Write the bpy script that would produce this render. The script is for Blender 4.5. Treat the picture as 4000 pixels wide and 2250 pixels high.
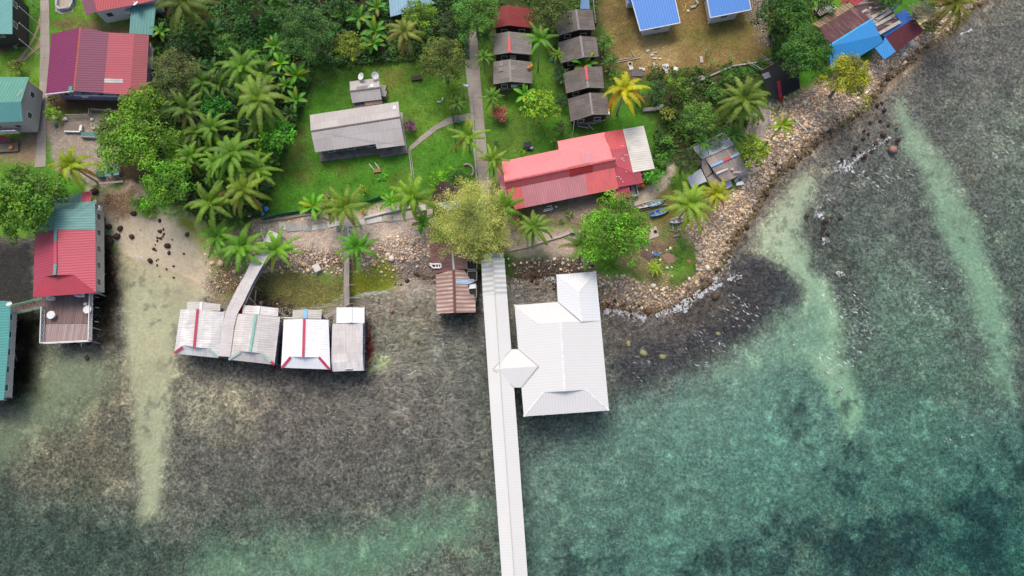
import bpy, bmesh, math, random
import numpy as np
from math import radians, sin, cos, pi
from mathutils import Vector
scene = bpy.context.scene
for o in list(bpy.data.objects): bpy.data.objects.remove(o)
# ---------------------------------------------------------------- camera, light
HC, FPX, TILT = 105.0, 2664.0, radians(13)
cam = bpy.data.cameras.new("camera"); co = bpy.data.objects.new("camera", cam)
scene.collection.objects.link(co); co.location = (0, 0, HC); co.rotation_euler = (TILT, 0, 0)
cam.sensor_width = 36; cam.lens = FPX/4000*36; cam.clip_start = 1; cam.clip_end = 3000
scene.camera = co
w = bpy.data.worlds.new("World"); scene.world = w; w.use_nodes = True
SUN_EL, SUN_AZ = radians(59), radians(-14)      # azimuth from north, clockwise
nt = w.node_tree; sky = nt.nodes.new('ShaderNodeTexSky'); sky.sky_type = 'NISHITA'; sky.sun_disc = False
sky.sun_elevation = SUN_EL; sky.sun_rotation = SUN_AZ; sky.air_density = 1.0; sky.dust_density = 4.0; sky.ozone_density = 0.6
bg = nt.nodes['Background']; nt.links.new(sky.outputs[0], bg.inputs[0]); bg.inputs[1].default_value = 0.15
sl = bpy.data.lights.new("sun", 'SUN'); sl.energy = 1.4; sl.angle = radians(26); sl.color = (1, .95, .86)
so = bpy.data.objects.new("sun", sl); scene.collection.objects.link(so)
so.location = (-60, 60, 150)
sd = Vector((sin(SUN_AZ)*cos(SUN_EL), cos(SUN_AZ)*cos(SUN_EL), sin(SUN_EL)))
so.rotation_euler = sd.to_track_quat('Z', 'Y').to_euler()
vs = scene.view_settings; vs.view_transform = 'Standard'; vs.look = 'None'; vs.exposure = 0.3; vs.gamma = 1; vs.use_curve_mapping = False
scene.cycles.max_bounces = 6; scene.cycles.transparent_max_bounces = 12; scene.cycles.volume_bounces = 0
# ---------------------------------------------------------------- geometry helpers
CT, ST = cos(TILT), sin(TILT); GZ = 1.6
def at(px, py, z=GZ):                     # photo pixel -> place in the world at height z
    x = (px-2000)/FPX; y = -(py-1125)/FPX
    Y = y*CT+ST; Z = y*ST-CT; t = (z-HC)/Z
    return Vector((x*t, Y*t, z))
def A(p, z=GZ): return at(p[0], p[1], z)
K = 4000/2576
rng = np.random.default_rng(7); random.seed(7)
SC = scene.collection
ROOT = {}
def tag(o, label=None, cat=None, group=None, kind=None):
    if label: o['label'] = label
    if cat: o['category'] = cat
    if group: o['group'] = group
    if kind: o['kind'] = kind
    return o
def thing(name, label, cat, loc, group=None, rz=0):
    o = bpy.data.objects.new(name, None); SC.objects.link(o); o.location = loc; o.rotation_euler = (0, 0, rz)
    o.empty_display_size = .3; ROOT[o.name] = Vector(loc)
    return tag(o, label, cat, group)
def rootloc(par):
    while par.parent: par = par.parent
    return ROOT.get(par.name, Vector((0, 0, 0)))
def mk(name, vs_, fs, mat, parent=None, uv=None, col=None, smooth=False, loc=None, local=False):
    me = bpy.data.meshes.new(name)
    off = Vector((0, 0, 0))
    if parent is not None and not local: off = rootloc(parent)
    if loc is not None and not local: off = Vector(loc)
    a = np.asarray([tuple(v) for v in vs_], dtype=np.float64) if not isinstance(vs_, np.ndarray) else vs_.astype(np.float64)
    a = a-np.array(off)
    if isinstance(fs, np.ndarray):
        n, k = fs.shape
        me.vertices.add(len(a)); me.vertices.foreach_set('co', a.astype(np.float32).ravel())
        me.loops.add(n*k); me.loops.foreach_set('vertex_index', fs.astype(np.int32).ravel())
        me.polygons.add(n); me.polygons.foreach_set('loop_start', np.arange(0, n*k, k, dtype=np.int32))
        me.polygons.foreach_set('loop_total', np.full(n, k, dtype=np.int32)); me.update(calc_edges=True)
    else:
        me.from_pydata([tuple(v) for v in a], [], fs)
    if uv is not None:
        l = me.uv_layers.new(name='UVMap')
        l.data.foreach_set('uv', np.asarray(uv, dtype=np.float32).ravel())
    if col is not None:
        ca = me.color_attributes.new('tint', 'FLOAT_COLOR', 'POINT')
        c = np.ones((len(a), 4), dtype=np.float32); c[:, :3] = col; ca.data.foreach_set('color', c.ravel())
    if smooth: me.polygons.foreach_set('use_smooth', np.ones(len(me.polygons), dtype=bool))
    me.materials.append(mat)
    o = bpy.data.objects.new(name, me); SC.objects.link(o)
    if parent is not None: o.parent = parent
    if loc is not None: o.location = loc; ROOT[o.name] = Vector(loc)
    return o
class MB:                                  # collects simple solids into one mesh
    def __init__(s): s.v = []; s.f = []
    def add(s, v, f):
        n = len(s.v); s.v += [Vector(p) for p in v]; s.f += [tuple(i+n for i in q) for q in f]; return s
    def box(s, c, d, rz=0, rx=0):
        c = Vector(c); v = []
        for z in (-1, 1):
            for x, y in ((-1, -1), (1, -1), (1, 1), (-1, 1)):
                p = Vector((x*d[0]/2, y*d[1]/2, z*d[2]/2))
                if rx: p = Vector((p.x, p.y*cos(rx)-p.z*sin(rx), p.y*sin(rx)+p.z*cos(rx)))
                v.append(c+Vector((p.x*cos(rz)-p.y*sin(rz), p.x*sin(rz)+p.y*cos(rz), p.z)))
        return s.add(v, [(3, 2, 1, 0), (4, 5, 6, 7), (0, 1, 5, 4), (1, 2, 6, 5), (2, 3, 7, 6), (3, 0, 4, 7)])
    def beam(s, a, b, w_, h=None, up=Vector((0, 0, 1))):
        a = Vector(a); b = Vector(b); h = h or w_; d = (b-a).normalized()
        if abs(d.dot(up)) > .95: up = Vector((1, 0, 0))
        x = d.cross(up).normalized()*w_/2; y = x.normalized().cross(d)*h/2
        v = [p+q for p in (a, b) for q in (-x-y, x-y, x+y, -x+y)]
        return s.add(v, [(3, 2, 1, 0), (4, 5, 6, 7), (0, 1, 5, 4), (1, 2, 6, 5), (2, 3, 7, 6), (3, 0, 4, 7)])
    def tube(s, pts, r, n=8):
        pts = [Vector(p) for p in pts]; rs = r if isinstance(r, (list, tuple)) else [r]*len(pts); v = []; f = []
        for i, p in enumerate(pts):
            d = (pts[min(i+1, len(pts)-1)]-pts[max(i-1, 0)]).normalized()
            u = Vector((1, 0, 0)) if abs(d.x) < .8 else Vector((0, 1, 0))
            x = d.cross(u).normalized(); y = d.cross(x)
            for k in range(n): v.append(p+(x*cos(2*pi*k/n)+y*sin(2*pi*k/n))*rs[i])
        for i in range(len(pts)-1):
            for k in range(n): f.append((i*n+k, i*n+(k+1) % n, (i+1)*n+(k+1) % n, (i+1)*n+k))
        f.append(tuple(range(n))); f.append(tuple(range((len(pts)-1)*n+n-1, (len(pts)-1)*n-1, -1)))
        return s.add(v, f)
    def lathe(s, c, prof, n=20, tilt=None):
        c = Vector(c); v = []; f = []
        for r, z in prof:
            for k in range(n):
                p = Vector((r*cos(2*pi*k/n), r*sin(2*pi*k/n), z))
                if tilt is not None: p = tilt @ p
                v.append(c+p)
        for i in range(len(prof)-1):
            for k in range(n): f.append((i*n+k, i*n+(k+1) % n, (i+1)*n+(k+1) % n, (i+1)*n+k))
        f.append(tuple(range(n-1, -1, -1))); f.append(tuple(range((len(prof)-1)*n, len(prof)*n)))
        return s.add(v, f)
    def slab(s, pts, th):                   # polygon (top) with thickness
        n = len(pts); pts = [Vector(p) for p in pts]; nn = newell(pts)
        if nn.z < 0: pts = pts[::-1]
        v = pts+[p-Vector((0, 0, th)) for p in pts]
        f = [tuple(range(n)), tuple(range(2*n-1, n-1, -1))]+[(i, i+n, (i+1) % n+n, (i+1) % n) for i in range(n)]
        return s.add(v, f)
    def build(s, name, mat, parent=None, loc=None, smooth=False):
        return mk(name, s.v, s.f, mat, parent, loc=loc, smooth=smooth)
def newell(p):
    n = Vector((0, 0, 0))
    for i in range(len(p)):
        a = p[i]; b = p[(i+1) % len(p)]
        n += Vector(((a.y-b.y)*(a.z+b.z), (a.z-b.z)*(a.x+b.x), (a.x-b.x)*(a.y+b.y)))
    return n.normalized()
def inset(pts, d):
    n = len(pts); out = []
    ar = sum(pts[i].x*pts[(i+1) % n].y-pts[(i+1) % n].x*pts[i].y for i in range(n)); sg = 1 if ar > 0 else -1
    for i in range(n):
        a, b, c = pts[i-1], pts[i], pts[(i+1) % n]
        e1 = Vector((b.x-a.x, b.y-a.y)).normalized(); e2 = Vector((c.x-b.x, c.y-b.y)).normalized()
        n1 = Vector((-e1.y, e1.x))*sg; n2 = Vector((-e2.y, e2.x))*sg
        m = n1+n2; m = m/max(.5, m.dot(n1)); out.append(Vector((b.x+m.x*d, b.y+m.y*d, b.z)))
    return out
# ---------------------------------------------------------------- node helpers
class NT:
    def __init__(s, name):
        s.m = bpy.data.materials.new(name); s.m.use_nodes = True; s.t = s.m.node_tree
        s.b = s.t.nodes['Principled BSDF']; s.out = s.t.nodes['Material Output']
    def n(s, t, **k):
        x = s.t.nodes.new(t)
        for a, v in k.items():
            if a.startswith('_'): setattr(x, a[1:], v)
            else: s.put(x.inputs[a.replace('__', ' ')], v)
        return x
    def put(s, sock, v):
        if isinstance(v, bpy.types.NodeSocket): s.t.links.new(v, sock)
        elif isinstance(v, (tuple, list)) and sock.type == 'RGBA' and len(v) == 3: sock.default_value = (*v, 1)
        else: sock.default_value = v
    def math(s, op, a, b=0, c=0):
        x = s.t.nodes.new('ShaderNodeMath'); x.operation = op
        s.put(x.inputs[0], a); s.put(x.inputs[1], b); s.put(x.inputs[2], c); return x.outputs[0]
    def mix(s, f, a, b, mode='MIX'):
        x = s.t.nodes.new('ShaderNodeMix'); x.data_type = 'RGBA'; x.blend_type = mode
        s.put(x.inputs[0], f); s.put(x.inputs[6], a); s.put(x.inputs[7], b); return x.outputs[2]
    def ramp(s, f, a, b, lo=0, hi=1):
        x = s.t.nodes.new('ShaderNodeMapRange'); x.clamp = True
        s.put(x.inputs[0], f); x.inputs[1].default_value = a; x.inputs[2].default_value = b
        x.inputs[3].default_value = lo; x.inputs[4].default_value = hi; return x.outputs[0]
    def noise(s, scale, detail=4, rough=.55, vec=None, out=0, dist=0):
        x = s.t.nodes.new('ShaderNodeTexNoise'); x.inputs['Scale'].default_value = scale
        x.inputs['Detail'].default_value = detail; x.inputs['Roughness'].default_value = rough; x.inputs['Distortion'].default_value = dist
        s.put(x.inputs['Vector'], vec if vec is not None else s.pos()); return x.outputs[out]
    def pos(s):
        if not hasattr(s, '_p'): s._p = s.n('ShaderNodeNewGeometry').outputs['Position']
        return s._p
    def vor(s, scale, vec=None, feat='F1', out='Distance', rand=1):
        x = s.t.nodes.new('ShaderNodeTexVoronoi'); x.feature = feat; x.inputs['Scale'].default_value = scale; x.inputs['Randomness'].default_value = rand
        s.put(x.inputs['Vector'], vec if vec is not None else s.pos()); return x.outputs[out]
    def bump(s, h, strength=.5, dist=.1, nrm=None):
        x = s.t.nodes.new('ShaderNodeBump'); x.inputs['Strength'].default_value = strength; x.inputs['Distance'].default_value = dist
        s.put(x.inputs['Height'], h)
        if nrm is not None: s.put(x.inputs['Normal'], nrm)
        return x.outputs[0]
    def fin(s, color=None, rough=None, normal=None, spec=None, metal=None):
        if color is not None: s.put(s.b.inputs['Base Color'], color)
        if rough is not None: s.put(s.b.inputs['Roughness'], rough)
        if normal is not None: s.put(s.b.inputs['Normal'], normal)
        if spec is not None: s.put(s.b.inputs['Specular IOR Level'], spec)
        if metal is not None: s.put(s.b.inputs['Metallic'], metal)
        return s.m
MC = {}
def plain(name, c, rough=.7, var=.25, sc=1.5, bump=.3, spec=.3, metal=0):
    if name in MC: return MC[name]
    m = NT(name); n1 = m.noise(sc, 5, .6); n2 = m.noise(sc*9, 3, .6)
    f = m.ramp(m.math('ADD', m.math('MULTIPLY', n1, .7), m.math('MULTIPLY', n2, .3)), .3, .7)
    c1 = tuple(x*(1-var) for x in c); c2 = tuple(min(1, x*(1+var*.6)) for x in c)
    MC[name] = m.fin(m.mix(f, c1, c2), rough, m.bump(n2, bump, .03), spec, metal); return MC[name]
def roofmat(name, c, period=.4, var=.12, dirt=(.12, .1, .08), dirtf=.35, rough=.5, sheet=(.95, 2.4), seam=0.0, groove=.22, b=.5, stain=None, spec=.3):
    if name in MC: return MC[name]
    m = NT(name); uv = m.n('ShaderNodeUVMap').outputs[0]; sp = m.n('ShaderNodeSeparateXYZ', Vector=uv)
    u, v = sp.outputs[0], sp.outputs[1]
    wv = m.math('MULTIPLY_ADD', m.math('SINE', m.math('MULTIPLY', u, 2*pi/period)), .5, .5)
    fu = m.math('FLOOR', m.math('DIVIDE', u, sheet[0])); fv = m.math('FLOOR', m.math('DIVIDE', v, sheet[1]))
    cv = m.n('ShaderNodeCombineXYZ', X=fu, Y=fv).outputs[0]
    wn = m.n('ShaderNodeTexWhiteNoise', Vector=cv, _noise_dimensions='2D').outputs[0]
    tint = m.ramp(wn, 0, 1, 1-var, 1+var*.6)
    tc = m.n('ShaderNodeCombineColor', Red=tint, Green=tint, Blue=tint).outputs[0]
    base = m.mix(1.0, c, tc, 'MULTIPLY')
    st = m.n('ShaderNodeCombineXYZ', X=m.math('MULTIPLY', u, 3.0), Y=m.math('MULTIPLY', v, .45)).outputs[0]
    n1 = m.noise(1.0, 6, .65, st); n2 = m.noise(.35, 4, .6)
    df = m.math('MULTIPLY', m.ramp(m.math('ADD', m.math('MULTIPLY', n1, .6), m.math('MULTIPLY', n2, .4)), .42, .68), dirtf)
    base = m.mix(df, base, dirt)
    if stain: base = m.mix(m.math('MULTIPLY', m.ramp(m.noise(.6, 6, .7, st), .52, .62), stain[1]), base, stain[0])
    gr = m.math('MULTIPLY', m.math('SUBTRACT', 1, wv), groove)
    base = m.mix(gr, base, tuple(x*.35 for x in c))
    if seam:
        fr = m.math('FRACT', m.math('DIVIDE', v, sheet[1])); sm = m.math('LESS_THAN', fr, .05)
        base = m.mix(m.math('MULTIPLY', sm, seam), base, tuple(x*.4 for x in c))
    MC[name] = m.fin(base, rough, m.bump(wv, b, .05), spec); return MC[name]
def foliage_mat(name, gloss=.35):
    if name in MC: return MC[name]
    m = NT(name); oc = m.n('ShaderNodeObjectInfo').outputs['Color']
    at_ = m.n('ShaderNodeAttribute', _attribute_name='tint').outputs['Color']
    c = m.mix(1.0, oc, at_, 'MULTIPLY'); m.fin(c, .5, spec=gloss)
    tr = m.n('ShaderNodeBsdfTranslucent', Color=m.mix(1.0, c, (1.2, 1.3, .5), 'MULTIPLY'))
    mx = m.n('ShaderNodeMixShader', Fac=.28); m.t.links.new(m.b.outputs[0], mx.inputs[1]); m.t.links.new(tr.outputs[0], mx.inputs[2])
    m.t.links.new(mx.outputs[0], m.out.inputs[0]); MC[name] = m.m; return m.m
FOL = foliage_mat('foliage'); 
def attrmat(name, rough=.8, spec=.2, b=.3):
    m = NT(name); c = m.n('ShaderNodeAttribute', _attribute_name='tint').outputs['Color']
    n = m.noise(3, 5, .65); f = m.ramp(n, .3, .7, .75, 1.2); fc = m.n('ShaderNodeCombineColor', Red=f, Green=f, Blue=f).outputs[0]
    return m.fin(m.mix(1.0, c, fc, 'MULTIPLY'), rough, m.bump(n, b, .05), spec)
STONE = attrmat('stone')
BARK = plain('bark', (.22, .18, .14), .9, .4, 4); WHITE = plain('white_paint', (.72, .72, .7), .5, .1); CONC = plain('concrete', (.36, .33, .29), .9, .35, .8)
DARKW = plain('dark_wood', (.09, .06, .045), .8, .4, 2); GREYW = plain('grey_wood', (.3, .26, .23), .85, .3, 2); GLASS = plain('window_glass', (.05, .07, .08), .1, .1, spec=.8)
STEEL = plain('galvanised_steel', (.45, .46, .47), .4, .15, metal=.4); DCONC = plain('weathered_concrete', (.2, .18, .16), .9, .6, 1.2)
# ---------------------------------------------------------------- noise and distance in numpy
_lat = rng.random((64, 64))
def vnoise(x, y, s, ox=0.):
    x = x*s+ox+1000; y = y*s+ox*1.7+1000; xi = np.floor(x).astype(int); yi = np.floor(y).astype(int)
    fx = x-xi; fy = y-yi; fx = fx*fx*(3-2*fx); fy = fy*fy*(3-2*fy)
    a = _lat[xi % 64, yi % 64]; b = _lat[(xi+1) % 64, yi % 64]; c = _lat[xi % 64, (yi+1) % 64]; d = _lat[(xi+1) % 64, (yi+1) % 64]
    return (a*(1-fx)+b*fx)*(1-fy)+(c*(1-fx)+d*fx)*fy
def fbm(x, y, s, o=4, ox=0.):
    r = 0; amp = .5; t = 0
    for i in range(o): r = r+amp*vnoise(x, y, s, ox+i*13.7); t += amp; amp *= .55; s *= 2.03
    return r/t
def sdist(X, Y, poly):                     # signed distance, positive inside
    d = np.full(X.shape, 1e9); ins = np.zeros(X.shape, bool); n = len(poly)
    for i in range(n):
        ax, ay = poly[i]; bx, by = poly[(i+1) % n]; ex, ey = bx-ax, by-ay; l2 = ex*ex+ey*ey+1e-9
        t = np.clip(((X-ax)*ex+(Y-ay)*ey)/l2, 0, 1); d = np.minimum(d, (X-ax-t*ex)**2+(Y-ay-t*ey)**2)
        if ay != by: ins ^= ((ay > Y) != (by > Y)) & (X < ex*(Y-ay)/(by-ay)+ax)
    return np.where(ins, 1, -1)*np.sqrt(d)
def PP(pts, z=1.5, k=K): return [tuple(at(x*k, y*k, z)[:2]) for x, y in pts]
COAST = PP([(-500, 560), (-100, 590), (80, 600), (240, 612), (300, 640), (400, 670), (480, 705), (540, 745), (640, 772), (780, 772), (860, 755), (960, 738), (1000, 715), (1060, 700), (1090, 712), (1210, 690), (1280, 700), (1400, 705), (1430, 740), (1510, 772), (1600, 792), (1690, 782), (1760, 735), (1820, 680), (1850, 610), (1900, 540), (1960, 440), (2040, 375), (2110, 325), (2190, 270), (2220, 220), (2250, 190), (2330, 130), (2400, 80), (2480, 0), (2560, -80), (2900, -400), (3300, -800)], 0)
COAST += [(900, 1500), (-1500, 1500), (-1500, COAST[0][1])]
DP = [(100, 900, .5), (380, 900, .5), (380, 1200, .9), (700, 1000, .5), (1000, 1000, .7), (600, 1300, 1.4), (200, 1400, 1.8), (1000, 1400, 1.9), (1150, 1200, 1.2), (1400, 1100, 2.2), (1700, 1000, 2.5), (1600, 900, .9), (1800, 760, .7), (1950, 620, 1.2), (2100, 850, 1.8), (2100, 1050, 2.5), (2300, 700, 1.4), (2450, 700, 1.7), (2500, 900, 2.0), (2400, 400, .8), (2500, 100, .5), (1500, 1350, 2.8), (1900, 1200, 3.2), (2200, 1300, 4), (2500, 1400, 5), (2300, 1100, 3.2), (1700, 1430, 3.6), (2050, 700, 1.5)]
DPW = [(at(a*K, b*K, -1), d) for a, b, d in DP]
def terrain(X, Y):
    d = sdist(X, Y, COAST)
    L = np.where(X < -20, 9., 4.5)+0*X
    t = np.clip(d/L, 0, 1); land = 1.6*(t*t*(3-2*t))
    wsum = 0; ds = 0
    for p, dep in DPW:
        q = 1/((X-p.x)**2+(Y-p.y)**2+30)**1.5; wsum = wsum+q; ds = ds+q*dep
    dep = np.minimum(ds/wsum, .1-.11*np.minimum(d, 0))
    z = np.where(d > 0, land, -dep)
    z = z+(fbm(X, Y, .35, 3)-.5)*np.where(d > 3, .12, .22)
    return z, d
def gz(p): return float(terrain(np.array([p[0]]), np.array([p[1]]))[0][0])
# ---------------------------------------------------------------- terrain sheet
def axis(a, b, step):
    core = np.arange(a, b+step/2, step); out = []; s = step; v = b
    while v < 900: s *= 1.35; v += s; out.append(v)
    lo = []; s = step; v = a
    while v > -900: s *= 1.35; v -= s; lo.append(v)
    return np.concatenate([np.array(lo[::-1]), core, np.array(out)])
gx = axis(-100, 100, .25); gy = axis(-26, 90, .25)
X, Y = np.meshgrid(gx, gy, indexing='xy'); ZT, DC = terrain(X, Y)
nzA = fbm(X, Y, .25, 5, 3.)-.5; nzB = fbm(X, Y, 1.3, 3, 9.)-.5; nzC = fbm(X, Y, .06, 3, 5.)-.5
col = np.zeros(X.shape+(3,)); wt = np.zeros(X.shape+(3,))   # weights: grass, pebble, reef
def lay(poly, c, wts, feather=1., rag=2., z=1.5, amt=1., where=None, k=K):
    P = PP(poly, z, k); xs = [p[0] for p in P]; ys = [p[1] for p in P]; pad = feather*2+rag*2+1
    sel = (X > min(xs)-pad) & (X < max(xs)+pad) & (Y > min(ys)-pad) & (Y < max(ys)+pad)
    if where is not None: sel &= where
    x = X[sel]; y = Y[sel]; d = sdist(x, y, P)+nzA[sel]*rag*2.4+nzB[sel]*rag
    m = np.clip(d/feather*.5+.5, 0, 1); m = (m*m*(3-2*m)*amt)[:, None]
    col[sel] = col[sel]*(1-m)+np.array(c)*m; wt[sel] = wt[sel]*(1-m)+np.array(wts)*m
land = DC > 0
gmix = np.clip(nzC*5+.45, 0, 1)[..., None]; 
col[:] = np.where(land[..., None], np.array((.07, .2, .02))*(1-gmix)+np.array((.125, .25, .03))*gmix, np.array((.15, .135, .11)))
wt[:] = np.where(land[..., None], np.array((1, 0, 0)), np.array((0, 0, 1)))
S0, ON = 1.5, land; SEA = ~land
G, PB, RF, NO = (1, 0, 0), (0, 1, 0), (0, 0, 1), (0, 0, 0)
soil = (.045, .035, .02)
lay([(385, 40), (390, -200), (1180, -200), (1180, 150), (1050, 160), (790, 170), (760, 290), (700, 430), (660, 560), (540, 580), (480, 540), (230, 470), (225, 330), (300, 270), (380, 200)], soil, (.5, .3, 0), 2, 2)
lay([(1200, -100), (1520, -100), (1545, 300), (1470, 330), (1400, 200), (1360, 80), (1220, 90)], (.05, .07, .02), (.8, .2, 0), 2, 2)
lay([(1500, 160), (1950, 140), (1900, 250), (1870, 340), (1740, 420), (1650, 380), (1620, 220)], (.05, .05, .02), (.6, .3, 0), 2, 2)
lay([(115, 225), (310, 245), (310, 300), (240, 290), (130, 290)], (.09, .06, .035), NO, 1, 1)
lay([(-50, 30), (25, 20), (40, 110), (60, 130), (-50, 140)], (.08, .06, .04), NO, 1, 1)
lay([(145, 60), (240, 50), (240, 75), (380, 60), (385, 110), (220, 105), (150, 75)], (.16, .13, .05), (.5, .3, 0), 1.5, 2)
lay([(150, 90), (240, 60), (390, 75), (330, 115), (220, 110)], (.2, .14, .08), (.2, .5, 0), 1, 2, amt=.7)
lay([(82, 250), (120, 240), (130, 300), (110, 420), (100, 420), (0, 400), (-60, 380), (60, 340)], (.3, .21, .13), (0, .3, 0), 1, 1)
lay([(112, 300), (240, 285), (300, 290), (290, 460), (240, 470), (130, 430)], (.34, .28, .22), (0, .3, 0), .6, .8)
# tidal flat, beach and debris
lay([(225, 470), (330, 470), (480, 545), (530, 600), (560, 640), (520, 720), (450, 780), (300, 780), (290, 640), (250, 560)], (.56, .47, .34), NO, 1.2, 2.0)
lay([(245, 475), (335, 475), (345, 520), (290, 545), (250, 530)], (.3, .19, .12), (0, .8, 0), 1.2, 1.5)
lay([(330, 500), (480, 540), (470, 560), (400, 545), (340, 530)], (.18, .3, .06), (.6, 0, 0), 1, 1.5, amt=.6)
lay([(520, 590), (680, 555), (1075, 520), (1095, 560), (1095, 715), (1000, 722), (880, 690), (640, 700), (560, 745), (500, 720), (530, 640)], (.5, .37, .28), PB, 1.2, 1.5)
lay([(640, 560), (1070, 515), (1080, 600), (900, 615), (820, 640), (760, 620), (640, 600)], (.56, .44, .36), (0, .35, 0), 1.2, 1.6)
lay([(760, 640), (870, 640), (900, 690), (780, 680)], (.22, .15, .1), PB, 1.2, 2.)
lay([(470, 560), (560, 600), (570, 660), (540, 700), (505, 640)], (.27, .3, .05), (.5, .2, 0), 1.5, 2)
lay([(560, 640), (640, 690), (640, 760), (600, 785), (545, 760), (520, 700)], (.26, .2, .11), (.2, .8, 0), 1.5, 2)
lay([(625, 690), (720, 672), (860, 690), (875, 740), (830, 775), (700, 785), (640, 745)], (.2, .19, .06), (.4, .6, .2), 1.5, 1.6)
lay([(878, 676), (960, 660), (1005, 680), (1010, 705), (960, 738), (880, 750)], (.25, .28, .03), (.4, .4, 0), 1.2, 1.2)
lay([(640, 745), (740, 760), (730, 790), (640, 790)], (.08, .06, .045), (0, 1, .3), 1.2, 1.5)
lay([(1270, 640), (1470, 640), (1510, 690), (1500, 770), (1420, 745), (1300, 720)], (.2, .15, .11), PB, 1.2, 1.5)
lay([(1010, 640), (1090, 640), (1095, 760), (1040, 740), (1000, 700)], (.3, .24, .2), (0, .8, .3), 1.2, 1.5)
lay([(1260, 575), (1470, 560), (1470, 645), (1280, 650)], (.46, .36, .28), (0, .3, 0), 1, 1.4)
lay([(1240, 440), (1275, 430), (1275, 570), (1240, 560)], (.3, .24, .15), (.3, .3, 0), 1, 1.4)
lay([(1300, 515), (1610, 480), (1560, 560), (1470, 580), (1300, 580)], (.17, .15, .06), (.6, .3, 0), 1, 1.8)
lay([(1350, 515), (1500, 500), (1500, 560), (1400, 565), (1340, 540)], (.26, .2, .15), (.1, .4, 0), 1, 1.2)
lay([(1580, 500), (1640, 470), (1700, 480), (1730, 540), (1640, 600), (1580, 600)], (.16, .15, .05), (.8, .2, 0), 1, 1.5)
lay([(1940, 260), (2050, 210), (2240, 120), (2420, -40), (2520, -40), (2330, 130), (2220, 230), (2110, 320), (2040, 375), (1960, 440), (1900, 540), (1850, 610), (1820, 680), (1760, 735), (1690, 780), (1600, 795), (1510, 775), (1510, 690), (1620, 712), (1690, 722), (1750, 700), (1745, 620), (1700, 560), (1720, 510), (1850, 480), (1890, 400), (1920, 330)], (.6, .43, .28), PB, 1.2, .8)
lay([(1600, 590), (1690, 570), (1720, 610), (1750, 620), (1750, 680), (1690, 722), (1600, 700), (1530, 670), (1570, 620)], (.3, .24, .11), (.5, .5, 0), 1, 1.8)
lay([(1690, 615), (1742, 620), (1750, 680), (1700, 710), (1670, 680)], (.12, .22, .03), G, .8, 1)
lay([(1590, 605), (1690, 610), (1670, 640), (1600, 640)], (.2, .14, .1), (.1, .6, 0), .8, 1)
lay([(1685, 400), (1700, 400), (1690, 450), (1640, 500), (1560, 530), (1550, 515), (1620, 480), (1675, 440)], (.52, .42, .33), (0, .3, 0), .4, .5)
lay([(1915, 250), (1960, 250), (1985, 255), (1950, 330), (1900, 400), (1880, 330)], (.36, .3, .26), (0, .4, 0), .8, 1)
lay([(1950, 250), (1985, 245), (1960, 295), (1945, 290)], (.18, .2, .04), G, .6, .8)
# dry yard round the blue-roofed houses
lay([(1545, -200), (1935, -200), (1945, 155), (1900, 175), (1830, 190), (1720, 190), (1650, 200), (1560, 190), (1525, 90)], (.25, .17, .065), (.6, .4, 0), 1.5, 2)
lay([(1580, 90), (1700, 120), (1860, 110), (1930, 60), (1935, 0), (1870, 60), (1740, 80), (1650, 90)], (.13, .14, .03), (.8, .2, 0), 3, 3, amt=.7)
lay([(1560, 0), (1570, 60), (1600, 100), (1560, 120), (1540, 40)], (.12, .1, .04), (.7, .2, 0), 2, 2, amt=.7)
lay([(1620, 90), (1720, 110), (1700, 170), (1640, 180), (1590, 140)], (.4, .28, .12), (.3, .4, 0), 2, 2.5)
lay([(1890, 0), (1935, 0), (1940, 120), (1900, 110)], (.26, .21, .16), PB, 1, 1.5)
lay([(1800, 190), (1930, 140), (1960, 140), (1920, 175), (1830, 215)], (.05, .13, .02), G, .8, .8)
lay([(1260, 290), (1330, 270), (1370, 340), (1330, 400), (1240, 400)], (.1, .15, .03), G, 2, 2, amt=.7)
lay([(1230, 130), (1300, 220), (1270, 250), (1220, 200)], (.11, .08, .04), (.4, .2, 0), 1, 1.5)
lay([(700, 440), (760, 400), (760, 330), (735, 300), (720, 400)], (.16, .1, .05), (.5, .1, 0), 2, 2, amt=.8)
lay([(960, 170), (1040, 170), (1010, 230), (940, 240)], (.16, .13, .04), (.7, .1, 0), 1.5, 2, amt=.7)
for (a, b, r) in ((1340, 655, 14), (1290, 760, 18), (1010, 540, 20), (1180, 690, 22), (1560, 710, 16), (1820, 730, 30)):
    lay([(a+r*2*cos(t), b+r*1.6*sin(t)) for t in np.linspace(0, 6.28, 9)[:-1]], (.13, .12, .03), (.8, 0, 0), 1.5, 1.5, amt=.5, k=1)
# sea floor
SB = (.11, .095, .08)
lay([(420, 880), (1240, 900), (1260, 1300), (700, 1330), (430, 1290), (430, 1000)], (.125, .105, .095), RF, 5, 5, -1, where=SEA)
lay([(440, 915), (620, 930), (660, 980), (620, 1060), (500, 1080), (440, 1040)], (.26, .22, .16), RF, 4, 4, -.6, where=SEA)
lay([(620, 930), (930, 900), (1100, 800), (1220, 860), (1220, 1000), (800, 1000)], (.12, .105, .09), RF, 5, 4, -.6, where=SEA)
lay([(30, 1000), (330, 900), (340, 1250), (200, 1330), (0, 1250)], (.14, .115, .085), RF, 5, 5, -.8, where=SEA)
lay([(-100, 1080), (0, 1050), (100, 900), (160, 880), (240, 900), (265, 960), (200, 1050), (90, 1090), (-50, 1190)], (.18, .2, .13), (0, 0, .25), 4, 3, -.6, where=SEA)
lay([(0, 1250), (330, 1300), (700, 1330), (850, 1470), (-100, 1500)], (.06, .075, .06), RF, 5, 5, -1.5, where=SEA)
lay([(450, 1500), (520, 1400), (700, 1350), (900, 1345), (1100, 1300), (1210, 1280), (1235, 1350), (1050, 1410), (850, 1480)], (.15, .21, .15), (0, 0, .45), 4, 4, -1.5, where=SEA)
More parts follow.
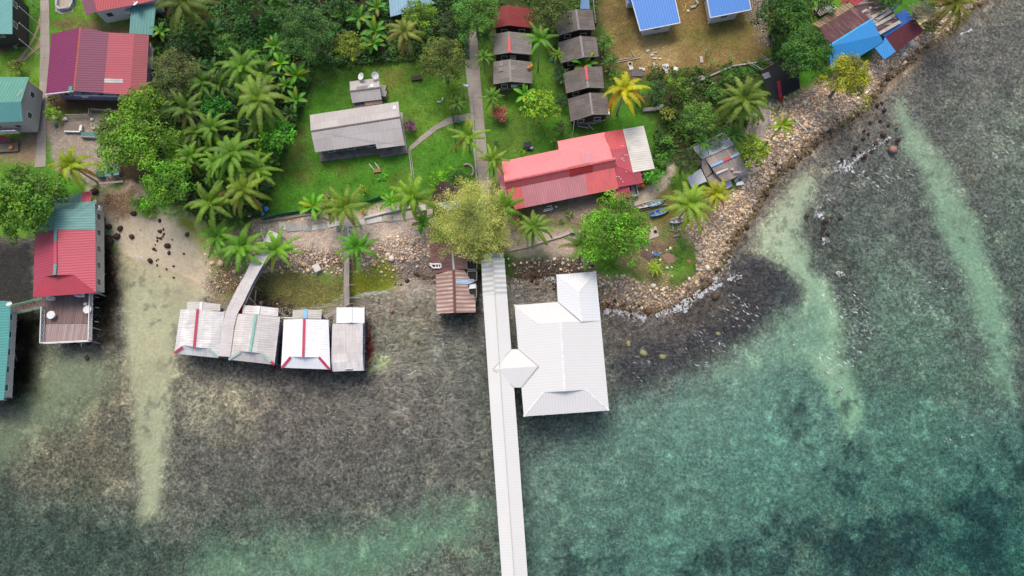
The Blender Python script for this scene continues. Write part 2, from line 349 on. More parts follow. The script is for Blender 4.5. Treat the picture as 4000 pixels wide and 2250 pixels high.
lay([(700, 1290), (900, 1290), (880, 1330), (720, 1330)], (.06, .07, .06), RF, 3, 3, -1.2, where=SEA, amt=.7)
lay([(290, 600), (420, 620), (520, 700), (500, 760), (450, 800), (438, 900), (430, 1000), (412, 1200), (390, 1300), (350, 1310), (345, 1200), (335, 1000), (312, 850), (298, 700)], (.38, .345, .24), (0, 0, .08), 1.3, 1.0, -.5, where=SEA)
lay([(240, 600), (290, 620), (295, 760), (300, 870), (240, 880), (240, 700)], (.035, .028, .018), (0, .3, .6), 1.5, 1.6, -.2)  # house shade and dark weed both put into the near-black bed colour
lay([(-100, 595), (90, 600), (90, 790), (-100, 800)], (.03, .025, .02), (0, .4, .5), 1.5, 1.5, -.1)  # same near-black mix of shade and weed in the colour
lay([(20, 760), (108, 780), (110, 870), (85, 980), (40, 1010), (20, 1010)], (.014, .014, .01), (0, 0, .5), 2.2, 1.5, -.3, where=SEA)  # bed between the sea houses, shade and weed in one dark colour
lay([(920, 800), (935, 810), (940, 900), (925, 915), (910, 880)], (.2, .015, .02), (0, 0, 1), .8, .7, -.3)
lay([(940, 890), (985, 890), (970, 915), (930, 930)], (.3, .33, .16), RF, 1, 1, -.3)
lay([(880, 740), (1090, 740), (1080, 900), (960, 880), (900, 800)], (.13, .11, .08), RF, 2, 2, -.2, where=SEA)
# east side
lay([(1520, 800), (1700, 780), (1820, 690), (1920, 560), (2050, 420), (2250, 260), (2420, 60), (2800, 0), (2800, 900), (2550, 1250), (2200, 1200), (1900, 1100), (1540, 1030)], (.125, .115, .105), RF, 3, 4, -1, where=SEA)
lay([(1540, 1020), (1700, 960), (1850, 900), (2000, 810), (2100, 900), (2200, 980), (2350, 1000), (2600, 1050), (2650, 1250), (2300, 1300), (2000, 1330), (1900, 1500), (1250, 1500), (1290, 1100)], (.14, .175, .15), (0, 0, .7), 3, 3, -2, where=SEA)
lay([(1560, 1020), (1750, 980), (1950, 900), (2050, 1000), (2100, 1150), (1900, 1200), (1700, 1150), (1560, 1100)], (.18, .25, .215), (0, 0, .6), 6, 5, -2, where=SEA, amt=.7)
lay([(1280, 1040), (1540, 1050), (1420, 1120), (1310, 1180), (1330, 1449), (1300, 1449)], (.12, .13, .12), RF, 3, 2.5, -1.5, where=SEA, amt=.85)  # darker bed hugging pavilion and jetty: their shadow put into the colour
lay([(2120, 600), (2420, 760), (2460, 980), (2300, 1020), (2180, 900)], (.15, .19, .15), (0, 0, .8), 7, 6, -1.5, where=SEA, amt=.8)
lay([(2420, 330), (2700, 200), (2700, 700), (2540, 620)], (.14, .15, .12), RF, 6, 5, -1, where=SEA, amt=.8)
lay([(2060, 560), (2130, 560), (2200, 720), (2160, 800), (2080, 700)], (.08, .07, .065), RF, 3, 3, -1, where=SEA, amt=.8)
lay([(1525, 820), (1700, 800), (1800, 735), (1870, 650), (1930, 650), (2000, 690), (2020, 740), (1990, 790), (1850, 870), (1700, 940), (1545, 1000)], (.045, .042, .048), RF, 2.2, 2, -.8, where=SEA)
lay([(1530, 790), (1700, 790), (1800, 730), (1830, 760), (1700, 860), (1540, 890)], (.09, .075, .065), RF, 3, 2.5, -.8, where=SEA, amt=.8)
lay([(1210, 700), (1290, 700), (1400, 715), (1400, 760), (1290, 770), (1215, 760)], (.07, .06, .05), RF, 2, 2, -.4, where=SEA, amt=.8)
CH = (.52, .56, .38)
lay([(1985, 475), (2035, 440), (2045, 470), (2020, 530), (2000, 590), (2050, 680), (2105, 740), (2120, 800), (2105, 880), (2150, 960), (2190, 1050), (2150, 1085), (2110, 1020), (2060, 930), (2030, 860), (2045, 780), (2025, 720), (1985, 665), (1900, 630), (1895, 590), (1940, 540)], (.38, .42, .3), (0, 0, .15), 1.6, 1.3, -1, where=SEA)
lay([(2000, 790), (2060, 740), (2080, 870), (2000, 900), (1880, 930), (1800, 940), (1900, 880)], (.25, .31, .24), (0, 0, .35), 3, 2.5, -1.6, where=SEA)
lay([(2262, 260), (2310, 330), (2400, 450), (2470, 580), (2530, 750), (2562, 900), (2560, 1000), (2515, 960), (2485, 840), (2425, 690), (2350, 530), (2290, 390), (2255, 290)], (.26, .31, .23), (0, 0, .25), 1.8, 1.3, -1, where=SEA)
lay([(1800, 1500), (1950, 1350), (2150, 1280), (2300, 1230), (2450, 1150), (2700, 1080), (2700, 1600)], (.075, .12, .11), (0, 0, 1), 9, 8, -4, where=SEA, amt=.85)
for (a, b, r) in ((2060, 1350, 70), (2200, 1390, 90), (1960, 1420, 60), (2330, 1340, 60), (2480, 1260, 80), (2440, 1400, 80), (2560, 1180, 60), (2120, 1230, 35), (2060, 1050, 25), (1500, 1440, 50), (1750, 1440, 50)):
    lay([(a+r*cos(t), b+r*.6*sin(t)) for t in np.linspace(0, 6.28, 9)[:-1]], (.028, .045, .05), (0, 0, .9), 3, 8, -4, where=SEA, amt=.75)
# reef breaks into the sand edges, ragged at the metre scale
hf = fbm(X, Y, .9, 4, 31.); hl = fbm(X, Y, .12, 3, 41.)
bk = np.clip((hf-.6)*9, 0, 1)*np.clip((hl-.4)*5, 0, 1)*SEA*(wt[..., 2] < .5)*.55; col[:] = col*(1-bk[..., None])+np.array((.09, .085, .07))*bk[..., None]
pk = np.clip((fbm(X, Y, .5, 4, 51.)-.6)*8, 0, 1)*SEA*(wt[..., 2] > .4)*.45; col[:] = col*(1+pk[..., None]*np.array((1.1, 1.05, .9)))
col[SEA] = np.clip(col[SEA]*np.array((1.26, 1.26, 1.24)), 0, .5)
# wet dark stones along the waterline
bandw = np.clip(1-np.abs(DC-.2)/1.2, 0, 1)*(X > -15); bw = (np.clip(bandw*1.6+nzA, 0, 1)*.6)[..., None]
col[:] = col*(1-bw)+np.array((.09, .06, .035))*bw
# terrain mesh
ny, nx = X.shape; idx = np.arange(ny*nx).reshape(ny, nx)
F4 = np.stack([idx[:-1, :-1], idx[:-1, 1:], idx[1:, 1:], idx[1:, :-1]], -1).reshape(-1, 4)
V = np.stack([X, Y, ZT], -1).reshape(-1, 3)
m = NT('ground')
zc = m.n('ShaderNodeAttribute', _attribute_name='tint').outputs['Color']; zw = m.n('ShaderNodeSeparateColor', Color=m.n('ShaderNodeAttribute', _attribute_name='zone').outputs['Color'])
wg, wp, wr = zw.outputs[0], zw.outputs[1], zw.outputs[2]
def grey(v): return m.n('ShaderNodeCombineColor', Red=v, Green=v, Blue=v).outputs[0]
g1 = m.noise(6, 5, .75); g2 = m.noise(.5, 4, .6); grass = m.math('MULTIPLY', m.ramp(g1, .3, .7, .5, 1.5), m.ramp(g2, .3, .7, .75, 1.25))
c = m.mix(wg, zc, m.mix(1.0, zc, grey(grass), 'MULTIPLY'))
pos2 = m.n('ShaderNodeMapping', Vector=m.pos(), Scale=(1, 1, .4)).outputs[0]
vd = m.vor(2.6, pos2, 'DISTANCE_TO_EDGE'); vc = m.vor(2.6, pos2, 'F1', 'Color'); vs_ = m.n('ShaderNodeSeparateColor', Color=vc)
pe = m.math('MULTIPLY', m.ramp(vd, .0, .16, .25, 1.15), m.ramp(vs_.outputs[0], 0, 1, .6, 1.35))
pc = m.mix(m.ramp(vs_.outputs[1], .5, 1, 0, .5), m.mix(1.0, zc, grey(pe), 'MULTIPLY'), m.mix(1.0, m.mix(1.0, zc, (1.35, 1.5, 1.7), 'MULTIPLY'), grey(pe), 'MULTIPLY'))
c = m.mix(wp, c, m.mix(m.math('MULTIPLY', m.ramp(m.noise(.4, 4), .4, .6), .25), pc, zc))
r1 = m.noise(2.3, 8, .78, dist=.5); r2 = m.vor(2.2, None, 'F1', 'Color'); r2s = m.n('ShaderNodeSeparateColor', Color=r2); r3 = m.noise(.55, 5, .65); r4 = m.noise(8, 3, .7)
rf = m.math('MULTIPLY', m.math('MULTIPLY', m.ramp(r1, .38, .62, .4, 1.65), m.ramp(r4, .38, .62, .5, 1.55)), m.math('MULTIPLY', m.ramp(r2s.outputs[0], 0, 1, .75, 1.25), m.ramp(r3, .35, .65, .72, 1.3)))
rc = m.mix(1.0, zc, grey(rf), 'MULTIPLY')
ch = m.math('MULTIPLY', m.ramp(m.vor(1.35, None, 'F1', 'Distance'), .2, .42, .8, 0), m.ramp(m.noise(.5, 4, .6), .42, .6)); rc = m.mix(ch, rc, m.mix(1.0, zc, (.3, .3, .32), 'MULTIPLY'))
c2_ = m.math('MULTIPLY', m.ramp(m.vor(3.1, None, 'F1', 'Distance'), .2, .4, .75, 0), m.ramp(m.noise(1.1, 3, .6), .45, .58)); rc = m.mix(c2_, rc, m.mix(1.0, zc, (.25, .25, .27), 'MULTIPLY'))
rc = m.mix(m.ramp(m.noise(.9, 3, .6), .5, .75, 0, .35), rc, m.mix(1.0, rc, (1.25, .9, .75), 'MULTIPLY'))
c = m.mix(wr, c, rc)
fine = m.ramp(m.noise(2.2, 7, .7), .3, .7, .82, 1.18); c = m.mix(1.0, c, grey(fine), 'MULTIPLY')
hgt = m.math('ADD', m.math('MULTIPLY', m.math('MULTIPLY', m.math('MINIMUM', vd, .2), wp), 1.2), m.math('ADD', m.math('MULTIPLY', g1, .1), m.math('MULTIPLY', m.math('MULTIPLY', r1, wr), .35)))
m.fin(c, .95, m.bump(hgt, .8, .6), .1)
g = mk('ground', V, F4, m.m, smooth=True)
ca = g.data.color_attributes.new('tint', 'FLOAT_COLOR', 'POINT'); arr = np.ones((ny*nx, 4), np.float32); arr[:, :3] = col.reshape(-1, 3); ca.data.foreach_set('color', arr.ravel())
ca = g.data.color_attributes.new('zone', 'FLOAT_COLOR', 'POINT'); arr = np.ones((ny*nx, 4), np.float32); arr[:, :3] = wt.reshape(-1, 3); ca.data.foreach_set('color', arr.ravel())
tag(g, kind='structure')
# ---------------------------------------------------------------- water: a closed body with clear surface and absorbing volume
m = NT('sea_water'); m.t.nodes.remove(m.b)
mp = m.n('ShaderNodeMapping', Vector=m.pos(), Rotation=(0, 0, radians(-35)), Scale=(.55, 1.4, 1)).outputs[0]
wv = m.math('ADD', m.math('MULTIPLY', m.noise(1.6, 4, .6, mp), .8), m.math('MULTIPLY', m.noise(.35, 3, .5, mp), 1.2))
gust = m.ramp(m.noise(.045, 3, .5), .35, .65, .25, 1.0)
bp = m.n('ShaderNodeBump', Strength=1.0, Distance=.16, Height=m.math('MULTIPLY', wv, gust)).outputs[0]
fr = m.n('ShaderNodeFresnel', IOR=1.33, Normal=bp).outputs[0]
gl = m.n('ShaderNodeBsdfGlossy', Color=(1, 1, 1), Roughness=.06, Normal=bp)
tr = m.n('ShaderNodeBsdfTransparent', Color=(1, 1, 1)); mx = m.n('ShaderNodeMixShader', Fac=fr)
m.t.links.new(tr.outputs[0], mx.inputs[1]); m.t.links.new(gl.outputs[0], mx.inputs[2]); m.t.links.new(mx.outputs[0], m.out.inputs[0])
va = m.n('ShaderNodeVolumeAbsorption', Color=(.0, .82, .76), Density=.105); m.t.links.new(va.outputs[0], m.out.inputs['Volume'])
wb = MB(); wb.box((0, 0, -6), (1780, 1780, 12)); tag(wb.build('sea_water', m.m), kind='structure')
# ---------------------------------------------------------------- buildings
def facet(name, pts, mat, par, th=.06, split=True):
    """pts: (px,py,z) corners of a sheet seen from above -> roof sheet with thickness and slope-aligned uv"""
    P = [at(*p) for p in pts]; n = newell(P)
    if n.z < 0: P = P[::-1]; n = -n
    s = Vector((0, 0, -1)); s = s-n*s.dot(n)
    s = s.normalized() if s.length > .02 else Vector((0, -1, 0)); u = n.cross(s).normalized()
    k = len(P); v = P+[p-Vector((0, 0, th)) for p in P]
    f = [tuple(range(k)), tuple(range(2*k-1, k-1, -1))]+[(i, i+k, (i+1) % k+k, (i+1) % k) for i in range(k)]
    uv = [(v[i].dot(u), v[i].dot(s)) for q in f for i in q]
    return mk(name, v, f, mat, par, uv=uv)
def flat(name, pts, z, mat, par=None, th=.12, loc=None):
    mb = MB(); mb.slab([at(p[0], p[1], z) for p in pts], th)
    return mb.build(name, mat, par, loc)
def cap(name, a, b, mat, par, w_=.35, dz=.05):
    mb = MB(); p, q = at(*a)+Vector((0, 0, dz)), at(*b)+Vector((0, 0, dz)); d = (q-p).normalized(); x = d.cross(Vector((0, 0, 1))).normalized()*w_/2
    dn = Vector((0, 0, -w_*.28)); v = [p-x+dn, p, p+x+dn, q-x+dn, q, q+x+dn]; lo = Vector((0, 0, -.05))
    mb.add(v+[t+lo for t in v], [(0, 1, 4, 3), (1, 2, 5, 4), (9, 10, 7, 6), (10, 11, 8, 7), (0, 3, 9, 6), (2, 8, 11, 5), (0, 6, 7, 1), (1, 7, 8, 2), (3, 4, 10, 9), (4, 5, 11, 10)])
    return mb.build(name, mat, par)
def walls(par, eave, mat, zt, ins=.5, zb=None, gables=(), windows=True, wmat=None, doors=1, base=0.):
    """eave: px outline of the roof at its eave heights; walls stand inset below it"""
    P = [at(*p) for p in eave]; Q = inset([Vector((p.x, p.y, 0)) for p in P], ins); n = len(Q); mb = MB()
    c = sum(Q, Vector())/n; zb = zb if zb is not None else gz(c)-.3; t = .14
    R = inset(Q, t)
    for i in range(n):
        a, b, a2, b2 = Q[i], Q[(i+1) % n], R[i], R[(i+1) % n]
        f = lambda p, z: Vector((p.x, p.y, z))
        mb.add([f(a, zb), f(b, zb), f(b2, zb), f(a2, zb), f(a, zt), f(b, zt), f(b2, zt), f(a2, zt)], [(3, 2, 1, 0), (4, 5, 6, 7), (0, 1, 5, 4), (2, 3, 7, 6)])
    for (i, rz, fr) in gables:       # gable on wall i, rising to rz at fraction fr
        a, b = Q[i], Q[(i+1) % n]; a2, b2 = R[i], R[(i+1) % n]; m1 = a.lerp(b, fr); m2 = a2.lerp(b2, fr)
        f = lambda p, z: Vector((p.x, p.y, z))
        mb.add([f(a, zt), f(b, zt), f(m1, rz), f(a2, zt), f(b2, zt), f(m2, rz)], [(0, 1, 2), (5, 4, 3), (0, 2, 5, 3), (1, 4, 5, 2)])
    o = mb.build('wall', mat, par)
    fl = max(zb, zt-2.9) if base == 0 else base
    if windows:
        first = doors
        for i in range(n):
            a, b = Q[i], Q[(i+1) % n]; L = (b-a).length
            if L < 1.8: continue
            d = (b-a)/L; nn = Vector((d.y, -d.x, 0))
            if nn.dot(c-a) > 0: nn = -nn
            k = max(1, int(L/2.6)); rz = math.atan2(d.y, d.x)
            for j in range(k):
                p = a+d*L*(j+.5)/k+nn*.01
                if first and L > 3 and j == k//2:
                    first -= 1; dm = MB().box((p.x, p.y, fl+1.0), (.9, .09, 2.0), rz); dd = dm.build('door', DARKW, par)
                    hp = p+d*.33+nn*.07; MB().box((hp.x, hp.y, fl+1.0), (.05, .1, .12), rz).build('handle', STEEL, dd); continue
                f = MB(); zc = fl+1.5
                for sx in (-1, 1): f.box((p.x+d.x*.5*sx, p.y+d.y*.5*sx, zc), (.08, .1, 1.08), rz)
                for sz in (-1, 1): f.box((p.x, p.y, zc+.5*sz), (.92, .1, .08), rz)
                fo = f.build('window', wmat or WHITE, par); MB().box((p.x, p.y, zc), (.92, .05, .92), rz).build('pane', GLASS, fo)
    return Q, zb
def stilts(par, pts, zt, mat, step=2.6, out=0, r=.1, name='stilt'):
    Q = inset([Vector((at(*p).x, at(*p).y, 0)) for p in pts], -out if out else .3); n = len(Q)
    xs = [q.x for q in Q]; ys = [q.y for q in Q]; e = (Q[1]-Q[0]).normalized(); f = Vector((-e.y, e.x, 0)); o = Q[0]
    us = [(q-o).dot(e) for q in Q]; vs2 = [(q-o).dot(f) for q in Q]; poly = [(q.x, q.y) for q in Q]
    nu = max(1, round((max(us)-min(us))/step)); nv = max(1, round((max(vs2)-min(vs2))/step))
    for i in range(nu+1):
        for j in range(nv+1):
            p = o+e*(min(us)+(max(us)-min(us))*i/nu)+f*(min(vs2)+(max(vs2)-min(vs2))*j/nv)
            if sdist(np.array([p.x]), np.array([p.y]), poly)[0] < -.25: continue
            if 0 < i < nu and 0 < j < nv and (i+j) % 2: continue
            MB().tube([(p.x, p.y, zt), (p.x, p.y, gz(p)-.5)], r, 7).build(name, mat, par)
def posts_along(par, a, b, zt, n, mat, name='post', zb=None, r=.06):
    for i in range(n):
        p = a.lerp(b, i/max(1, n-1)); z0 = zb if zb is not None else gz(p)-.2
        MB().tube([(p.x, p.y, zt), (p.x, p.y, z0)], r, 7).build(name, mat, par)
def railing(par, a, b, z, mat, h=1.0, lattice=True, step=.8, name='railing'):
    a = Vector((a.x, a.y, z)); b = Vector((b.x, b.y, z)); L = (b-a).length; n = max(1, round(L/step)); mb = MB(); up = Vector((0, 0, 1))
    mb.beam(a+up*h, b+up*h, .12, .08); mb.beam(a+up*.12, b+up*.12, .06)
    for i in range(n+1):
        p = a.lerp(b, i/n); mb.beam(p, p+up*h, .08)
        if i < n:
            q = a.lerp(b, (i+1)/n)
            if lattice: mb.beam(p+up*.12, q+up*h, .06); mb.beam(p+up*h, q+up*.12, .06)
            else: mb.beam(p+up*.5, q+up*.5, .05)
    return mb.build(name, mat, par)
def gable(name, label, cat, R, L, Rt, ze, zr, mats, wall, group=None, capm=None, ins=.45, zb=None, windows=True, th=.07, capw=.35, wmat=None, ext=0):
    """R,L,Rt: two px points each (ridge, left eave, right eave), first = north end"""
    zel = ze if isinstance(ze, (int, float)) else ze[0]; zer = zel if isinstance(ze, (int, float)) else ze[1]
    c = (at(*L[0], zel)+at(*L[1], zel)+at(*Rt[0], zer)+at(*Rt[1], zer))/4
    t = thing(name, label, cat, (c.x, c.y, gz(c)), group)
    ml, mr = mats if isinstance(mats, tuple) else (mats, mats)
    facet('roof_slope', [(*R[0], zr), (*L[0], zel), (*L[1], zel), (*R[1], zr)], ml, t, th)
    facet('roof_slope', [(*R[0], zr), (*R[1], zr), (*Rt[1], zer), (*Rt[0], zer)], mr, t, th)
    if capm: cap('ridge_cap', (*R[0], zr), (*R[1], zr), capm, t, capw)
    zt = min(zel, zer)-.08
    if wall:
        def fr(r, a, b):
            a = at(*a, zel); b = at(*b, zer); r = at(*r, zr); d = b-a; return max(.1, min(.9, (r-a).dot(d)/d.dot(d)))
        k = .45/max(.5, abs(at(*R[0], zr).y-at(*R[1], zr).y)); 
        walls(t, [(*L[0], zel), (*L[1], zel), (*Rt[1], zer), (*Rt[0], zer)], wall, zt, ins, zb, [(1, zr-.25, fr(R[1], L[1], Rt[1])), (3, zr-.25, 1-fr(R[0], L[0], Rt[0]))], windows, wmat)
    return t
def sat_dish(label, px, py, z, r=.55, yaw=0, pole=.8, group='satellite dishes'):
    p = at(px, py, z); t = thing('satellite_dish', label, 'satellite dish', (p.x, p.y, z-pole), group); from mathutils import Matrix
    tl = (Matrix.Rotation(yaw, 3, 'Z') @ Matrix.Rotation(radians(32), 3, 'Y'))
    MB().lathe(p, [(.02, 0), (r*.5, .05), (r*.85, .14), (r, .22), (r-.03, .24), (r*.8, .17), (r*.4, .07), (.02, .03)], 24, tl).build('dish', WHITE, t, smooth=True)
    MB().tube([p, p-Vector((0, 0, pole))], .04).build('pole', STEEL, t)
    f = p+tl @ Vector((0, 0, .55)); mb = MB(); mb.tube([p+tl @ Vector((r*.9, 0, .15)), f], .015, 6); mb.box(f, (.1, .1, .14)); mb.build('feed_arm', STEEL, t); return t
def aircon(label, px, py, z, rz=0, group='air conditioner units'):
    p = at(px, py, z); t = thing('air_conditioner', label, 'air conditioner', p, group, 0)
    MB().box(p, (1.0, .5, .7), rz).build('casing', WHITE, t)
    g_ = MB().lathe(p+Vector((0, 0, 0)), [(.24, 0), (.27, .0)], 16) if 0 else MB().box(p+Vector((0, 0, .36)), (.8, .32, .02), rz)
    g_.build('grille', STEEL, t); return t
GREY1 = roofmat('asbestos_light', (.5, .46, .44), .35, .08, (.3, .26, .23), .4, .85, (1.9, 2.1), .25, .12, spec=.15)
GREY2 = roofmat('asbestos_dark', (.2, .175, .16), .3, .16, (.08, .06, .05), .7, .9, (1.0, 1.6), .35, .3, spec=.1)
# --- large maroon and red house, top left
zR, zE = 6.4, 5.0
t = thing('house', 'large maroon and red ribbed metal roof house beside the left concrete lane', 'house', at(380, 250, GZ))
MAR = roofmat('maroon_sheet', (.22, .028, .1), .42, .03, (.16, .05, .08), .3, .45, groove=.3); RED1 = roofmat('faded_red_sheet', (.4, .06, .09), .42, .05, (.3, .1, .1), .3, .5, groove=.25); RED2 = roofmat('dull_red_sheet', (.27, .035, .055), .42, .06, (.2, .07, .07), .4, .5, groove=.3)
facet('roof_slope', [(201, 132, zE), (313, 108, zR), (288, 355, zR), (179, 368, zE)], MAR, t)['label'] = 'maroon west roof slope'
facet('roof_slope', [(313, 108, zR), (425, 127, 5.75), (404, 364, 5.75), (288, 355, zR)], roofmat('maroon_sheet_dark', (.17, .018, .07), .42, .03, (.13, .03, .06), .3, .45, groove=.3), t)['label'] = 'dark maroon east roof slope'
facet('roof_panel', [(425, 127, 5.75), (524, 132, 5.3), (508, 370, 5.3), (404, 364, 5.75)], RED1, t)['label'] = 'lighter red roof panel'
facet('roof_panel', [(524, 132, 5.3), (582, 137, 5.0), (570, 374, 5.0), (508, 370, 5.3)], RED2, t)['label'] = 'dull red outer roof panel'
cap('ridge_cap', (313, 108, zR), (288, 355, zR), plain('orange_cap', (.42, .1, .07), .5), t, .5)
facet('skylight', [(408, 306, 5.78), (480, 309, 5.45), (479, 324, 5.45), (407, 322, 5.78)], roofmat('clear_sheet', (.5, .52, .5), .42, .1, groove=.5), t, .02)
facet('patch_sheet', [(269, 337, 6.27), (283, 335, 6.45), (281, 355, 6.45), (266, 357, 6.2)], plain('green_patch', (.1, .3, .24)), t, .03)
walls(t, [(201, 132, zE), (179, 368, zE), (570, 374, 5.0), (582, 137, 5.0)], plain('lilac_wall', (.28, .25, .42), .7), zE-.1, .9, None, [(1, 6.1, .27), (3, 6.1, .72)])
mb = MB(); mb.beam(at(179, 370, 4.95), at(288, 357, 6.3), .12, .25); mb.build('barge_board', WHITE, t); MB().beam(at(288, 372, 4.6), at(560, 378, 4.6), .15).build('gutter', WHITE, t)
aircon('white air conditioner under the south eave of the maroon house', 330, 372, 3.9); sat_dish('small satellite dish on the south side of the maroon house', 372, 370, 4.6, .4, 1.2, .5)
flat('side_awning', [(586, 165), (598, 190), (596, 270), (572, 265)], 3.6, CONC, t)
# --- red house at the top edge with teal lean-to
t = thing('house', 'red metal roof house cut off by the top edge with dull purple side slope', 'house', at(450, 0, GZ))
facet('roof_slope', [(366, -40, 5.6), (366, 0, 5.6), (379, 46, 5.6), (526, 19, 5.6), (606, 0, 5.6), (680, -60, 5.6)], roofmat('red_sheet_top', (.42, .05, .07), .42, .05, groove=.15), t)
facet('roof_slope', [(300, -60, 4.7), (352, -60, 5.5), (366, 0, 5.5), (379, 46, 5.5), (337, 60, 4.7), (317, 0, 4.7)], roofmat('purple_sheet', (.25, .1, .14), .5, .05, groove=.5), t)
walls(t, [(372, 40, 5.0), (600, -4, 5.0), (600, -80, 5.0), (350, -80, 5.0)], WHITE, 4.9, -.1)
aircon('white air conditioner beside the red house at the top edge', 452, 66, 2.2); aircon('upper air conditioner on the wall of the red top-edge house', 500, 46, 3.8)
sat_dish('satellite dish at the eave corner of the red top-edge house', 534, 17, 5.9, .5, 2.5)
t = thing('shed', 'teal corrugated lean-to between the red top-edge house and the maroon house', 'shed', at(560, 75, GZ))
TEAL = roofmat('teal_sheet', (.13, .33, .3), .5, .06, (.1, .2, .18), .5, .5, groove=.35)
facet('roof_sheet', [(513, 19, 4.6), (609, 19, 4.6), (598, 137, 3.9), (505, 130, 3.9)], TEAL, t)
posts_along(t, at(510, 125, 3.8), at(594, 130, 3.8), 3.8, 3, DARKW); posts_along(t, at(518, 25, 4.5), at(603, 25, 4.5), 4.5, 3, DARKW)
# --- teal house left middle
t = thing('house', 'tall stilted teal roof house with bare grey plank walls at the left edge', 'house', at(30, 440, GZ))
TEAL2 = roofmat('teal_sheet_blue', (.12, .34, .32), .4, .05, (.1, .22, .2), .4, .45, groove=.25)
facet('roof_slope', [(-80, 300, 6.3), (114, 301, 6.3), (82, 397, 8.0), (-80, 402, 8.0)], roofmat('teal_sheet_green', (.11, .32, .25), .5, .05, (.08, .2, .16), .5, .5, groove=.35), t)
facet('roof_slope', [(-80, 402, 8.0), (82, 397, 8.0), (89, 474, 6.6), (-80, 482, 6.6)], TEAL2, t)
PLANK = roofmat('plank_wall', (.5, .47, .44), .6, .12, (.3, .27, .25), .6, .8, groove=.3)
walls(t, [(-80, 320, 6.3), (-80, 478, 6.6), (84, 475, 6.6), (112, 310, 6.3)], PLANK, 6.3, .15, 2.6, [(2, 7.8, .5)])
flat('floor', [(-80, 478), (85, 478), (108, 312), (-80, 320)], 2.6, GREYW, t, .2)
posts_along(t, at(80, 470, 2.5), at(108, 325, 2.5), 2.5, 4, DARKW); posts_along(t, at(-70, 500, 2.5), at(75, 500, 2.5), 2.5, 4, DARKW)
flat('balcony_floor', [(-80, 478), (80, 476), (78, 520), (-80, 522)], 4.2, GREYW, t); railing(t, at(-80, 526, 4.2), at(78, 521, 4.2), 4.2, WHITE, 1, False, 1.0)
facet('balcony_roof', [(-80, 530, 3.2), (18, 528, 3.2), (48, 552, 2.5), (-80, 558, 2.5)], RED2, t)
t = thing('wooden_deck', 'low dark wooden deck below the balcony of the left teal house', 'deck', at(20, 575, GZ)); flat('deck_boards', [(-80, 560), (72, 552), (70, 590), (-80, 598)], 2.0, roofmat('deck_dark', (.16, .13, .1), .35, .2, groove=.5), t, .15); posts_along(t, at(-70, 590, 1.9), at(64, 584, 1.9), 1.9, 4, DARKW)
tag(MB().lathe(at(46, 578, 2.02), [(.02, 0), (.32, .0), (.36, .12), (.3, .3), (.02, .34)], 12).build('bundle', plain('orange_cloth', (.65, .22, .03)), loc=at(46, 578, 2.02)), 'small orange bundle on the dark deck below the teal house', 'bundle')
# --- teal house top-left corner
t = thing('house', 'teal roof house in the top left corner with white veranda railings', 'house', at(10, 60, GZ))
facet('roof_slope', [(-100, -60, 6.6), (48, -60, 6.6), (48, 133, 6.6), (-100, 130, 6.8)], TEAL2, t)
walls(t, [(-90, -50, 6.5), (40, -50, 6.5), (40, 122, 6.5), (-90, 122, 6.5)], plain('dark_wall', (.06, .05, .045)), 6.4, .3)
flat('veranda_floor', [(-90, -50), (72, -50), (74, 154), (-90, 158)], 3.1, GREYW, t, .2)
railing(t, at(72, 0, 3.1), at(74, 152, 3.1), 3.1, WHITE, 1, False, .5); railing(t, at(-90, 157, 3.1), at(74, 152, 3.1), 3.1, WHITE, 1, False, .5); posts_along(t, at(71, -40, 6.4), at(72, 150, 6.4), 6.2, 4, WHITE)
# --- grey asbestos long house and annexe
t = thing('bungalow', 'long pale grey asbestos roof bungalow in the middle of the lawn', 'bungalow', at(1400, 510, GZ))
facet('roof_slope', [(1210, 449, 4.5), (1556, 397, 4.5), (1562, 458, 5.6), (1214, 513, 5.6)], GREY1, t)
facet('roof_slope', [(1214, 513, 5.6), (1562, 458, 5.6), (1581, 567, 4.3), (1472, 581, 4.3), (1467, 562, 4.5), (1231, 595, 4.5)], GREY1, t)
cap('ridge_cap', (1214, 513, 5.6), (1562, 458, 5.6), plain('mossy_cap', (.17, .15, .13)), t, .4)
walls(t, [(1210, 449, 4.5), (1231, 592, 4.5), (1578, 545, 4.5), (1556, 397, 4.5)], DCONC, 4.3, .6, None, [(0, 5.3, .5), (2, 5.3, .5)])
flat('terrace', [(1243, 590), (1252, 631), (1482, 600), (1488, 614), (1592, 598), (1585, 570)], 1.95, DCONC, t, .4)
facet('skylight', [(1535, 414, 4.9), (1546, 412, 4.9), (1546, 426, 5.1), (1535, 428, 5.1)], WHITE, t, .02)
flat('side_step', [(1562, 440), (1572, 438), (1592, 596), (1582, 600)], 1.9, CONC, t, .4)
t2 = thing('annexe', 'small grey asbestos roof annexe behind the long grey bungalow', 'annexe', at(1430, 350, GZ))
facet('roof_slope', [(1366, 318, 4.2), (1481, 304, 4.2), (1483, 342, 4.9), (1367, 357, 4.9)], GREY1, t2); facet('roof_slope', [(1367, 357, 4.9), (1483, 342, 4.9), (1491, 388, 4.1), (1376, 402, 4.1)], GREY1, t2)
cap('ridge_cap', (1367, 357, 4.9), (1483, 342, 4.9), plain('mossy_cap', (.17, .15, .13)), t2, .35)
facet('roof_patch', [(1392, 340, 4.65), (1436, 332, 4.65), (1436, 348, 4.9), (1391, 353, 4.9)], roofmat('patch_grey', (.28, .25, .24), .35, .05), t2, .02)
facet('vent_cover', [(1446, 329, 4.7), (1458, 327, 4.7), (1459, 339, 4.9), (1447, 341, 4.9)], WHITE, t2, .06)
walls(t2, [(1366, 318, 4.2), (1376, 400, 4.1), (1491, 386, 4.1), (1481, 304, 4.2)], DCONC, 4.05, .4, None, [(0, 4.8, .5), (2, 4.8, .5)])
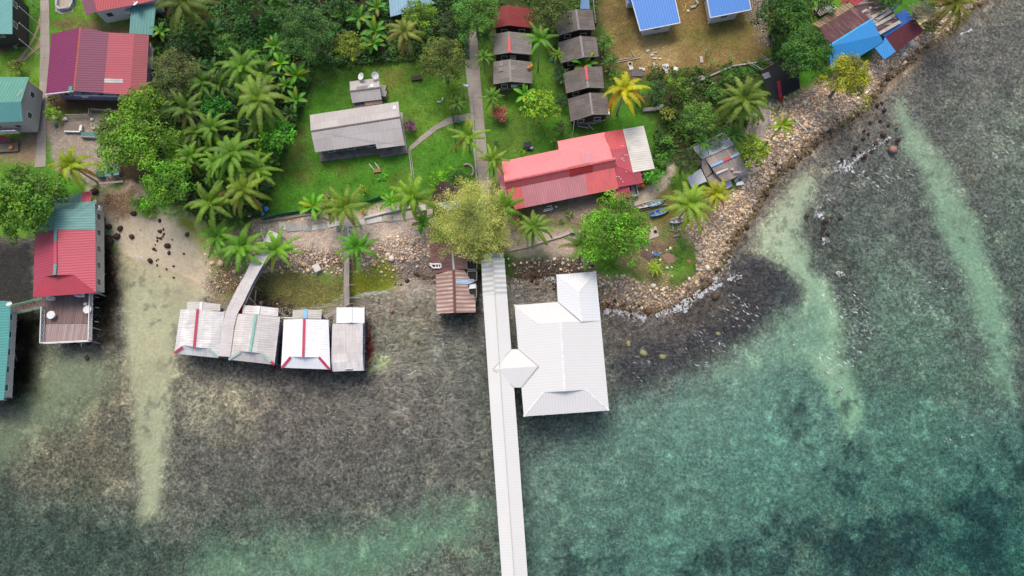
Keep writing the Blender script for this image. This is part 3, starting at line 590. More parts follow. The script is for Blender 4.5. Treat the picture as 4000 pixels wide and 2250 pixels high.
facet('lean_to', [(1423, 399, 3.9), (1491, 387, 3.9), (1494, 404, 3.6), (1426, 415, 3.6)], roofmat('rust_lean', (.4, .28, .2), .35, .1), t2); flat('link_slab', [(1382, 404), (1423, 398), (1425, 419), (1384, 424)], 3.5, DCONC, t2)
for q, (a, b) in enumerate(((1497, 350), (1500, 372))): tag(MB().box(at(a, b, 2.2), (1.0, 1.0, 1.2), -.1).build('concrete_tank', CONC, loc=at(a, b, 1.6)), ['upper', 'lower'][q]+' square concrete tank beside the annexe east wall', 'tank', 'square tanks by the annexe')
sat_dish('left white satellite dish behind the small annexe', 1413, 300, 4.9, .6, radians(200), 1.2); sat_dish('right white satellite dish behind the small annexe', 1465, 296, 4.9, .6, radians(-50), 1.2)
# --- cabins
CW = plain('brown_board_wall', (.07, .04, .03), .8, .3); CAPG = plain('grey_cap', (.3, .27, .25))
CR = roofmat('dark_red_sheet', (.24, .02, .03), .35, .08, (.25, .09, .02), .3, .45, groove=.35, stain=((.22, .09, .01), .5))
G = 'row cabins beside the central path'
gable('cabin', 'dark red metal roof cabin nearest the top edge in the row beside the path', 'cabin', ((1988, 19), (1989, 99)), ((1930, 28), (1925, 111)), ((2084, 37), (2083, 110)), 4.4, 5.5, CR, CW, G)
cabs = [('grey roof cabin with a red ridge piece between dark red cabin and patched cabin', ((1988, 123), (1990, 206)), ((1925, 133), (1927, 215)), ((2076, 132), (2078, 214)), (.3, 1)),
 ('grey cabin with patched sheets and an orange object on its roof', ((1991, 232), (1995, 319)), ((1926, 241), (1927, 329)), ((2078, 242), (2080, 326)), None),
 ('weathered grey cabin nearest the top edge in the right row', ((2251, 37), (2262, 116)), ((2169, 50), (2178, 139)), ((2314, 38), (2325, 116)), None),
 ('weathered grey cabin with a banana plant at its lower eave', ((2267, 140), (2279, 224)), ((2180, 166), (2192, 246)), ((2329, 145), (2339, 220)), None),
 ('weathered grey cabin with a red strip on its ridge below the banana plant', ((2287, 260), (2298, 342)), ((2200, 286), (2211, 364)), ((2352, 260), (2360, 344)), (0, .65)),
 ('weathered grey cabin with a white corner sheet just above the big red house', ((2304, 362), (2316, 447)), ((2218, 387), (2229, 474)), ((2370, 364), (2383, 447)), None)]
REDC = plain('red_cap', (.62, .07, .08), .5)
for i, (lb, R, L, Rt, rc) in enumerate(cabs):
    lo = (4.3, 4.3) if i < 2 else (3.9, 4.7)
    gm = GREY2 if i > 1 else roofmat('asbestos_mid', (.27, .24, .215), .3, .14, (.12, .1, .08), .6, .9, (1.0, 1.6), .3, .25, spec=.1)
    t = gable('cabin', lb, 'cabin', R, L, Rt, lo, 5.4, gm, CW, G, CAPG)
    if rc:
        a, b = at(*R[0], 5.4), at(*R[1], 5.4); p, q = a.lerp(b, rc[0]), a.lerp(b, rc[1])
        MB().beam(p+Vector((0, 0, .06)), q+Vector((0, 0, .06)), .42, .08).build('ridge_strip', REDC, t)
    MB().beam(at(*L[1], lo[0]-.05), at(*R[1], 5.35), .06, .22).build('barge_board', CAPG, t); MB().beam(at(*R[1], 5.35), at(*Rt[1], lo[1]-.05), .06, .22).build('barge_board', CAPG, t)
    c = at((L[1][0]+Rt[1][0])/2, (L[1][1]+Rt[1][1])/2+4, 2.3); d = MB().box((c.x, c.y, 1.95), (4.2, 1.2, .2), .1); d.build('porch', GREYW, t)
    if i == 5: facet('patch_sheet', [(2341, 424, 4.98), (2380, 424, 4.72), (2383, 448, 4.74), (2342, 447, 4.95)], WHITE, t, .03)
    if i == 1:
        for (a, b) in ((1949, 242), (1948, 262), (1997, 258)): facet('patch_sheet', [(a, b, 4.8 if a < 1990 else 5.38), (a+17, b-2, 5.1 if a < 1990 else 5.2), (a+17, b+16, 5.1 if a < 1990 else 5.2), (a, b+17, 4.8 if a < 1990 else 5.38)], roofmat('patch_grey', (.16, .15, .15), .35, .05), t, .02)
p = at(2060, 268, 4.75); tag(MB().tube([p, p+Vector((.9, .5, .15))], [.28, .2], 8).build('tarp_bundle', plain('orange_cloth', (.65, .22, .03)), loc=p), 'orange bundle lying on the roof of the patched cabin', 'bundle')
aircon('white air conditioner between the red-strip cabin and the patched cabin', 2004, 226, 3.2); aircon('white air conditioner under the front gable of the patched cabin', 2008, 332, 3.0)
t = thing('shed', 'small blue roof shed at the top edge behind the right cabins', 'shed', at(2287, 20)); facet('roof_sheet', [(2270, -10, 3.6), (2300, -14, 3.6), (2304, 36, 3.2), (2266, 34, 3.2)], roofmat('blue_sheet_b', (.14, .28, .5), .4, .05), t); posts_along(t, at(2270, 30, 3), at(2300, 32, 3), 3.1, 2, DARKW); posts_along(t, at(2272, -6, 3), at(2298, -8, 3), 3.4, 2, DARKW)
# light blue roof behind trees
t = thing('shed', 'pale blue roof shed half hidden by trees at the top edge', 'shed', at(1560, 20)); facet('roof_sheet', [(1518, -30, 4.4), (1640, -30, 4.4), (1700, 12, 3.6), (1590, 48, 3.4), (1524, 66, 3.4)], roofmat('paleblue_sheet', (.3, .5, .62), .5, .04), t); posts_along(t, at(1530, 55, 3.3), at(1590, 42, 3.3), 3.3, 3, DARKW); posts_along(t, at(1530, -20, 3.3), at(1620, -20, 3.3), 4.2, 3, DARKW)
# --- big coral red house  (crop origin 1900,450 scale 3.623)
def q(x, y, z): return (1900+x/3.623, 450+y/3.623, z)
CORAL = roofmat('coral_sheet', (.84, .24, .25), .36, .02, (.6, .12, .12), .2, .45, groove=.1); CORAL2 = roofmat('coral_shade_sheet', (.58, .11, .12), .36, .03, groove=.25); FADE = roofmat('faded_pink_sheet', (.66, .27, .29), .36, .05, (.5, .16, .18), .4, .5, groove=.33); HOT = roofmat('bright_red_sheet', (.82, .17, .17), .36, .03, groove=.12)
t = thing('house', 'biggest coral red metal roof house beside the path and seafront', 'house', at(2250, 650, GZ)); zr, ze, zm = 6.2, 4.6, 5.3
def ln(x): return 935-(x-255)*(935-610)/(1835-255)      # ridge line
facet('roof_slope', [q(215, 655, ze), q(1025, 485, ze), q(1005, 368, 4.3), q(1670, 240, 4.3), q(1790, 618, zr), q(255, 935, zr)], CORAL, t)['label'] = 'large coral north roof slope'
facet('roof_slope', [q(255, 935, zr), q(1835, 612, zr), q(1815, 735, zm), q(285, 1045, zm)], CORAL2, t)['label'] = 'darker red strip below the ridge'  # south side's shade painted in with a darker copy of the coral
facet('roof_slope', [q(285, 1045, zm-.05), q(500, 1000, zm-.05), q(545, 1308, 4.0), q(400, 1335, 4.0)], HOT, t); facet('roof_slope', [q(500, 1000, zm-.05), q(1400, 820, zm-.05), q(1440, 1125, 4.0), q(545, 1308, 4.0)], FADE, t)['label'] = 'faded pink ribbed south slope'
facet('roof_slope', [q(1400, 820, zm-.05), q(1815, 735, zm-.05), q(1870, 1040, 4.0), q(1440, 1125, 4.0)], HOT, t)['label'] = 'bright red south slope'
facet('roof_slope', [q(1670, 240, 4.9), q(1935, 200, 4.6), q(1985, 460, 5.0), q(1735, 490, 5.2)], roofmat('coral_b', (.62, .09, .1), .36, .03, groove=.2), t)
facet('roof_slope', [q(1735, 490, 5.2), q(1985, 460, 5.0), q(2080, 812, 4.6), q(2180, 795, 4.5), q(2215, 958, 3.9), q(1870, 1020, 4.1), q(1812, 700, 5.2)], roofmat('rose_sheet', (.55, .09, .12), .36, .03, groove=.35), t)['label'] = 'rose red east roof section with pale spots'
facet('roof_panel', [q(1930, 198, 4.7), q(2225, 148, 4.4), q(2382, 755, 4.4), q(2075, 812, 4.7)], roofmat('cream_sheet', (.72, .68, .6), .4, .02, groove=.18), t)['label'] = 'cream ribbed roof section at the east end'
facet('roof_patch', [q(1180, 770, 6.05), q(1505, 703, 6.05), q(1505, 790, zm+.12), q(1182, 862, zm+.12)], plain('dark_red_patch', (.38, .03, .03), .5), t, .03)
facet('roof_patch', [q(1335, 555, 5.75), q(1515, 525, 5.7), q(1545, 655, 6.15), q(1360, 690, 6.22)], FADE, t, .03)
facet('roof_patch', [q(1140, 735, 6.16), q(1440, 668, 6.2), q(1470, 685, 6.25), q(1150, 752, 6.25)], CORAL2, t, .03)
facet('roof_awning', [q(145, 745, 3.9), q(215, 735, 4.1), q(300, 1130, 4.0), q(228, 1180, 3.6)], FADE, t); facet('roof_awning', [q(1765, 1060, 3.7), q(2020, 1000, 3.7), q(2048, 1168, 3.3), q(1785, 1210, 3.3)], roofmat('deep_rose_sheet', (.45, .06, .1), .4, .04, groove=.5), t)
cap('ridge_cap', q(255, 935, zr), q(1835, 612, zr), plain('coral_cap', (.72, .17, .17)), t, .4)
mb = MB()
for _ in range(26):
    x, y = random.uniform(1760, 2030), random.uniform(400, 980); p = at(*q(x, y, 4.8)); mb.box((p.x, p.y, 4.95), (.12, .12, .12))
mb.build('roof_screw', WHITE, t)['kind'] = 'stuff'
walls(t, [q(230, 680, ze), q(400, 1300, 4.0), q(1860, 1020, 4.1), q(2180, 950, 4.1), q(2370, 745, 4.3), q(2215, 165, 4.3), q(1030, 390, 4.3), q(1040, 500, ze)], plain('cream_wall', (.5, .45, .36)), 3.9, .7)
flat('terrace', [q(970, 1200, 0)[:2], q(1480, 1110, 0)[:2], q(1500, 1150, 0)[:2], q(970, 1255, 0)[:2]], 1.95, DCONC, t, .4)
tc = thing('wash_area', 'small white walled wash place at the south east corner of the coral house', 'wash area', at(2470, 745))
mb = MB(); pts = [q(2050, 990, 0), q(2110, 980, 0), q(2145, 1140, 0), q(2055, 1165, 0)]
for i in range(4): mb.beam(at(*pts[i][:2], 2.1), at(*pts[(i+1) % 4][:2], 2.1), .2, .9)
mb.build('wall', CONC, tc); flat('basin', [p[:2] for p in pts], 1.75, WHITE, tc, .1)
for k_, (x, y, c) in enumerate(((2140, 985, (.6, .3, .2)), (2125, 1020, (.6, .5, .45)), (2150, 1020, (.5, .1, .1)), (2205, 1018, (.7, .15, .05)), (2215, 890, (.03, .06, .25)))):
    pp = at(*q(x, y, 1.6)); tag(MB().lathe((pp.x, pp.y, 1.6), [(.25, 0), (.28, .1), (.3, .7), (.22, .8), (.02, .82)], 14).build('barrel', plain(f'barrel_paint{k_}', c), loc=(pp.x, pp.y, 1.6)), ['tan barrel farthest from the rose awning corner', 'pale barrel beside the wash place', 'dark red barrel beside the wash place', 'small orange bucket on grass beside the wash place', 'dark blue drum at the rose roof corner'][k_], 'barrel')
# --- blue roof houses
BLUE = roofmat('blue_sheet', (.08, .24, .62), .42, .02, (.08, .2, .5), .2, .4, groove=.22)
def bluehouse(label, roof, wl, ze_, zr_):
    t = thing('house', label, 'house', at((roof[0][0]+roof[2][0])/2, 20, GZ), 'blue roofed houses on the dry yard')
    facet('roof_slope', [(*roof[0], zr_), (*roof[1], ze_), (*roof[2], ze_), (*roof[3], zr_)], BLUE, t, .12); dd = (at(*roof[0], zr_)-at(*roof[1], ze_)); dd.z = 0
    a, b = at(*roof[1], ze_), at(*roof[2], ze_); MB().beam(a-Vector((0, 0, .1)), b-Vector((0, 0, .1)), .1, .25).build('fascia', WHITE, t)
    MB().beam(a-Vector((0, 0, .1)), at(*roof[0], zr_)-Vector((0, 0, .1)), .1, .25).build('fascia', WHITE, t); MB().beam(b-Vector((0, 0, .1)), at(*roof[3], zr_)-Vector((0, 0, .1)), .1, .25).build('fascia', WHITE, t)
    walls(t, [(*p, GZ) for p in wl], plain('pale_wall', (.6, .6, .58), .7, .08), ze_-.05, 0, None, wmat=plain('blue_frame', (.05, .08, .35)))
    return t
bluehouse('blue metal roof house right of the cabins on the dry yard', ((2425, -150), (2501, 120), (2657, 89), (2600, -180)), ((2460, -80), (2507, 141), (2612, 121), (2580, -100)), 4.8, 6.0)
bluehouse('blue metal roof house nearer the dark trees on the dry yard', ((2735, -150), (2775, 69), (2934, 38), (2895, -170)), ((2732, -90), (2767, 94), (2870, 74), (2850, -100)), 4.8, 6.0)
t = thing('porch', 'white side porch left of the first blue roof house', 'porch', at(2440, 10)); facet('roof_sheet', [(2438, -30, 4.), (2470, -30, 4.1), (2476, 10, 4.1), (2452, 13, 4.)], BLUE, t); walls(t, [(2440, -30, GZ), (2447, 34, GZ), (2478, 28, GZ), (2470, -30, GZ)], WHITE, 3.9, 0, windows=False)
# --- patchwork roofs, top right (crop origin 3150,0 scale 4.527)
def q(x, y, z): return (3150+x/4.527, y/4.527, z)
BR = roofmat('rusty_brown_sheet', (.13, .05, .055), .3, .12, (.05, .025, .025), .5, .7, groove=.45, stain=((.38, .26, .2), .45))
t = thing('house', 'long rusty brown and bright blue patchwork roof house at the rocky shore, top right', 'house', at(3380, 120, GZ))
facet('roof_slope', [q(235, 485, 4.9), q(830, 120, 4.9), q(1165, 345, 5.4), q(400, 820, 5.4)], BR, t)['label'] = 'rusty brown roof slope'
facet('roof_panel', [q(95, 430, 4.2), q(740, 25, 4.2), q(835, 125, 4.7), q(235, 490, 4.7)], roofmat('tan_brown_sheet', (.42, .3, .18), .55, .3, (.1, .06, .05), 1., .8, (.6, 5), groove=.8), t)['label'] = 'tan and brown striped edge sheets'
BB = roofmat('bright_blue_sheet', (.035, .27, .62), .35, .03, (.1, .22, .5), .3, .4, groove=.15)
facet('roof_slope', [q(390, 825, 5.5), q(1165, 345, 5.5), q(1300, 625, 5.1), q(1360, 740, 4.6), q(985, 972, 4.2), q(440, 1250, 3.8)], BB, t)['label'] = 'large bright blue roof slope'
facet('roof_slope', [q(1205, 845, 4.3), q(1360, 740, 4.5), q(1390, 650, 4.6), q(1582, 912, 4.3), q(1380, 1050, 4.0)], BB, t)
ST1 = roofmat('striped_rust_sheet', (.1, .055, .055), .9, .6, (.5, .47, .43), .0, .7, (.45, 9), groove=.3, stain=((.5, .47, .42), .9))
facet('roof_slope', [q(830, 120, 4.9), q(1060, -20, 4.9), q(1180, -60, 4.9), q(1480, 130, 4.6), q(1665, 380, 4.4), q(1290, 605, 4.8), q(1165, 345, 5.3)], ST1, t)['label'] = 'dark roof sheets striped with pale replacement sheets'
BD = roofmat('blue_sheet_dark', (.03, .12, .4), .35, .03, (.1, .15, .4), .3, .4, groove=.15)
facet('roof_panel', [q(1570, 262, 4.7), q(1750, 155, 4.7), q(1905, 325, 4.4), q(1390, 650, 4.5), q(1290, 605, 4.9), q(1665, 380, 4.5)], BD, t)['label'] = 'blue roof panel'
facet('roof_slope', [q(1388, 650, 4.4), q(1905, 325, 4.4), q(2080, 540, 3.6), q(1582, 912, 3.8)], roofmat('maroon_rust_sheet', (.12, .025, .035), .3, .08, (.06, .02, .03), .5, .7, groove=.3), t)['label'] = 'dark maroon roof slope over the rocks'
facet('roof_slope', [q(580, 80, 4.4), q(700, -80, 4.6), q(1100, -60, 4.8), q(1060, 20, 4.8), q(880, 125, 4.7), q(760, 20, 4.5)], roofmat('crimson_sheet', (.33, .02, .04), .35, .05), t)
facet('roof_panel', [q(1490, 175, 4.8), q(1600, 90, 4.8), q(1610, 130, 4.8), q(1510, 205, 4.8)], BD, t, .05)
def st(a, b, w_, m_=None):
    A_, B_ = at(*q(*a, 5.0)), at(*q(*b, 4.75)); MB().beam(A_+Vector((0, 0, .12)), B_+Vector((0, 0, .12)), w_, .03).build('replacement_sheet', m_ or roofmat('pale_sheet', (.42, .38, .34), .25, .15), t)
for a, b in (((1120, 325), (1460, 140)), ((1190, 385), (1500, 190)), ((1225, 450), (1560, 262)), ((985, 215), (1150, 125)), ((1290, 590), (1660, 378))): 
    A_, B_ = at(*q(*a, 5.15)), at(*q(*b, 4.85)); MB().beam(A_, B_, .55 if a[0] != 985 else .4, .03).build('replacement_sheet', plain('pale_sheet_m', (.42, .39, .34), .7, .4, 2), t)
walls(t, [q(180, 480, 4.5), q(460, 1200, 3.9), q(1330, 700, 4.2), q(1560, 880, 3.9), q(2040, 540, 3.8), q(1720, 190, 4.3), q(1100, -60, 4.5), q(740, 60, 4.5)], GREYW, 3.9, .8)
cap('ridge_cap', q(395, 822, 5.5), q(1165, 345, 5.5), plain('blue_cap', (.06, .38, .72)), t, .5)
mb = MB(); a, b, c, d = [at(*q(x, y, 2.6)) for x, y in ((1150, 900), (1260, 1050), (1190, 870), (1330, 1030))]
mb.beam(a, b, .12); mb.beam(c, d, .12); mb.beam(b, d, .12); mb.beam(a, c, .12); mb.beam(a, a.lerp(b, .5).lerp(c.lerp(d, .5), 1), .08); mb.beam(c, a.lerp(b, .6), .08); mb.beam(b, c.lerp(d, .55), .08); tf = thing('timber_rack', 'pale timber frame lying under the small blue roof corner', 'frame', b); mb.build('beams', GREYW, tf)
for p_ in (a, b, c, d): MB().tube([p_, (p_.x, p_.y, gz(p_)-.1)], .06).build('post', GREYW, tf)
sat_dish('white satellite dish by the tan striped roof edge, top right', 3248, 37, 4.8, .75, 2.2, 2.4)
pp = at(*q(1857, 778, 1.2)); tag(MB().box((pp.x, pp.y, 1.3), (1., .8, .35), .3).box((pp.x, pp.y, 1.5), (.8, .6, .08), .3).build('crate', WHITE, loc=(pp.x, pp.y, 1.15)), 'white crate on the dark rocks below the maroon roof slope', 'crate')
tg = thing('wooden_pallets', 'grey slatted pallet stack in shade under the dark trees', 'pallet', at(*q(280, 170, 2.2))); mb = MB(); pc = at(*q(280, 170, 2.2))
for i in range(6): mb.box((pc.x+(i-2.5)*.42*cos(.5), pc.y+(i-2.5)*.42*sin(.5), 2.3), (.3, 1.8, .08), .5)
mb.build('slats', GREYW, tg); MB().box((pc.x, pc.y, 1.9), (2.2, 1.5, .6), .5).build('base', DARKW, tg)
# --- ramshackle shack (crop origin 2650,480 scale 4.829)
def q(x, y, z): return (2650+x/4.829, 480+y/4.829, z)
t = thing('shack', 'ramshackle grey seafront shack with blue and red ridge strips', 'shack', at(2840, 630, GZ))
SH = roofmat('shack_grey_sheet', (.38, .32, .29), .3, .14, (.14, .11, .1), .6, .9, (1, 1.6), .3, .25)
facet('roof_slope', [q(500, 665, 4.2), q(1060, 420, 4.2), q(1150, 575, 4.6), q(610, 820, 4.6)], SH, t); facet('roof_slope', [q(610, 820, 4.6), q(1150, 575, 4.6), q(1300, 900, 3.7), q(1010, 1060, 3.7), q(840, 1110, 3.5), q(690, 960, 4.0)], SH, t)
facet('roof_slope', [q(440, 680, 4.1), q(500, 665, 4.15), q(640, 930, 3.8), q(520, 1030, 3.4), q(440, 830, 3.8)], SH, t)
PAL = roofmat('pale_blue_grey_sheet', (.52, .54, .6), .4, .05, (.4, .4, .42), .4, .6, groove=.12)
facet('roof_panel', [q(275, 460, 4.0), q(850, 165, 4.0), q(1065, 410, 4.35), q(450, 680, 4.35), q(340, 570, 4.2)], PAL, t)['label'] = 'pale blue grey roof sheets on the north side'
facet('roof_panel', [q(160, 1030, 3.3), q(420, 860, 3.5), q(540, 1100, 3.2), q(250, 1220, 3.0)], PAL, t); facet('roof_panel', [q(530, 1040, 3.3), q(650, 950, 3.5), q(860, 1060, 3.3), q(800, 1180, 3.0), q(640, 1180, 3.0)], roofmat('pinkish_sheet', (.42, .33, .3), .3, .1), t)
for a, b, m_ in (((610, 820), (840, 720), 'b'), ((840, 720), (990, 650), 'r'), ((990, 650), (1150, 575), 'b')):
    MB().beam(at(*q(*a, 4.68)), at(*q(*b, 4.68)), .4, .07).build('ridge_strip', plain('pale_blue_strip', (.25, .45, .7)) if m_ == 'b' else REDC, t)
facet('skylight', [q(712, 935, 4.5), q(935, 850, 4.5), q(940, 875, 4.42), q(720, 965, 4.42)], WHITE, t, .03); facet('patch_sheet', [q(980, 850, 4.4), q(1045, 840, 4.4), q(1050, 890, 4.3), q(990, 895, 4.3)], plain('pink_patch', (.55, .4, .36)), t, .03); facet('patch_sheet', [q(1030, 915, 4.3), q(1170, 905, 4.2), q(1175, 935, 4.15), q(1035, 945, 4.2)], plain('pink_patch', (.55, .4, .36)), t, .03)
walls(t, [q(330, 560, 4), q(520, 1000, 4), q(1000, 1030, 4), q(1250, 850, 4), q(1040, 400, 4)], plain('board_wall', (.3, .26, .22)), 3.3, .4)
DB = [((860, 1110), (980, 1060), (1025, 1190), (910, 1250)), ((1050, 1080), (1110, 1020), (1140, 1070), (1080, 1125)), ((1100, 1000), (1270, 930), (1290, 960), (1120, 1060)), ((1170, 1050), (1270, 960), (1260, 1110), (1220, 1080)), ((1100, 1120), (1210, 1090), (1255, 1160), (1090, 1180))]
for i, d_ in enumerate(DB): tag(flat('loose_sheet', [q(*p, 0)[:2] for p in d_], 2.0+.12*i, [WHITE, WHITE, PAL, CONC, WHITE][i], None, .03, loc=at(*q(*d_[0], 2.0))), ['large white loose sheet just above the yellow palm by the shack', 'small square white sheet in the shack debris', 'long bluish sheet at the seaward corner of the shack', 'grey slab leaning at the seaward corner of the shack', 'white triangular sheet lowest in the shack debris'][i], 'sheet', 'loose sheets beside the shack')
# --- shade net canopy and lean-to near it
t = thing('shade_canopy', 'black shade net canopy between the big palm and the dark trees', 'canopy', at(3040, 320, GZ))
facet('net', [(2973, 275, 3.6), (3052, 235, 3.8), (3118, 250, 3.7), (3125, 345, 3.4), (3038, 387, 3.3), (2998, 374, 3.4)], plain('black_net', (.012, .013, .016), .9, .3, 3), t, .04)
facet('roof_sheet', [(2975, 290, 3.75), (3002, 280, 3.75), (3012, 300, 3.65), (2988, 310, 3.65)], plain('grey_sheet', (.15, .16, .18)), t, .04)
facet('red_strip', [(3034, 318, 3.62), (3048, 314, 3.62), (3056, 380, 3.45), (3044, 384, 3.45)], plain('dark_red_net', (.2, .01, .03)), t, .03)
for a, b in ((2980, 280), (3052, 245), (3116, 256), (3120, 340), (3040, 378), (3002, 368)): MB().tube([at(a, b, 3.45), at(a, b, 1.3)], .05).build('post', DARKW, t)
pr = at(3050, 386, 1.7); tag(MB().lathe((pr.x, pr.y, 1.55), [(.3, 0), (.38, .1), (.4, .45), (.3, .5), (.05, .52)], 14).build('bucket', plain('bright_red', (.8, .02, .03)), loc=(pr.x, pr.y, 1.55)), 'bright red bucket at the lower tip of the black shade net', 'bucket')
# --- beach house, red and teal, over the water
t = thing('beach_house', 'red metal roof sea house with teal rear roof and big plank deck', 'house', at(250, 1000, 0)); zf = 2.6
PK = roofmat('rose_red_sheet', (.52, .08, .12), .42, .03, (.4, .09, .12), .25, .5, groove=.3); zr, ze = 6.8, 5.5
facet('roof_slope', [(217, 893, zr), (137, 910, ze), (129, 1161, ze), (176, 1079, 6.15), (213, 1075, zr)], roofmat('rose_red_west', (.42, .06, .1), .42, .03, (.35, .08, .1), .25, .5, groove=.3), t)
facet('roof_slope', [(217, 893, zr), (213, 1075, zr), (290, 1074, 6.2), (375, 1143, ze), (373, 897, ze)], PK, t)
facet('roof_skirt', [(176, 1079, 6.13), (290, 1074, 6.18), (375, 1144, ze), (129, 1161, ze)], roofmat('hip_red_sheet', (.48, .055, .085), .42, .03, groove=.12), t)
TS = roofmat('teal_weathered_sheet', (.17, .36, .33), .42, .05, (.08, .17, .16), .6, .55, groove=.35)
facet('roof_slope', [(217, 815, zr+.05), (174, 852, ze+.3), (137, 912, ze+.05), (215, 896, zr+.05)], TS, t)['label'] = 'teal rear roof slope'
facet('roof_slope', [(217, 815, zr+.05), (215, 896, zr+.05), (373, 899, ze+.05), (371, 786, ze+.05), (302, 818, 6.2)], TS, t)['label'] = 'teal rear roof slope'
facet('roof_slope', [(199, 797, 5.6), (371, 786, 5.6), (302, 820, 6.15), (212, 820, 6.3)], TS, t); facet('roof_panel', [(205, 768, 5.2), (320, 756, 5.2), (318, 790, 5.45), (201, 798, 5.45)], roofmat('teal_dark_sheet', (.11, .22, .21), .42, .05, (.08, .12, .12), .6), t)
facet('roof_panel', [(321, 750, 5.3), (359, 747, 5.3), (354, 787, 5.5), (317, 790, 5.5)], PK, t)['label'] = 'small square red roof panel'
MB().beam(at(217, 895, zr+.1), at(216, 942, zr+.1), .45, .08).build('ridge_strip', TS, t); MB().beam(at(216, 1032, zr+.1), at(213, 1074, zr+.1), .45, .08).build('ridge_strip', TS, t); MB().beam(at(216, 942, zr+.08), at(216, 1032, zr+.08), .45, .08).build('ridge_strip', PK, t)
walls(t, [(150, 900, ze), (140, 1140, ze), (368, 1130, ze), (368, 800, ze), (215, 815, ze)], plain('white_board_wall', (.5, .48, .45)), 5.3, .15, zf)
flat('floor', [(140, 900), (130, 1150), (376, 1150), (376, 800), (210, 815)], zf, GREYW, t, .2)
stilts(t, [(140, 900, zf), (130, 1150, zf), (372, 1146, zf), (372, 790, zf)], zf-.1, CONC, 3.2, r=.13)
DK = roofmat('deck_boards', (.25, .17, .155), .28, .25, (.13, .08, .07), .6, .8, (.28, 3.0), groove=.55); DK2 = roofmat('deck_boards_pale', (.42, .32, .3), .28, .22, (.25, .17, .15), .5, .8, (.28, 3.0), groove=.4)
def deck(name, pts, z, m_, par, th=.12): return facet(name, [(a, b, z) for a, b in pts], m_, par, th)
deck('deck', [(180, 1140), (360, 1130), (358, 1263), (178, 1264)], zf, DK, t)['label'] = 'darker upper plank deck'; deck('deck', [(178, 1264), (358, 1263), (356, 1334), (174, 1344)], zf-.08, DK2, t)['label'] = 'paler outer plank deck'
stilts(t, [(180, 1170, zf), (358, 1165, zf), (356, 1334, zf), (174, 1344, zf)], zf-.15, GREYW, 2.4)
railing(t, at(177, 1204, zf), at(172, 1343, zf), zf-.05, WHITE); railing(t, at(364, 1148, zf), at(359, 1334, zf), zf-.05, WHITE); railing(t, at(172, 1343, zf), at(359, 1334, zf), zf-.05, WHITE, 1., False, 2.2)
mb = MB()
for y in (905, 975, 1045, 1128, 1160, 1200, 1255): mb.beam(at(374-(y-1000)*.02, y, zf-.3), at(374-(y-1000)*.02+(22 if y < 1150 else 17), y+3, zf-.6), .16 if y < 1150 else .08)
for x in (188, 233, 318): mb.beam(at(x, 1342, zf-.3), at(x, 1352, zf-.4), .1)
mb.build('joist_end', CONC, t)
for k_, (x, y) in enumerate(((199, 1230), (341, 1209))):
    p = at(x, y, zf+.75); tt = thing('round_table', ['round white table against the left railing of the sea house deck', 'round white table against the right railing of the sea house deck'][k_], 'table', (p.x, p.y, zf), 'round tables on the sea house deck')
    MB().lathe(p, [(.6, 0), (.62, .02), (.62, .05), (.58, .06)], 28).build('tabletop', WHITE, tt); MB().tube([p, (p.x, p.y, zf)], .05).build('leg', WHITE, tt); MB().lathe((p.x, p.y, zf), [(.28, 0), (.28, .04), (.05, .08)], 14).build('foot', WHITE, tt)
aircon('white air conditioner at the left front corner of the sea house', 198, 1166, 3.4); aircon('white air conditioner at the right front wall of the sea house', 313, 1153, 3.6); sat_dish('satellite dish beside the right front wall of the sea house', 298, 1153, 4.0, .35, 2, .8)
tt = thing('stool', 'small square white stool near the right round table', 'stool', at(333, 1187, zf)); p = at(333, 1187, zf+.45); MB().box(p, (.5, .4, .06)).build('seat', WHITE, tt)
for dx in (-.2, .2):
    for dy in (-.15, .15): MB().box(p+Vector((dx, dy, -.22)), (.05, .05, .44)).build('leg', WHITE, tt)
t = thing('plaster_column', 'cream block column and outdoor units at the north east corner of the sea house', 'column', at(380, 800, 0)); MB().beam(at(379, 786, 4.6), at(379, 812, 4.6), .5, 1.2).build('block', CONC, t); MB().box(at(384, 814, 4.3), (.8, .7, .7)).build('unit', WHITE, t); MB().tube([at(380, 800, 4.5), at(380, 800, 0)], .15).build('post', CONC, t)
# walkway to the left hut
t = thing('footbridge', 'narrow plank footbridge with green rails joining the deck and the left teal hut', 'footbridge', at(110, 1205, 0))
deck('planks', [(38, 1200), (180, 1170), (180, 1200), (42, 1230)], 2.5, DK, t); GR = plain('green_rail', (.16, .3, .2))
railing(t, at(40, 1200, 2.5), at(180, 1168, 2.5), 2.5, GR, .9, False, 1.6); railing(t, at(44, 1231, 2.5), at(180, 1203, 2.5), 2.5, GR, .9, False, 1.6)
for x in (60, 105, 150):
    for dy in (-2, 24): MB().tube([at(x, 1195-(x-40)*.21+dy+5, 2.4), at(x, 1195-(x-40)*.21+dy+5, -1)], .08).build('stilt', DARKW, t)
t = thing('sea_hut', 'teal roof stilt building cut off by the left edge with a yellowish lattice rail', 'hut', at(-40, 1370, 0))
facet('roof_slope', [(-300, 1176, 5.5), (43, 1176, 5.0), (33, 1360, 5.0), (15, 1562, 5.0), (-300, 1580, 5.5)], roofmat('teal_sea_sheet', (.08, .3, .28), .42, .05, (.07, .2, .2), .4, .45, groove=.18), t)
walls(t, [(-290, 1190, 5), (28, 1190, 5), (5, 1555, 5), (-290, 1565, 5)], plain('white_board_wall', (.5, .48, .45)), 4.9, .3, 2.4); flat('floor', [(-290, 1185), (48, 1185), (22, 1566), (-290, 1575)], 2.4, GREYW, t, .2)
railing(t, at(48, 1235, 2.4), at(34, 1420, 2.4), 2.4, plain('ochre_lattice', (.38, .31, .17)), 1.0, True, .7); railing(t, at(33, 1425, 2.4), at(20, 1562, 2.4), 2.4, GREYW, .9, False, 1.4)
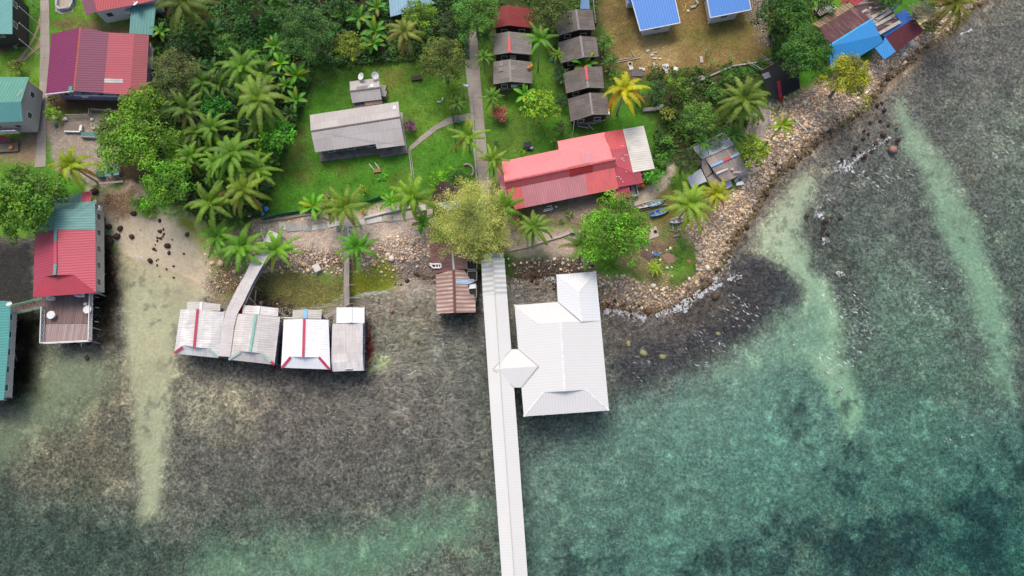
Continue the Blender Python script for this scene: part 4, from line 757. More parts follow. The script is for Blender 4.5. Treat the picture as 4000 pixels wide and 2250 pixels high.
stilts(t, [(-150, 1190, 2.4), (40, 1190, 2.4), (18, 1560, 2.4), (-150, 1570, 2.4)], 2.3, GREYW, 3.0); mb = MB()
for y in (1251, 1274, 1353, 1434, 1500, 1554): mb.beam(at(42-(y-1200)*.07, y, 2.2), at(74-(y-1200)*.06, y+1, 1.6), .1)
mb.beam(at(50, 1354, 2.2), at(66, 1410, -.2), .1); mb.build('joist_end', GREYW, t); sat_dish('satellite dish on the corner of the left edge teal hut', 38, 1191, 5.6, .4, 1.5, .6)
# --- four white huts on stilts (crop origin 600,1050 scale 2.862)
def q(x, y, z=0): return (600+x/2.862, 1050+y/2.862, z)
W1 = roofmat('hut_sheet_weathered', (.76, .73, .7), .35, .13, (.3, .27, .26), .6, .8, (2.6, 1.1), .3, .08, spec=.15); W2 = roofmat('hut_sheet_stained', (.66, .62, .59), .35, .11, (.33, .28, .24), .55, .8, (2.6, 1.1), .2, .08, spec=.15); W3 = roofmat('hut_sheet_white', (.8, .8, .8), .35, .02, (.7, .7, .7), .2, .6, (2.6, 1.5), .08, .05)
CRM = plain('crimson_strip', (.5, .045, .1), .5); MNT = plain('mint_strip', (.22, .48, .4), .5); MNP = plain('pale_mint_strip', (.38, .5, .44), .5); BLS = plain('blue_strip', (.2, .5, .8), .5)
HW = plain('hut_wall_blue', (.16, .22, .36), .7); z0, z1, z2 = 5.0, 6.3, 5.75; zf = 2.4
def hut(label, back, ridge, L0, CL, HL, R0, CR_, HR, wm, caps, backcap, wall):
    t = thing('stilt_hut', label, 'hut', at(*q(*ridge[1])[:2], 0), 'white roofed huts on stilts')
    if back:
        xs = [p[0] for p in back[:4]]; mx_ = back[4]; b0, b1, b2, b3 = back[:4]
        facet('rear_roof', [q(*b0, 4.7), q(mx_[0][0], mx_[0][1], 5.1), q(mx_[1][0], mx_[1][1], 5.1), q(*b3, 4.7)], back[5], t); facet('rear_roof', [q(mx_[0][0], mx_[0][1], 5.1), q(*b1, 4.7), q(*b2, 4.7), q(mx_[1][0], mx_[1][1], 5.1)], back[5], t)
        if backcap: MB().beam(at(*q(mx_[0][0], mx_[0][1], 5.17)), at(*q(mx_[1][0], mx_[1][1], 5.17)), .42, .08).build('ridge_strip', backcap, t)
        walls(t, [q(*b0, 4.7), q(*b3, 4.7), q(*b2, 4.7), q(*b1, 4.7)], wall, 4.6, .35, zf, windows=False)
    facet('roof_slope', [q(*ridge[0], z1), q(*L0, z0), q(*CL, z0), q(*HL, z2), q(*ridge[1], z1)], wm, t); facet('roof_slope', [q(*ridge[0], z1), q(*ridge[1], z1), q(*HR, z2), q(*CR_, z0), q(*R0, z0)], wm, t)
    facet('roof_skirt', [q(*HL, z2-.03), q(*HR, z2-.03), q(*CR_, z0), q(*CL, z0)], wm, t)
    mb = MB(); a, b, c = at(*q(*HL, z2-.1)), at(*q(*HR, z2-.1)), at(*q(*ridge[1], z1-.08)); s = Vector((0, .1, 0)); mb.add([a, b, c, a+s, b+s, c+s], [(0, 1, 2), (5, 4, 3), (0, 2, 5, 3), (1, 4, 5, 2), (0, 3, 4, 1)]); mb.build('gable_wall', wall, t)
    for a_, b_, za, zb_, m_ in caps: MB().beam(at(*q(*a_, za+.08)), at(*q(*b_, zb_+.08)), .36, .06).build('ridge_strip', m_, t)
    walls(t, [q(*L0, z0), q(*CL, z0), q(*CR_, z0), q(*R0, z0)], wall, z0-.1, .5, zf, doors=1); flat('floor', [q(*L0)[:2], q(*CL)[:2], q(*CR_)[:2], q(*R0)[:2]], zf, GREYW, t, .2)
    stilts(t, [q(*L0, zf), q(*CL, zf), q(*CR_, zf), q(*R0, zf)], zf-.1, GREYW, 2.7); return t
h = hut('leftmost stilt hut, pale roof with one long crimson ridge strip', [(375, 370), (745, 395), (745, 470), (370, 452), ((533, 370), (528, 462)), W2], ((492, 450), (455, 875)), (300, 455), (230, 947), (340, 853), (795, 485), (725, 997), (605, 888), W1, [((492, 450), (452, 875), z1, z1, CRM), ((320, 875), (232, 942), z2-.1, z0, CRM), ((612, 892), (718, 990), z2-.1, z0, MNP)], WHITE, HW)
h = hut('stilt hut with a mint green ridge strip, second from the left', [(1000, 410), (1395, 440), (1390, 530), (990, 500), ((1180, 415), (1165, 510)), W1], ((1146, 510), (1075, 930)), (925, 503), (838, 1015), (965, 922), (1415, 538), (1350, 1072), (1200, 940), W2, [((1144, 512), (1075, 930), z1, z1, MNT), ((970, 928), (840, 1015), z2-.1, z0, MNP), ((1205, 942), (1310, 1038), z2-.1, z0+.2, MNP), ((1310, 1038), (1350, 1070), z0+.2, z0, CRM)], WHITE, HW)
h = hut('brightest white stilt hut with crimson ridge and hip strips', [(1555, 465), (1880, 465), (1875, 560), (1553, 560), ((1700, 452), (1700, 555)), roofmat('hut_cream_sheet', (.58, .55, .5), .35, .06)], ((1684, 560), (1672, 985)), (1455, 568), (1425, 1105), (1535, 983), (1955, 570), (1975, 1125), (1840, 988), W3, [((1684, 560), (1672, 985), z1, z1, CRM), ((1532, 988), (1430, 1108), z2-.1, z0, CRM), ((1848, 990), (1965, 1122), z2-.1, z0, CRM)], BLS, plain('hut_wall_navy', (.05, .08, .2)))
t = thing('stilt_hut', 'rightmost narrow stilt hut with white top roof and plain grey main roof', 'hut', at(*q(2170, 900)[:2], 0), 'white roofed huts on stilts')
facet('roof_slope', [q(2045, 435, 4.9), q(2205, 430, 5.3), q(2205, 605, 5.3), q(2045, 605, 4.9)], W3, t); facet('roof_slope', [q(2205, 430, 5.3), q(2357, 435, 4.9), q(2357, 605, 4.9), q(2205, 605, 5.3)], W3, t)
facet('roof_slope', [q(1998, 615, 5.0), q(2340, 603, 5.0), q(2336, 995, 4.4), q(1986, 1030, 4.4)], W2, t); facet('roof_skirt', [q(1986, 1030, 4.42), q(2338, 993, 4.42), q(2349, 1137, 4.0), q(1999, 1148, 4.0)], W1, t)
MB().beam(at(*q(2205, 430, 5.38)), at(*q(2205, 600, 5.38)), .4, .06).build('ridge_strip', WHITE, t)
walls(t, [q(2020, 440, 4.9), q(2000, 1140, 4.9), q(2345, 1130, 4.9), q(2350, 440, 4.9)], HW, 4.0, .3, zf); flat('floor', [q(2000, 600)[:2], q(2000, 1145)[:2], q(2350, 1135)[:2], q(2355, 440)[:2], q(2045, 440)[:2]], zf, GREYW, t, .2)
stilts(t, [q(2000, 600, zf), q(2000, 1145, zf), q(2350, 1135, zf), q(2350, 450, zf)], zf-.1, GREYW, 2.7); mb = MB()
for y in (680, 785, 910, 1125): mb.beam(at(*q(2340, y, 2.2)), at(*q(2368, y+3, 1.8)), .1)
mb.build('joist_end', GREYW, t)
# walkway roofed, curving down to the huts
t = thing('covered_walkway', 'curved covered walkway with pale sheet roof and blue side rail leading to the white huts', 'walkway', at(960, 1070, 0))
Lp = [(1052, 898), (1016, 960), (989, 1006), (954, 1076), (926, 1126), (897, 1185), (880, 1221), (869, 1277), (853, 1391)]; Rp = [(1090, 914), (1062, 970), (1042, 1008), (1009, 1066), (984, 1112), (952, 1180), (926, 1228), (914, 1277), (899, 1394)]
for i in range(8): facet('roof_sheet', [(*Lp[i], 5.2-.01*i), (*Lp[i+1], 5.2-.01*i), (*Rp[i+1], 5.35-.01*i), (*Rp[i], 5.35-.01*i)], roofmat('walk_sheet', (.62, .58, .56), .3, .05, (.35, .3, .28), .45, .8, (1.2, 2.4), .2, .1, spec=.15), t, .05)
for i in range(6):
    a, b = at(*Lp[i], 2.2), at(*Lp[i+1], 2.2); c, d = at(*Rp[i], 2.2), at(*Rp[i+1], 2.2); sh = Vector((.35, -.2, 0)); MB().slab([a, b, d+sh, c+sh], .12).build('floor', GREYW, t)
    MB().beam(c+sh+Vector((0, 0, .9)), d+sh+Vector((0, 0, .9)), .08, 1.0).build('side_rail', plain('blue_rail', (.16, .27, .42), .7, .3, 3), t)
for i in range(0, 9, 1):
    for s_, P_ in (('l', Lp), ('r', Rp)): p = at(*P_[i], 5.1); MB().tube([p, (p.x, p.y, gz(p)-.3)], .07).build('post', GREYW, t)
for k_, (a, b, lb) in enumerate((((1000, 1130), (994, 1190), 'upright-leaning'), ((973, 1160), (1002, 1192), 'diagonal'), ((1030, 1045), (1083, 1062), 'long lowest')) ):
    tag(MB().beam(at(*a, 1.9), at(*b, 1.9 if k_ < 2 else .8), .14).build('pole', plain('pale_wood', (.5, .42, .36)), loc=at(*a, 1.9)), ['straight pale pole beside the covered walkway near the second hut', 'short diagonal pale pole beside the covered walkway near the second hut', 'pale pole sticking out east of the covered walkway over the mossy rocks'][k_], 'pole', 'pale poles round the covered walkway')
pp = at(*q(975, 445, 2.9)); tag(MB().box(pp, (1.2, .7, .5), 1.2).box(pp+Vector((-.3, -1.0, -.1)), (.8, .6, .5), 1.2).build('laundry_pile', plain('bright_red_cloth', (.75, .04, .02)), loc=pp), 'bright red cloth bundle between the walkway and the second hut', 'cloth')
t = thing('plank_pier', 'narrow grey plank pier running down to the rightmost stilt hut', 'pier', at(1352, 1000, 0))
PKM = roofmat('pier_planks', (.42, .36, .33), .3, .2, (.2, .16, .14), .6, .9, (.3, 2), groove=.5)
for ya, yb in ((885, 960), (960, 1040), (1040, 1120), (1120, 1192)): x0, x1 = 1342, 1364; MB().slab([at(x0, ya, 2.1), at(x1, ya, 2.1), at(x1, yb, 2.1), at(x0, yb, 2.1)], .1); facet('planks', [(x0, ya, 2.1), (x1, ya, 2.1), (x1-.5, yb, 2.1), (x0+.5, yb, 2.1)], PKM, t, .1)
facet('planks', [(1343, 1190, 2.08), (1363, 1190, 2.08), (1275, 1245, 2.08), (1262, 1232, 2.08)], PKM, t, .1)
railing(t, at(1365, 888, 2.1), at(1364, 960, 2.1), 2.1, plain('pale_blue_rail', (.45, .55, .65)), .9, False, 1.5)
for y in range(900, 1200, 36):
    for x in (1342, 1365): MB().tube([at(x, y, 2.3), at(x, y, -.5)], .07).build('stilt', GREYW, t)
mb = MB()
for a, b in (((1300, 1208), (1292, 1192)), ((1320, 1198), (1311, 1180)), ((1342, 1185), (1336, 1170)), ((1363, 1112), (1386, 1113)), ((1364, 1187), (1386, 1186))): mb.beam(at(*a, 2.0), at(*b, 2.0), .1)
mb.build('joist_end', GREYW, t)
# link beams between huts
for k_, (a, b) in enumerate((((1395, 545), (1555, 550)), ((745, 470), (805, 478)))): tag(MB().beam(at(*q(*a, 2.6)), at(*q(*b, 2.6)), .18).build('beam', WHITE, loc=at(*q(*a, 2.6))), ['white horizontal beam between the mint ridge hut and the brightest hut', 'short white beam behind the leftmost hut beside the walkway'][k_], 'beam', 'white beams between the huts')
# --- rusty hut and brown deck (crop origin 1600,950 scale 1.932)
def q(x, y, z): return (1600+x/1.932, 950+y/1.932, z)
RU = roofmat('rusty_corrugated', (.56, .38, .32), .62, .12, (.16, .05, .03), .6, .8, groove=.85, b=1., stain=((.68, .56, .48), .65)); BRD = roofmat('brown_deck', (.2, .1, .095), .3, .25, (.12, .06, .05), .5, .8, (.3, 2), groove=.4, stain=((.38, .25, .22), .5))
t = thing('stilt_hut', 'rusty brown corrugated roof hut over the water beside the covered jetty', 'hut', at(1780, 1140, 0), None)
facet('roof_slope', [q(332, 200, 5.2), q(198, 238, 4.6), q(204, 532, 4.6), q(342, 524, 5.2)], RU, t); facet('roof_slope', [q(332, 200, 5.2), q(342, 524, 5.2), q(498, 522, 4.6), q(497, 390, 4.6), q(455, 385, 4.75), q(440, 312, 4.8), q(455, 270, 4.8), q(415, 205, 4.9)], RU, t)
facet('blue_sheet', [q(348, 272, 5.22), q(496, 272, 4.75), q(498, 288, 4.75), q(440, 310, 4.95), q(350, 306, 5.22)], roofmat('paleblue_patch', (.35, .5, .68), .4, .1), t, .03); facet('white_sheet', [q(455, 312, 4.9), q(500, 305, 4.75), q(500, 340, 4.75), q(445, 345, 4.85)], WHITE, t, .03)
MB().beam(at(*q(332, 200, 5.27)), at(*q(342, 524, 5.27)), .4, .08).build('ridge_cap', plain('brown_cap', (.15, .06, .055)), t)
walls(t, [q(205, 245, 4.6), q(208, 528, 4.6), q(494, 518, 4.6), q(490, 215, 4.6)], DARKW, 4.5, .3, 2.4); flat('floor', [q(205, 240, 0)[:2], q(208, 530, 0)[:2], q(496, 520, 0)[:2], q(490, 210, 0)[:2]], 2.4, GREYW, t, .2)
stilts(t, [q(205, 245, 2.4), q(208, 528, 2.4), q(494, 518, 2.4), q(490, 215, 2.4)], 2.3, GREYW, 2.6); 
for x in (245, 463): MB().tube([at(*q(x, 535, 2.2)), at(*q(x, 550, -1))], .08).build('stilt', GREYW, t)
t2 = thing('boat_shed', 'long brown boarded roof shed between the feathery tree and the rusty hut', 'shed', at(1760, 1000, 0))
facet('roof_slope', [q(150, 0, 4.4), q(322, -20, 4.9), q(334, 202, 4.9), q(178, 232, 4.4)], BRD, t2); facet('roof_slope', [q(322, -20, 4.9), q(470, -20, 4.4), q(480, 190, 4.3), q(334, 202, 4.9)], roofmat('brown_deck_light', (.3, .17, .15), .3, .2, (.12, .06, .05), .5, .8, (.3, 2), groove=.3), t2)
MB().beam(at(*q(322, 60, 4.97)), at(*q(334, 200, 4.97)), .3, .07).build('ridge_cap', plain('pale_cap', (.5, .46, .44)), t2); walls(t2, [q(160, 10, 4.4), q(185, 225, 4.4), q(470, 190, 4.4), q(460, 0, 4.4)], DARKW, 4.2, .3, 1.8, windows=False)
stilts(t2, [q(160, 10, 1.8), q(185, 225, 1.8), q(470, 190, 1.8), q(460, 0, 1.8)], 1.8, GREYW, 3)
tt = thing('window_frame', 'white window frame lying on the brown shed roof edge', 'frame', at(*q(190, 172, 4.6))); mb = MB(); a, b, c, d = [at(*q(x, y, 4.75)) for x, y in ((150, 158), (236, 156), (236, 186), (178, 186))]
for u_, v_ in ((a, b), (b, c), (c, d), (d, a)): mb.beam(u_, v_, .18)
mb.beam(a.lerp(b, .5), d.lerp(c, .4), .12); mb.beam(a.lerp(b, .75), d.lerp(c, .75), .12); mb.build('frame', WHITE, tt)
for k_, (x, y, w_, h_) in enumerate(((470, 165, 1.5, 1.4), (472, 248, 1.4, 1.5), (472, 365, 1.3, 2.0))):
    p = at(*q(x, y, 4.75 if k_ < 2 else 4.6)); tt = thing('roof_hatch', ['open timber roof hatch frame on the brown shed', 'open timber roof hatch frame above the blue roof sheet', 'open timber roof hatch frame below the white roof sheet'][k_], 'hatch', p, 'roof openings beside the jetty'); mb = MB()
    for sx, sy, lx, ly in ((0, -1, w_, .1), (0, 1, w_, .1), (-1, 0, .1, h_), (1, 0, .1, h_)): mb.box(p+Vector((sx*w_/2, sy*h_/2, .1)), (lx, ly, .14))
    mb.build('frame', GREYW, tt); MB().box(p, (w_-.1, h_-.1, .06)).build('opening', plain('black_void', (.01, .01, .012)), tt)
t = thing('shed', 'dark maroon tarred roof shed at the upper left of the feathery tree', 'shed', at(1740, 760)); facet('roof_sheet', [(1722, 708, 3.9), (1770, 712, 3.9), (1822, 742, 3.9), (1800, 800, 3.5), (1683, 792, 3.5), (1700, 735, 3.8)], roofmat('tarred_maroon', (.05, .025, .03), .3, .2, (.15, .1, .1), .3, .8), t)
posts_along(t, at(1692, 785, 3.3), at(1796, 792, 3.3), 3.4, 3, DARKW); posts_along(t, at(1724, 715, 3.6), at(1790, 730, 3.6), 3.7, 3, DARKW)
t = thing('glass_canopy', 'pale blue glazed canopy with white frame under the feathery tree', 'canopy', at(1750, 800)); P4 = [(1707, 797, 3.6), (1801, 783, 3.6), (1801, 806, 3.4), (1750, 822, 3.4)]
facet('glazing', P4, plain('blue_glazing', (.3, .42, .55), .2), t, .03); mb = MB()
for i in range(4): mb.beam(at(*P4[i])+Vector((0, 0, .05)), at(*P4[(i+1) % 4])+Vector((0, 0, .05)), .14)
mb.beam(at(1726, 794, 3.66), at(1728, 808, 3.6), .1); mb.beam(at(1782, 786, 3.66), at(1780, 800, 3.6), .1); mb.build('frame', WHITE, t)
for a, b in ((1710, 800), (1798, 786), (1796, 805), (1752, 820)): MB().tube([at(a, b, 3.5), at(a, b, 1.4)], .05).build('post', WHITE, t)
# --- covered jetty
JW = roofmat('jetty_sheet', (.66, .65, .625), .38, .02, (.68, .65, .6), .25, .5, (3, 6), 0, .1, .15); JN = roofmat('jetty_sheet_corrugated', (.66, .67, .66), .75, .03, (.5, .45, .38), .4, .5, groove=.5, b=.9, stain=((.3, .18, .1), .25))
t = thing('covered_jetty', 'very long white roofed covered jetty running out to sea', 'jetty', at(1950, 1500, 0)); zr, ze, zf = 5.5, 5.1, 2.4
L = [(1879.5, 1015), (1886, 1154), (1922, 1700), (1960, 2250), (1998, 2800)]; R = [(1970, 1009), (1981, 1149), (2022, 1700), (2061, 2250), (2102, 2800)]; M = [(1923.5, 1008), (1933, 1152), (1970, 1700), (2009, 2250), (2048, 2800)]
for i in range(4):
    m_ = JN if i == 0 else JW
    facet('roof_slope', [(*M[i], zr), (*L[i], ze), (*L[i+1], ze), (*M[i+1], zr)], m_, t); facet('roof_slope', [(*M[i], zr), (*M[i+1], zr), (*R[i+1], ze), (*R[i], ze)], m_, t)
    MB().beam(at(*M[i], zr+.02), at(*M[i+1], zr+.02), .3 if i == 0 else .14, .05).build('ridge_cap', plain('jetty_cap', (.5, .49, .46), .6, .3, 6), t)
facet('connecting_roof', [(1926, 1442, zr+.03), (1998.5, 1364, ze+.03), (2024, 1364, ze+.03), (2103, 1431, 5.78)], JW, t); facet('connecting_roof', [(1926, 1442, zr+.03), (2103, 1431, 5.78), (2037, 1514, ze+.03), (2009, 1514, ze+.03)], JW, t)
VG = plain('valley_gutter', (.38, .37, .35)); mb = MB()
for a, b in (((1926, 1442, zr), (1998.5, 1364, ze)), ((2024, 1364, ze), (2103, 1431, 5.78)), ((2103, 1431, 5.78), (2037, 1514, ze)), ((1955, 1470, 5.28), (2009, 1514, ze))): mb.beam(at(*a)+Vector((0, 0, .05)), at(*b)+Vector((0, 0, .05)), .09, .05)
mb.build('valley_gutter', VG, t)
flat('walkway_floor', [(1890, 1020), (1960, 1016), (2050, 2250), (2090, 2800), (2010, 2800), (1970, 2250)], zf, CONC, t, .25)
mb = MB(); 
for i in range(4): mb.slab([at(*p, 2.4) for p in ()], .1) if 0 else None
for s in np.linspace(0, 1, 34):
    y = 1020+(2800-1020)*s
    xl = np.interp(y, [p[1] for p in L], [p[0] for p in L])+6; xr = np.interp(y, [p[1] for p in R], [p[0] for p in R])-6
    for x in (xl, xr): a = at(x, y, ze-.1); MB().tube([a, (a.x, a.y, gz(a)-.5)], .12, 8).build('column', WHITE, t)
for P_, sg in ((L, 1), (R, -1)): railing(t, at(P_[1][0]+6*sg, P_[1][1], zf), at(P_[4][0]+6*sg, P_[4][1], zf), zf, WHITE, 1, False, 2) if sg > 0 else railing(t, at(P_[2][0]-6, P_[2][1], zf), at(P_[4][0]-6, P_[4][1], zf), zf, WHITE, 1, False, 2)
t3 = thing('gate_canopy', 'small blue and white striped awning at the landward end of the jetty', 'awning', at(1930, 998)); facet('awning_sheet', [(1890, 990, 4.1), (1966, 986, 4.1), (1968, 1010, 3.9), (1892, 1013, 3.9)], roofmat('striped_awning', (.45, .6, .72), .5, .4, (.3, .3, .32), .4, .6, (.5, 9), groove=.5), t3)
for a, b in ((1894, 993), (1964, 989), (1966, 1006), (1894, 1010)): MB().tube([at(a, b, 3.95), at(a, b, 1)], .05).build('post', WHITE, t3)
# --- pavilion
t = thing('pavilion', 'huge white hipped roof pavilion over the sea attached to the jetty', 'pavilion', at(2200, 1350, 0)); e, r, h_ = 5.1, 6.5, 5.8
PV = roofmat('pavilion_sheet', (.65, .64, .62), .42, .01, (.74, .72, .7), .25, .5, (30, 30), 0, .12, .15); PVW = roofmat('pavilion_wing_sheet', (.68, .69, .7), .42, .01, (.8, .8, .8), .2, .5, (30, 30), 0, .12, .2)
a0, a1, b0, b1 = q(792, 468, e), q(862, 1308, e), q(1446, 620, e), q(1505, 1262, e); r0, r1 = q(1143, 594, r), q(1172, 1116, r)
hl0, hl1, hr1 = q(968, 606, h_), q(1015, 1124, h_), q(1325, 1106, h_); hr0 = q(1295, 590, h_)
facet('roof_slope', [a0, a1, hl1, r1, r0, hl0], PV, t); facet('roof_slope', [r0, r1, hr1, b1, q(1442, 585, e), hr0], PV, t)
facet('roof_skirt', [hl1, a1, b1, hr1], PV, t); facet('roof_skirt', [a0, hl0, hr0, q(1120, 443, e)], PV, t)
mb = MB()
for tr_ in ((hl0, r0, hr0), (hl1, r1, hr1)):
    P_ = [at(*x)-Vector((0, 0, .08)) for x in tr_]; s = Vector((0, .08, 0)); mb.add(P_+[x+s for x in P_], [(0, 1, 2), (5, 4, 3), (0, 3, 4, 1), (1, 4, 5, 2)])
mb.build('gable_wall', WHITE, t); wr = q(1275, 367, 6.0); wr1 = q(1297, 592, 6.0)
facet('wing_roof', [q(1108, 238, e), wr, q(1408, 212, e)], PVW, t); facet('wing_roof', [q(1108, 238, e), q(1120, 443, e), wr1, wr], PVW, t); facet('wing_roof', [wr, wr1, q(1442, 585, e+.03), q(1408, 212, e)], PVW, t)
for a_, b_ in ((r0, r1), (hl0, a0), (hl1, a1), (hr1, b1), (wr, wr1), (wr, q(1408, 212, e)), (wr, q(1108, 238, e)), (hl0, hr0), (hl1, hr1)): cap('ridge_cap', a_, b_, plain('white_cap', (.78, .77, .75)), t, .3, .05)
MB().beam(at(*q(1120, 443, e+.05)), at(*q(1297, 592, 6.0)), .09, .05).build('valley_gutter', VG, t)
flat('floor', [q(800, 480, 0)[:2], q(870, 1300, 0)[:2], q(1495, 1255, 0)[:2], q(1436, 590, 0)[:2], q(1402, 220, 0)[:2], q(1114, 245, 0)[:2], q(1126, 455, 0)[:2]], 2.4, CONC, t, .3)
ed = [q(805, 480, e), q(872, 1295, e), q(1493, 1250, e), q(1436, 590, e), q(1402, 222, e), q(1118, 248, e), q(1128, 452, e)]
for i in range(7):
    a_, b_ = at(*ed[i]), at(*ed[(i+1) % 7]); n_ = max(1, round((b_-a_).length/3.2))
    for j in range(n_): p = a_.lerp(b_, j/n_); MB().tube([(p.x, p.y, e-.1), (p.x, p.y, gz(p)-.5)], .15).build('column', WHITE, t)
    railing(t, a_, b_, 2.4, WHITE, 1, False, 1.6); MB().beam(Vector((a_.x, a_.y, e-.25)), Vector((b_.x, b_.y, e-.25)), .12, .25).build('fascia', WHITE, t)
# ---------------------------------------------------------------- vegetation
def quads(cen, u, v, hw, hl):               # leaf quads: centre, unit vectors, half sizes -> verts, faces (diamond-ish leaf)
    n = len(cen); a = cen-u*hl[:, None]; b = cen+v*hw[:, None]+u*(hl*.1)[:, None]; c = cen+u*hl[:, None]; d = cen-v*hw[:, None]+u*(hl*.1)[:, None]
    V = np.stack([a, b, c, d], 1).reshape(-1, 3); F = np.arange(n*4).reshape(n, 4); return V, F
def unit(a): return a/(np.linalg.norm(a, axis=1, keepdims=True)+1e-9)
def crown_mesh(R, H, leaf, dens, rg, nl=None, up=.6, fine=1., yel=0., flatb=.35, lobe=(.28, .45)):
    """leaf quads on many lobes spread through an uneven dome; returns V,F,col (base of crown at z=0, top at H)"""
    nl = nl or int(10+R*8.5); lc = []; lr = []
    off = rg.uniform(0, 6.28); ph = rg.uniform(0, 6.28, 3)
    for i in range(nl):
        a = i*2.39996+off; rr = R*math.sqrt((i+.5)/nl)*(.80+.12*sin(3*a+ph[0])+.1*sin(5*a+ph[1]))
        q_ = rr/R; z = H*(flatb+(1-flatb)*math.sqrt(max(0, 1-q_*q_*.9)))*rg.uniform(.72, 1.0)-R*.12
        lc.append((rr*cos(a)+rg.normal()*R*.06, rr*sin(a)+rg.normal()*R*.06, z)); lr.append(R*rg.uniform(*lobe)*(1.0-.25*q_))
    lc = np.array(lc); lr = np.array(lr); area = (lr**2)*6.0; n = int(area.sum()*dens/ (leaf*leaf*1.0)*1.25)
    n = min(n, 24000); k = rg.choice(nl, n, p=area/area.sum())
    d = unit(rg.normal(size=(n, 3))); d[:, 2] = np.where(d[:, 2] < -.2, -d[:, 2], d[:, 2])
    sub = 1+.16*np.sin(d[:, 0]*7+k)+.14*np.sin(d[:, 1]*8+k*2.1)
    rad = lr[k]*np.where(rg.random(n) < .8, rg.uniform(.82, 1.08, n), rg.uniform(.3, .8, n))*sub
    c = lc[k]+d*rad[:, None]*np.array([1, 1, .8])
    nn = unit(d*1.0+np.array([0, 0, up])+rg.normal(size=(n, 3))*.55); t = unit(np.cross(nn, rg.normal(size=(n, 3)))); b = np.cross(nn, t)
    s = leaf*rg.uniform(.6, 1.3, n)
    V, F = quads(c, t, b, s*.32*fine, s*.55)
    lt = rg.uniform(.55, 1.75, nl); tb = lt[k]*rg.uniform(.65, 1.35, n); y = np.clip(rg.normal(0, .12, n)+yel*(rg.random(n) < .2)+ (rg.uniform(-.12, .15, nl))[k], -.3, .9)
    col = np.stack([tb*(1+y*1.3), tb*(1+y*.35), tb*(1-y*.6)], 1).clip(.1, 4)
    return V, F, np.repeat(col, 4, 0)
def trunk_mb(p, top, r, rg, limbs=5, R=2.):
    mb = MB(); mid = Vector(((p.x+top.x)/2+rg.normal()*.1, (p.y+top.y)/2+rg.normal()*.1, (p.z+top.z)/2)); mb.tube([p-Vector((0, 0, .4)), mid, top], [r*1.25, r, r*.7], 8)
    for i in range(limbs):
        a = i*2.4+rg.uniform(0, 1); e_ = top+Vector((cos(a)*R*.65, sin(a)*R*.65, R*.45)); m_ = top.lerp(e_, .5)+Vector((0, 0, R*.12)); mb.tube([mid.lerp(top, rg.uniform(.3, 1)), m_, e_], [r*.55, r*.38, r*.12], 5)
    return mb
def tree(label, px, py, rpx, color, h=None, kind='broadleaf_tree', leaf=.34, dens=1.6, yel=0., group='broad leaved trees on land', fine=1., bare=False, seed=None, cat='tree', lobe=(.16, .29), squash=1.):
    rg = np.random.default_rng(int(px*7+py*13) if seed is None else seed); R = rpx*.0412; h = h or R*1.7+1.2
    zc = GZ+h*.72; c = at(px, py, zc); g_ = gz(c); t = thing(kind, label, cat, (c.x, c.y, g_), group); color = (color[0]*1.35+color[1]*.17, color[1]*1.5, color[2]*1.3+.006)
    H = min(h*.75, R*1.3); V, F, cl = crown_mesh(R, H, leaf, dens, rg, yel=yel, fine=fine, lobe=lobe); base = g_+h-H
    V = V*np.array([1, squash, 1])+np.array([c.x, c.y, base]); o = mk('crown', V, F, FOL, t, col=cl); o.color = (*color, 1)
    trunk_mb(Vector((c.x, c.y, g_)), Vector((c.x, c.y, base+H*.25)), max(.05, R*.06), rg, 5, R).build('trunk', BARK, t)
    return t
BRT = (.075, .21, .012); MID = (.045, .13, .015); DRK = (.022, .07, .012); OLV = (.1, .13, .03); YG = (.16, .25, .015); EME = (.02, .17, .015); LIM = (.11, .28, .01)
